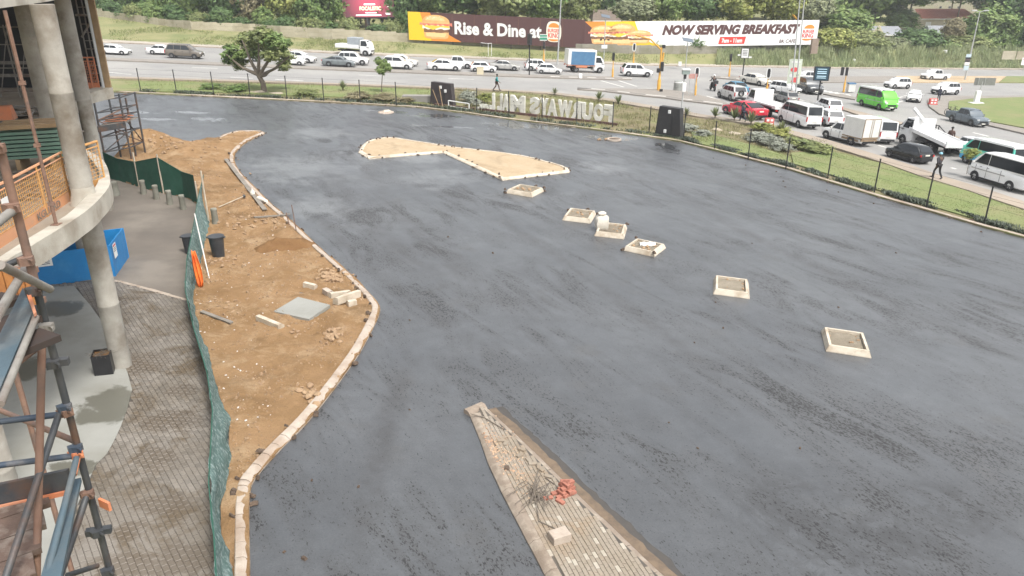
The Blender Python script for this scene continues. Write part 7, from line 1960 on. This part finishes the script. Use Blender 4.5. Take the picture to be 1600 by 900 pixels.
MB().tube(p, (p.x + .3, p.y, z), .05, n=6).build('post', GALV, t); MB().box((p.x + .55, p.y, z), (2.6, .06, .95), R(-6)).build('board', M('sign_back', (.22, .22, .21), (.18, .18, .175), 2, .5), t)
for i in range(3): MB().box((p.x - .3 + i * .85, p.y - .06, z), (.06, .04, .95), R(-6)).build('stiffener', GALV, t)
p2 = G(1525, 161, .25); tag(MB().cbox(p2 + up * .75, (.62, .35, 1.5), .1, ch=.03).cbox(p2 + up * .04, (1.6, .9, .08), .1, ch=.01).build('white_pillar', WHITEP, loc=p2), 'white square pillar on a white plate on the grass island', 'pillar')
for (x, y, lab) in ((1471, 100, 'white placard with a red mark standing in the reeds'), (1597, 112, 'white placard with a red mark at the right edge of the reeds')):
    p = G(x, y, .4); zt = zrow(p.x, p.y, y - 22); t = thing('placard_sign', lab, 'sign', p); MB().tube(p, (p.x, p.y, zt), .04, n=5).build('post', GALV, t); MB().box((p.x, p.y - .05, zt - .7), (1.2, .04, 1.4)).build('board', WHITEP, t); MB().prism([(p.x - .4, p.y - .08, zt - .2), (p.x + .0, p.y - .08, zt - .2), (p.x - .2, p.y - .08, zt - .6)], (0, -.01, 0)).build('mark', REDP, t)

# ------------------------------------------------------------------ leaves: crowns, shrubs, blades
def leafm(name, c1, c2, isl=.32):
    m, nt, b = _new(name); p = pos(nt)
    col = mix(nt, ramp(nt, noise_n(nt, p, .55, 5, .65), .38, .64), c1, c2)
    v = math_n(nt, 'MULTIPLY_ADD', island(nt), 2 * isl); v.node.inputs[2].default_value = 1 - isl
    h = node(nt, 'ShaderNodeHueSaturation'); nt.links.new(v, h.inputs['Value']); nt.links.new(col, h.inputs['Color'])
    nt.links.new(h.outputs[0], b.inputs['Base Color']); b.inputs['Roughness'].default_value = .5; b.inputs['Specular IOR Level'].default_value = .35
    tr = node(nt, 'ShaderNodeBsdfTranslucent'); nt.links.new(h.outputs[0], tr.inputs[0]); ms = node(nt, 'ShaderNodeMixShader'); ms.inputs[0].default_value = .22
    nt.links.new(b.outputs[0], ms.inputs[1]); nt.links.new(tr.outputs[0], ms.inputs[2]); nt.links.new(ms.outputs[0], nt.nodes['Material Output'].inputs[0]); return m
def LM(n, a, b, isl=.32):
    return leafm(n, tuple(min(.6, x * k) for x, k in zip(a, (1.3, 1.3, 1.12))), tuple(min(.6, x * k) for x, k in zip(b, (1.3, 1.3, 1.12))), isl)
LEAFS = {'dark': LM('dark_leaves', (0.064, 0.114, 0.046), (0.106, 0.161, 0.066)), 'mid': LM('mid_leaves', (0.106, 0.168, 0.059), (0.170, 0.221, 0.082)), 'yellow': LM('yellow_green_leaves', (0.192, 0.228, 0.073), (0.270, 0.275, 0.099)), 'grey': LM('grey_green_leaves', (0.156, 0.181, 0.112), (0.234, 0.248, 0.165)), 'brown': LM('brownish_leaves', (0.177, 0.154, 0.099), (0.227, 0.201, 0.139)), 'olive': LM('olive_leaves', (0.142, 0.174, 0.077), (0.213, 0.234, 0.106)), 'silver': leafm('silver_leaves', (.26, .28, .22), (.36, .37, .31)), 'lime': leafm('lime_leaves', (.20, .235, .055), (.25, .26, .08)), 'white': leafm('white_flowers', (.55, .55, .48), (.66, .65, .58), .15), 'aloe': leafm('aloe_leaves', (.15, .185, .085), (.20, .215, .11))}
BARK = M('bark', (.17, .14, .105), (.12, .098, .075), 3, .9, .6, 14)
def leaf_cloud(seed, clumps, per, leaf, clump_r=.20, flatten=1.0, shell=.55, dome=False):
    q = random.Random(seed); vs = []; fs = []
    for c in range(clumps):
        while True:
            d = Vector((q.gauss(0, 1), q.gauss(0, 1), q.gauss(0, 1))); d.normalize()
            if not dome or d.z > -.35: break
        rr = (shell + (1 - shell) * q.random()) * (.74 + .34 * noise.noise(d * 1.9 + Vector((seed * 3.1, 0, 0))) + .12 * noise.noise(d * 4.5 + Vector((0, seed, 0))))
        if q.random() < .18: rr *= q.uniform(.3, .8)
        cc = d * rr; cr = clump_r * q.uniform(.55, 1.25)
        for k in range(per):
            o = Vector((q.gauss(0, .5), q.gauss(0, .5), q.gauss(0, .42))) * cr; p = cc + o
            n_ = (d * .7 + o.normalized() * .5 + Vector((q.uniform(-.8, .8), q.uniform(-.8, .8), q.uniform(-.2, .9)))).normalized(); a = n_.orthogonal().normalized(); a = Matrix.Rotation(q.uniform(0, 6.28), 3, n_) @ a; b = n_.cross(a); s = leaf * q.uniform(.6, 1.35)
            i = len(vs); vs += [p - a * s, p + b * s * .55 - n_ * s * .15, p + a * s, p - b * s * .55 - n_ * s * .15]; fs.append((i, i + 1, i + 2, i + 3))
    me = bpy.data.meshes.new('crown'); me.from_pydata([tuple((v.x, v.y, v.z * flatten)) for v in vs], [], fs); me.materials.append(LEAFS['mid']); me.update(); return me
CROWNS = [leaf_cloud(i, 300, 30, .068) for i in range(6)]
def trunk_mesh(seed, h=1.0):
    q = random.Random(seed); m = MB(); m.tube((0, 0, 0), (.02, 0, .45), .055, .042, 8); m.tube((.02, 0, .45), (-.02, .02, .8), .042, .028, 7)
    for i in range(6):
        a = i * 1.05 + q.uniform(-.3, .3); z = q.uniform(.4, .75); m.tube((0, 0, z), (math.cos(a) * .3, math.sin(a) * .3, z + q.uniform(.15, .35)), .024, .008, 5)
    return m.mesh('trunk', BARK, smooth=60)
TRK = [trunk_mesh(i) for i in range(3)]
def hillz(x, y):
    best = min(WW, key=lambda w: abs(w.x - x) + 0 * w.y); return best.z - .02 + max(0, (y - best.y)) * 4 / 260
def tree(px, top, bot, hw, Y, kind, label, group='trees behind the boundary wall', zbase=None, crown=None):
    c = GD(px, (top + bot) / 2, Y); zt = GD(px, top, Y).z; zb = GD(px, bot, Y).z; rz = (zt - zb) / 2; rx = hw * math.hypot(Y, 0) * 1.08 / FOC
    b = hillz(c.x, Y) if zbase is None else zbase; b = min(b, zb - .6)
    t = thing('tree', label, 'tree', (c.x, Y, b), rnd.uniform(0, 6.28), group)
    H = c.z - b + rz * .6
    inst('trunk', rnd.choice(TRK), t, mat=Matrix.Diagonal((max(2.0, H * .27), max(2.0, H * .27), H, 1)))
    o = inst('crown', crown or rnd.choice(CROWNS), t, mat=Matrix.Translation((0, 0, c.z - b)) @ Matrix.Diagonal((rx * 1.12, rx * 1.12, rz * 1.12, 1))); recolor(o, LEAFS[kind])
    return t
FRONT = [(170, -55, 26, 52, 180, 'mid', 'bushy green tree over the highest step of the wall at the building edge'), (232, -60, 26, 44, 166, 'dark', 'dark green tree behind the stepped wall, above the first white cars'), (292, -60, 32, 46, 158, 'mid', 'green tree behind the stepped wall, above the brown people carrier'), (350, -70, 36, 42, 153, 'dark', 'dark glossy tree behind the wall, left of the spreading tree'), (398, -45, 38, 34, 152, 'brown', 'brownish leaved tree behind the wall, above the spreading tree'), (450, -50, 40, 34, 149, 'yellow', 'yellow green tree beside the street lamp on the wall'), (497, -30, 47, 36, 146, 'mid', 'leafy green tree spilling over the wall left of the lit screen'), (560, -70, 44, 44, 160, 'dark', 'dark tree behind the lit screen billboard'), (622, -60, 46, 34, 152, 'dark', 'dark tree between the lit screen and the brown billboard'), (668, -60, 22, 38, 152, 'mid', 'green tree above the burger of the brown billboard'), (722, -60, 24, 44, 152, 'dark', 'dark green tree above the first words of the brown billboard'), (790, -50, 28, 44, 150, 'olive', 'pale olive tree above the middle of the brown billboard'), (850, -55, 34, 38, 152, 'mid', 'green tree behind the brown billboard logo'), (902, -40, 36, 32, 160, 'olive', 'olive tree left of the small roof behind the billboards'), (990, -5, 36, 34, 154, 'grey', 'silvery grey tree right of the small roof behind the white billboard'), (1042, -40, 36, 36, 158, 'mid', 'green tree above the words of the white billboard, left one'), (1100, -30, 38, 36, 160, 'dark', 'dark tree gap above the middle of the white billboard'), (1150, -45, 36, 46, 160, 'yellow', 'yellow green tree above the middle of the white billboard'), (1212, -45, 36, 42, 164, 'yellow', 'yellow green tree left of the two tall lamp posts'), (1268, -20, 44, 34, 172, 'grey', 'grey green tree right of the two tall lamp posts'), (1320, 8, 56, 42, 172, 'mid', 'rounded green tree behind the yellow green bushes'), (1300, 40, 82, 36, 154, 'yellow', 'yellow green bush at the end of the white billboard'), (1352, 46, 84, 40, 160, 'olive', 'olive bush in front of the small gabled house'), (1395, 56, 84, 26, 163, 'grey', 'grey green bush below the small gabled house'), (1434, 40, 84, 36, 166, 'dark', 'round dark glossy tree in front of the red roofed house'), (1408, 12, 46, 26, 205, 'mid', 'green tree behind the small gabled house'), (1470, 62, 86, 26, 170, 'mid', 'green bush under the grey roof'), (1490, 26, 66, 18, 178, 'brown', 'thin brownish tree beside the grey roof'), (1512, 52, 88, 34, 175, 'olive', 'olive bush left of the twin headed street lamp'), (1540, 8, 88, 42, 180, 'mid', 'large green tree right of the twin headed street lamp'), (1592, -40, 90, 48, 188, 'dark', 'large dark tree at the right edge')]
for a in FRONT: tree(*a)
back = 0
for Y, y0, y1 in ((188, -70, 34), (235, -80, 28)):
    x = -100
    while x < 1720:
        yy1 = y1 if not (1400 < x < 1530) else 6
        tree(x + rnd.uniform(-14, 14), y0 + rnd.uniform(-14, 18) if not (1420 < x < 1520) else -60, yy1 + rnd.uniform(-5, 5), rnd.uniform(40, 58), Y + rnd.uniform(-8, 8) + (24 if x > 1250 else 0), *rnd.choice([('dark', 'dark green tree in the back rows of the wood'), ('mid', 'plain green tree in the back rows of the wood'), ('mid', 'plain green tree in the back rows of the wood'), ('olive', 'olive green tree in the back rows of the wood'), ('yellow', 'yellow green tree in the back rows of the wood'), ('grey', 'grey green tree in the back rows of the wood')]), 'trees in the back rows of the wood')
        x += 70
# bushes crowding behind the wall
q_ = random.Random(21)
for i, p in enumerate(sub(WW[1:14], 3.4)):
    px_ = proj(p)[0]
    if 885 < px_ < 1000: continue
    k_ = q_.choice(['dark', 'dark', 'mid', 'olive']) if px_ < 640 else q_.choice(['mid', 'olive', 'yellow', 'dark'])
    t = thing('bush', {'dark': 'dark green', 'mid': 'fresh green', 'olive': 'olive green', 'yellow': 'yellow green'}[k_] + (' bush crowding over the cream wall' if px_ < 640 else ' bush crowding behind the breakfast billboards'), 'bush', p + Vector((q_.uniform(-1, 1), q_.uniform(1.8, 4.5), -.2)), q_.uniform(0, 6), 'bushes crowding behind the wall')
    hB = q_.uniform(2.2, 4.0); MB().tube((0, 0, 0), (0, 0, hB * .6), .12, .05, 6).build('trunk', BARK, t, local=True)
    o = inst('crown', q_.choice(CROWNS), t, mat=Matrix.Translation((0, 0, hB * .52)) @ Matrix.Diagonal((q_.uniform(2.4, 3.4), 2.4, hB * .62, 1))); recolor(o, LEAFS[k_])
# spreading tree in the verge and the thin young tree
tb = G(413, 143, .2); tr = thing('tree', 'spreading umbrella shaped tree standing in the verge by the fence', 'tree', tb)
Yt = tb.y; f1 = GD(404, 118, Yt); m = MB(); m.tube(tb - up * .2, GD(411, 130, Yt), .32, .25, 10); m.tube(GD(411, 130, Yt), f1, .25, .22, 10)
for (x, y), r0 in (((352, 84), .2), ((378, 62), .2), ((404, 58), .2), ((432, 64), .2), ((452, 88), .18), ((425, 108), .16)):
    e = GD(x, y, Yt + rnd.uniform(-2, 2)); mid = f1.lerp(e, .5) + up * (-.3); m.tube(f1 + up * rnd.uniform(-.2, .4), mid, r0, r0 * .7, 7); m.tube(mid, e, r0 * .7, .05, 6)
m.build('trunk', BARK, tr, smooth=60)
CL = [leaf_cloud(40 + i, 60, 26, .10, .24, .8) for i in range(3)]
for i, (x, y, r) in enumerate(((366, 84, 23), (388, 64, 24), (410, 56, 23), (433, 66, 23), (444, 88, 20), (422, 86, 17), (396, 82, 18), (374, 100, 16), (443, 104, 13), (356, 94, 11), (414, 72, 17))):
    c = GD(x, y, Yt + rnd.uniform(-2.2, 2.2)); s = r * Yt * 1.05 / FOC
    o = inst('crown', CL[i % 3], tr, mat=Matrix.Translation(c - tb) @ Matrix.Rotation(rnd.uniform(0, 6), 4, 'Z') @ Matrix.Diagonal((s * 1.1, s * 1.1, s * .85, 1))); recolor(o, LEAFS['olive' if i % 3 else 'mid'])
sp = G(596, 144, .2); t = thing('tree', 'thin young tree standing in the verge before the white hatchback', 'tree', sp); MB().tube(sp, GD(598, 104, sp.y), .06, .03, 6).build('trunk', BARK, t)
for x, y, r in ((592, 96, 9), (601, 101, 11), (595, 110, 10), (606, 106, 8)):
    c = GD(x, y, sp.y + rnd.uniform(-.4, .4)); s = r * sp.y * 1.05 / FOC; o = inst('crown', CL[0], t, mat=Matrix.Translation(c - sp) @ Matrix.Diagonal((s, s, s, 1))); recolor(o, LEAFS['mid'])
sp = G(1510, 272, .2)
t = thing('shrub', 'wispy roadside sapling in front of the turquoise minibus', 'shrub', sp); MB().tube(sp, sp + up * 1.5, .02, n=5).build('stem', BARK, t); o = inst('foliage', CL[1], t, mat=Matrix.Translation((0, 0, 1.5)) @ Matrix.Diagonal((.7, .7, .6, 1))); recolor(o, LEAFS['yellow'])
# shrubs of the verge
SHR = [leaf_cloud(60 + i, 70, 26, .085, .24, .75, .5, True) for i in range(4)]
def shrub(px, py, r, h, kind, label, group=None, name='shrub'):
    p = G(px, py, .1); t = thing(name, label, 'shrub', p, rnd.uniform(0, 6), group); MB().tube((0, 0, -.1), (0, 0, h * .5), .04, n=5).build('stem', BARK, t, local=True)
    o = inst('foliage', rnd.choice(SHR), t, mat=Matrix.Translation((0, 0, h * .38)) @ Matrix.Diagonal((r, r, h * .72, 1))); recolor(o, LEAFS[kind])
    if kind == 'silver': pass
for a in ((731, 160, 1.3, 1.5, 'silver', 'grey white flowering bush between the pylon and the letters'), (740, 166, 1.0, 1.1, 'silver', 'small grey white bush beside the fence post near the letters'), (757, 162, 1.1, 1.3, 'lime', 'bright green bush beside the first letter'), (757, 172, .9, .7, 'white', 'white flowering bush at the foot of the first letter'), (1185, 221, 1.5, 1.0, 'silver', 'silver leaved shrub in the verge behind the fence, left one'), (1205, 228, 1.5, 1.0, 'silver', 'silver leaved shrub in the verge behind the fence, middle one'), (1222, 236, 1.1, .8, 'silver', 'small silver leaved shrub at the right end of the silver clump'), (1190, 205, 1.4, 1.0, 'lime', 'yellow green shrub behind the silver shrubs, left one'), (1215, 213, 1.4, 1.0, 'yellow', 'yellow green shrub behind the silver shrubs, right one'), (1252, 232, 1.7, 1.1, 'olive', 'olive shrub in the verge before the box pickup'), (1280, 240, 1.6, 1.0, 'olive', 'olive shrub at the end of the planted verge'), (1075, 206, 1.2, .9, 'silver', 'pale grey shrub beside the black pylon'), (1098, 213, 1.0, .7, 'silver', 'low pale shrub right of the black pylon'), (1042, 200, .9, .6, 'grey', 'low greyish shrub behind the black pylon'), (480, 150, 1.6, .9, 'olive', 'low olive shrub in the verge near the spreading tree'), (560, 155, 1.7, .8, 'brown', 'low brown weedy shrub in the verge, left one'), (600, 157, 1.9, .8, 'brown', 'low brown weedy shrub in the verge under the thin tree'), (630, 160, 1.5, .7, 'brown', 'low brown weedy shrub in the verge near the grey box'), (330, 140, 1.5, .8, 'mid', 'low green shrub in the verge left of the spreading tree'), (370, 144, 1.6, .9, 'mid', 'low green shrub at the left foot of the spreading tree'), (175, 30, 3.0, 2.2, 'grey', 'grey green bush before the high end of the stepped wall'), (226, 36, 2.6, 1.6, 'olive', 'low bush against the stepped wall, second from the left'), (262, 41, 3.0, 1.8, 'olive', 'low bush against the stepped wall, third from the left'), (285, 43, 2.6, 1.8, 'mid', 'low green bush against the stepped wall above the people carrier'), (365, 47, 2.0, 1.0, 'mid', 'low green bush against the wall above the spreading tree')): shrub(*a)
# aloes: rosettes of long leaves
def aloe_mesh(seed):
    q = random.Random(seed); vs = []; fs = []
    for i in range(34):
        a = i * 2.4 + q.uniform(-.2, .2); e = q.uniform(.15, 1.35); l = q.uniform(.75, 1.0); w = .06; d = Vector((math.cos(a) * math.cos(e), math.sin(a) * math.cos(e), math.sin(e))); s = Vector((-math.sin(a), math.cos(a), 0)) * w; k = len(vs)
        m_ = d * l * .55; tip = d * l - up * (.12 * l) * math.cos(e); vs += [s * .8 + up * .25, -s * .8 + up * .25, m_ + s + up * .25, m_ - s + up * .25, tip + up * .25]; fs += [(k, k + 1, k + 3, k + 2), (k + 2, k + 3, k + 4)]
    me = bpy.data.meshes.new('leaves'); me.from_pydata([tuple(v) for v in vs], [], fs); me.materials.append(LEAFS['aloe']); me.update(); return me
AL = [aloe_mesh(i) for i in range(3)]
for x, y, s, lab in ((866.6, 149, .8, 'small spiky aloe in the verge behind the W of the letters'), (935.6, 159, 1.1, 'spiky aloe in the verge behind the O of the letters'), (966, 165, 1.1, 'spiky aloe in the verge just right of the F letter'), (1117, 186, 1.1, 'dry spiky aloe left of the red coupe'), (1147, 190, 1.3, 'spiky aloe before the red coupe, left of the walking person'), (1173, 196, 1.3, 'spiky aloe behind the red coupe, right of the walking person'), (1221, 212, 1.2, 'spiky aloe between the yellow shrubs beside the minibus'), (536, 142, 1.0, 'spiky plant in the verge under the fence, near the grey fastback'), (1072, 183, .9, 'spiky aloe beside the camera post')):
    p = G(x, y, .15); t = thing('aloe', lab, 'aloe', p, rnd.uniform(0, 6)); MB().tube((0, 0, -.1), (0, 0, .35 * s), .06, n=6).build('stem', BARK, t, local=True); inst('leaves', rnd.choice(AL), t, mat=Matrix.Scale(s, 4))
for x, y, sx, lab in ((1120, 203, .9, 'flat pale boulder in the verge, left of two'), (1147, 209, 1.0, 'flat pale boulder in the verge, right of two'), (1075, 200, .4, 'small pale boulder right of the black pylon'), (402, 145, 1.3, 'grey boulder at the left foot of the spreading tree'), (432, 147, 1.2, 'grey boulder at the right foot of the spreading tree')):
    p = G(x, y, .12); tag(inst('boulder', rock_mesh(int(x), M('boulder_stone', (.42, .36, .27), (.34, .29, .22), 2, .9, .5, 8) if 'boulder_stone' not in bpy.data.materials else bpy.data.materials['boulder_stone']), None, mat=planemat(p, (1, .2, 0), (sx, sx * .8, sx * .5))), lab, 'boulder')
def blades(name, poly, n, h0, h1, w, mat, hf=None, lean=.35, clump=None):
    q = random.Random(len(poly) * 7 + n); P_ = [(p[0], p[1]) for p in poly]; x0 = min(p[0] for p in P_); x1 = max(p[0] for p in P_); y0 = min(p[1] for p in P_); y1 = max(p[1] for p in P_); vs = []; fs = []; k = 0; tries = 0
    while k < n and tries < n * 40:
        tries += 1; x, y = q.uniform(x0, x1), q.uniform(y0, y1)
        if not inside(x, y, P_): continue
        if clump and noise.noise(Vector((x * clump, y * clump, 4))) + q.uniform(-.25, .25) < 0: continue
        z = hf(x, y); h = q.uniform(h0, h1) * (.8 + .5 * noise.noise(Vector((x * .3, y * .3, 1)))); a = q.uniform(0, 6.28); l = Vector((math.cos(a), math.sin(a), 0)); s = Vector((-l.y, l.x, 0)) * w; b = Vector((x, y, z - .03)); tip = b + up * h + l * h * q.uniform(.05, lean); i = len(vs); md_ = b.lerp(tip, .55) + up * h * .08
        vs += [b - s, b + s, md_ + s * .8, md_ - s * .8, tip]; fs += [(i, i + 1, i + 2, i + 3), (i + 3, i + 2, i + 4)]; k += 1
    me = bpy.data.meshes.new(name); me.from_pydata([tuple(v) for v in vs], [], fs); me.materials.append(mat); me.update(); o = bpy.data.objects.new(name, me); COL.objects.link(o); o['kind'] = 'stuff'; return o
vz = lambda x, y: Zg(x, y) + .11 + vnoise(x, y) * .6
blades('verge_grass', PX([(650, 139), (790, 145), (957, 160), (1068, 179), (1160, 193), (1235, 210), (1300, 228), (1300, 240), (1235, 240), (1130, 232), (1070, 219), (1000, 210), (900, 198), (800, 186), (720, 174), (650, 166)]), 16000, .12, .42, .018, BLADE2, vz, clump=.5)
blades('verge_grass', PX([(450, 131), (650, 138), (690, 142), (690, 166), (640, 166), (550, 161), (400, 153), (215, 145), (180, 124)]), 9000, .05, .22, .02, BLADE, lambda x, y: vz(x, y) + .06)
blades('lawn_grass', PX([(1080, 206), (1160, 223), (1240, 246), (1300, 240), (1413, 266), (1546, 309), (1600, 327), (1760, 379), (1760, 405), (1600, 364), (1500, 336), (1400, 306), (1300, 275), (1240, 257), (1160, 239), (1085, 222)]), 26000, .03, .10, .012, BLADE, lambda x, y: Zg(x, y) + .2 + vnoise(x, y) * .5)
kl = [p for p in KW]; near_strip = offset_line(kl[8:17], -.45) + list(reversed(offset_line(kl[8:17], -1.5)))
def ll(x, y): return Zg(x, y) + .16
gc = blades('ground_cover', near_strip, 9000, .08, .26, .035, COVER, ll, lean=1.2, clump=.8)
st2 = offset_line(kl[1:9], -.4) + list(reversed(offset_line(kl[1:9], -1.6)))
blades('ground_cover', st2, 5200, .08, .28, .04, COVER, ll, lean=1.2, clump=.5)
def bankz(x, y):
    a = min(FWs, key=lambda w: abs(w.x - x)); b = min(WW, key=lambda w: abs(w.x - x)); t = max(0, min(1, (y - a.y) / max(.5, b.y - a.y))); return a.z + .15 + (b.z - a.z) * t
FR = res_line(FWs, 60); WR = res_line(WW, 60)
def bankz(x, y):
    i = min(range(60), key=lambda k: abs(FR[k].x - x)); j = min(range(60), key=lambda k: abs(WR[k].x - x)); a, b = FR[i], WR[j]; t = max(0, min(1, (y - a.y) / max(.5, b.y - a.y))); return a.z + .1 + (b.z - a.z) * t
def bank(pxs, f0, f1):
    lo = []; hi = []
    for x in pxs:
        a = G(x, row_at([(p[0], p[1]) for p in FK], x) - 2, .15); b = G(x, row_at([(w[0], w[1]) for w in WB], x), row_at([(w[0], w[2]) for w in WB], x)); lo.append(a.lerp(b, f0)); hi.append(a.lerp(b, f1))
    return lo + list(reversed(hi))
blades('bank_grass_blades', bank([170, 300, 440, 560, 700, 800, 900, 1000, 1100, 1200], .1, .95), 15000, .10, .35, .035, BLADE, bankz, clump=.12)
blades('reeds', bank([1120, 1160, 1210, 1260], .25, .95), 6000, .8, 2.0, .04, REED, bankz)
blades('reeds', bank([1235, 1290, 1360, 1430, 1500, 1590, 1660], .06, 1.0), 24000, .7, 1.75, .045, REED, bankz)
# ------------------------------------------------------------------ houses behind the trees
ROOFR = M('red_roof_tiles', (.42, .17, .115), (.35, .135, .09), 1.5, .85, .4, 8); ROOFG = M('grey_roof', (.27, .28, .30), (.23, .24, .26), 1.5, .7); HWALL = M('house_wall', (.52, .47, .36), (.46, .41, .31), 1, .9)
def house(px, eave, ridge, w_px, Y, roofm, label, gable_left=False, depth=9, wallm=HWALL):
    c = GD(px, eave, Y); zr = zrow(c.x, Y, ridge); L = w_px * Y * 1.05 / FOC; zb = hillz(c.x, Y) - .5; zb = min(zb, c.z - 2.6); t = thing('house', label, 'house', (c.x, Y, zb))
    MB().box((c.x, Y + depth / 2, (zb + c.z) / 2), (L, depth, c.z - zb)).build('wall', wallm, t)
    o = .5; x0, x1, y0, y1 = c.x - L / 2 - o, c.x + L / 2 + o, Y - o, Y + depth + o; ym = (y0 + y1) / 2; hip = 0 if gable_left else L * .12
    m = MB(); m.add([(x0, y0, c.z), (x1, y0, c.z), (x1, y1, c.z), (x0, y1, c.z), (x0 + (.0 if gable_left else hip), ym, zr), (x1 - hip, ym, zr)], [(0, 1, 5, 4), (1, 2, 5), (2, 3, 4, 5), (3, 0, 4), (3, 2, 1, 0)]); m.build('roof', roofm, t)
    MB().box((c.x, Y - o - .06, c.z - .1), (L + 2 * o, .1, .22)).build('gutter', WHITEP, t)
    for i in range(3): 
        w_ = MB().box((c.x - L * .3 + i * L * .3, Y - .03, c.z - 1.5), (1.4, .1, 1.2)).build('window', WHITEP, t); MB().box((c.x - L * .3 + i * L * .3, Y - .09, c.z - 1.5), (1.2, .04, 1.0)).build('pane', GLASS, w_)
    MB().box((c.x + L * .12, Y - .04, c.z - 1.9), (1.0, .08, 2.0)).build('door', TIMBER, t)
    return t, c, L, zr
t, c, L, zr = house(1480, 29, 15, 84, 216, ROOFR, 'red roofed house among the trees at the upper right')
MB().prism([(c.x - L / 2 - 4.5, 215, c.z - .6), (c.x - L / 2 + 1, 215, c.z - .6), (c.x - L / 2 - 1.7, 215, zr + .2)], (0, 5, 0)).build('gable', HWALL, t)
t, c, L, zr = house(1392, 54, 43, 36, 190, ROOFG, 'small house with a cream gable and grey roof behind the bushes', True)
MB().prism([(c.x - L / 2 - 2.6, 189.2, c.z - .4), (c.x - L / 2 + 1.4, 189.2, c.z - .4), (c.x - L / 2 - .3, 189.2, zr + .5)], (0, .5, 0)).build('gable', HWALL, t)
house(1474, 61, 42, 26, 192, ROOFG, 'pale grey roofed house below the red roof')
house(948, 32, 17, 34, 172, M('brown_roof', (.17, .13, .10), (.14, .11, .085), 1.5, .85), 'small brown roofed house showing between the two billboards')
p = GD(1277, 34, 185); tag(MB().tube((p.x, p.y, p.z - 6), GD(1280, -12, 185), .09, n=6).build('mast', GALV, loc=(p.x, p.y, p.z - 6)), 'thin pale mast rising behind the trees right of the lamp posts', 'mast')
p = GD(1243, 27, 170); t = thing('yellow_hoist', 'yellow slanting sign arm above the right end of the white billboard', 'sign arm', (p.x, p.y, p.z - 4)); MB().tube((p.x, p.y, p.z - 4), p, .08, n=6).build('post', GALV, t); MB().tube(GD(1236, 20, 170), GD(1245, 30, 170), .2, n=6).build('arm', SIGY, t)

# ------------------------------------------------------------------ thin summer haze over the whole place
hz = bpy.data.materials.new('haze'); hz.use_nodes = True; nt = hz.node_tree; nt.nodes.clear()
pv = nt.nodes.new('ShaderNodeVolumePrincipled'); pv.inputs['Color'].default_value = (.93, .96, 1.0, 1); pv.inputs['Density'].default_value = .00045; pv.inputs['Anisotropy'].default_value = .2
mo = nt.nodes.new('ShaderNodeOutputMaterial'); nt.links.new(pv.outputs[0], mo.inputs['Volume'])
ho_ = MB().box((0, 500, 7), (5200, 4200, 60)).build('haze', hz); ho_['kind'] = 'stuff'
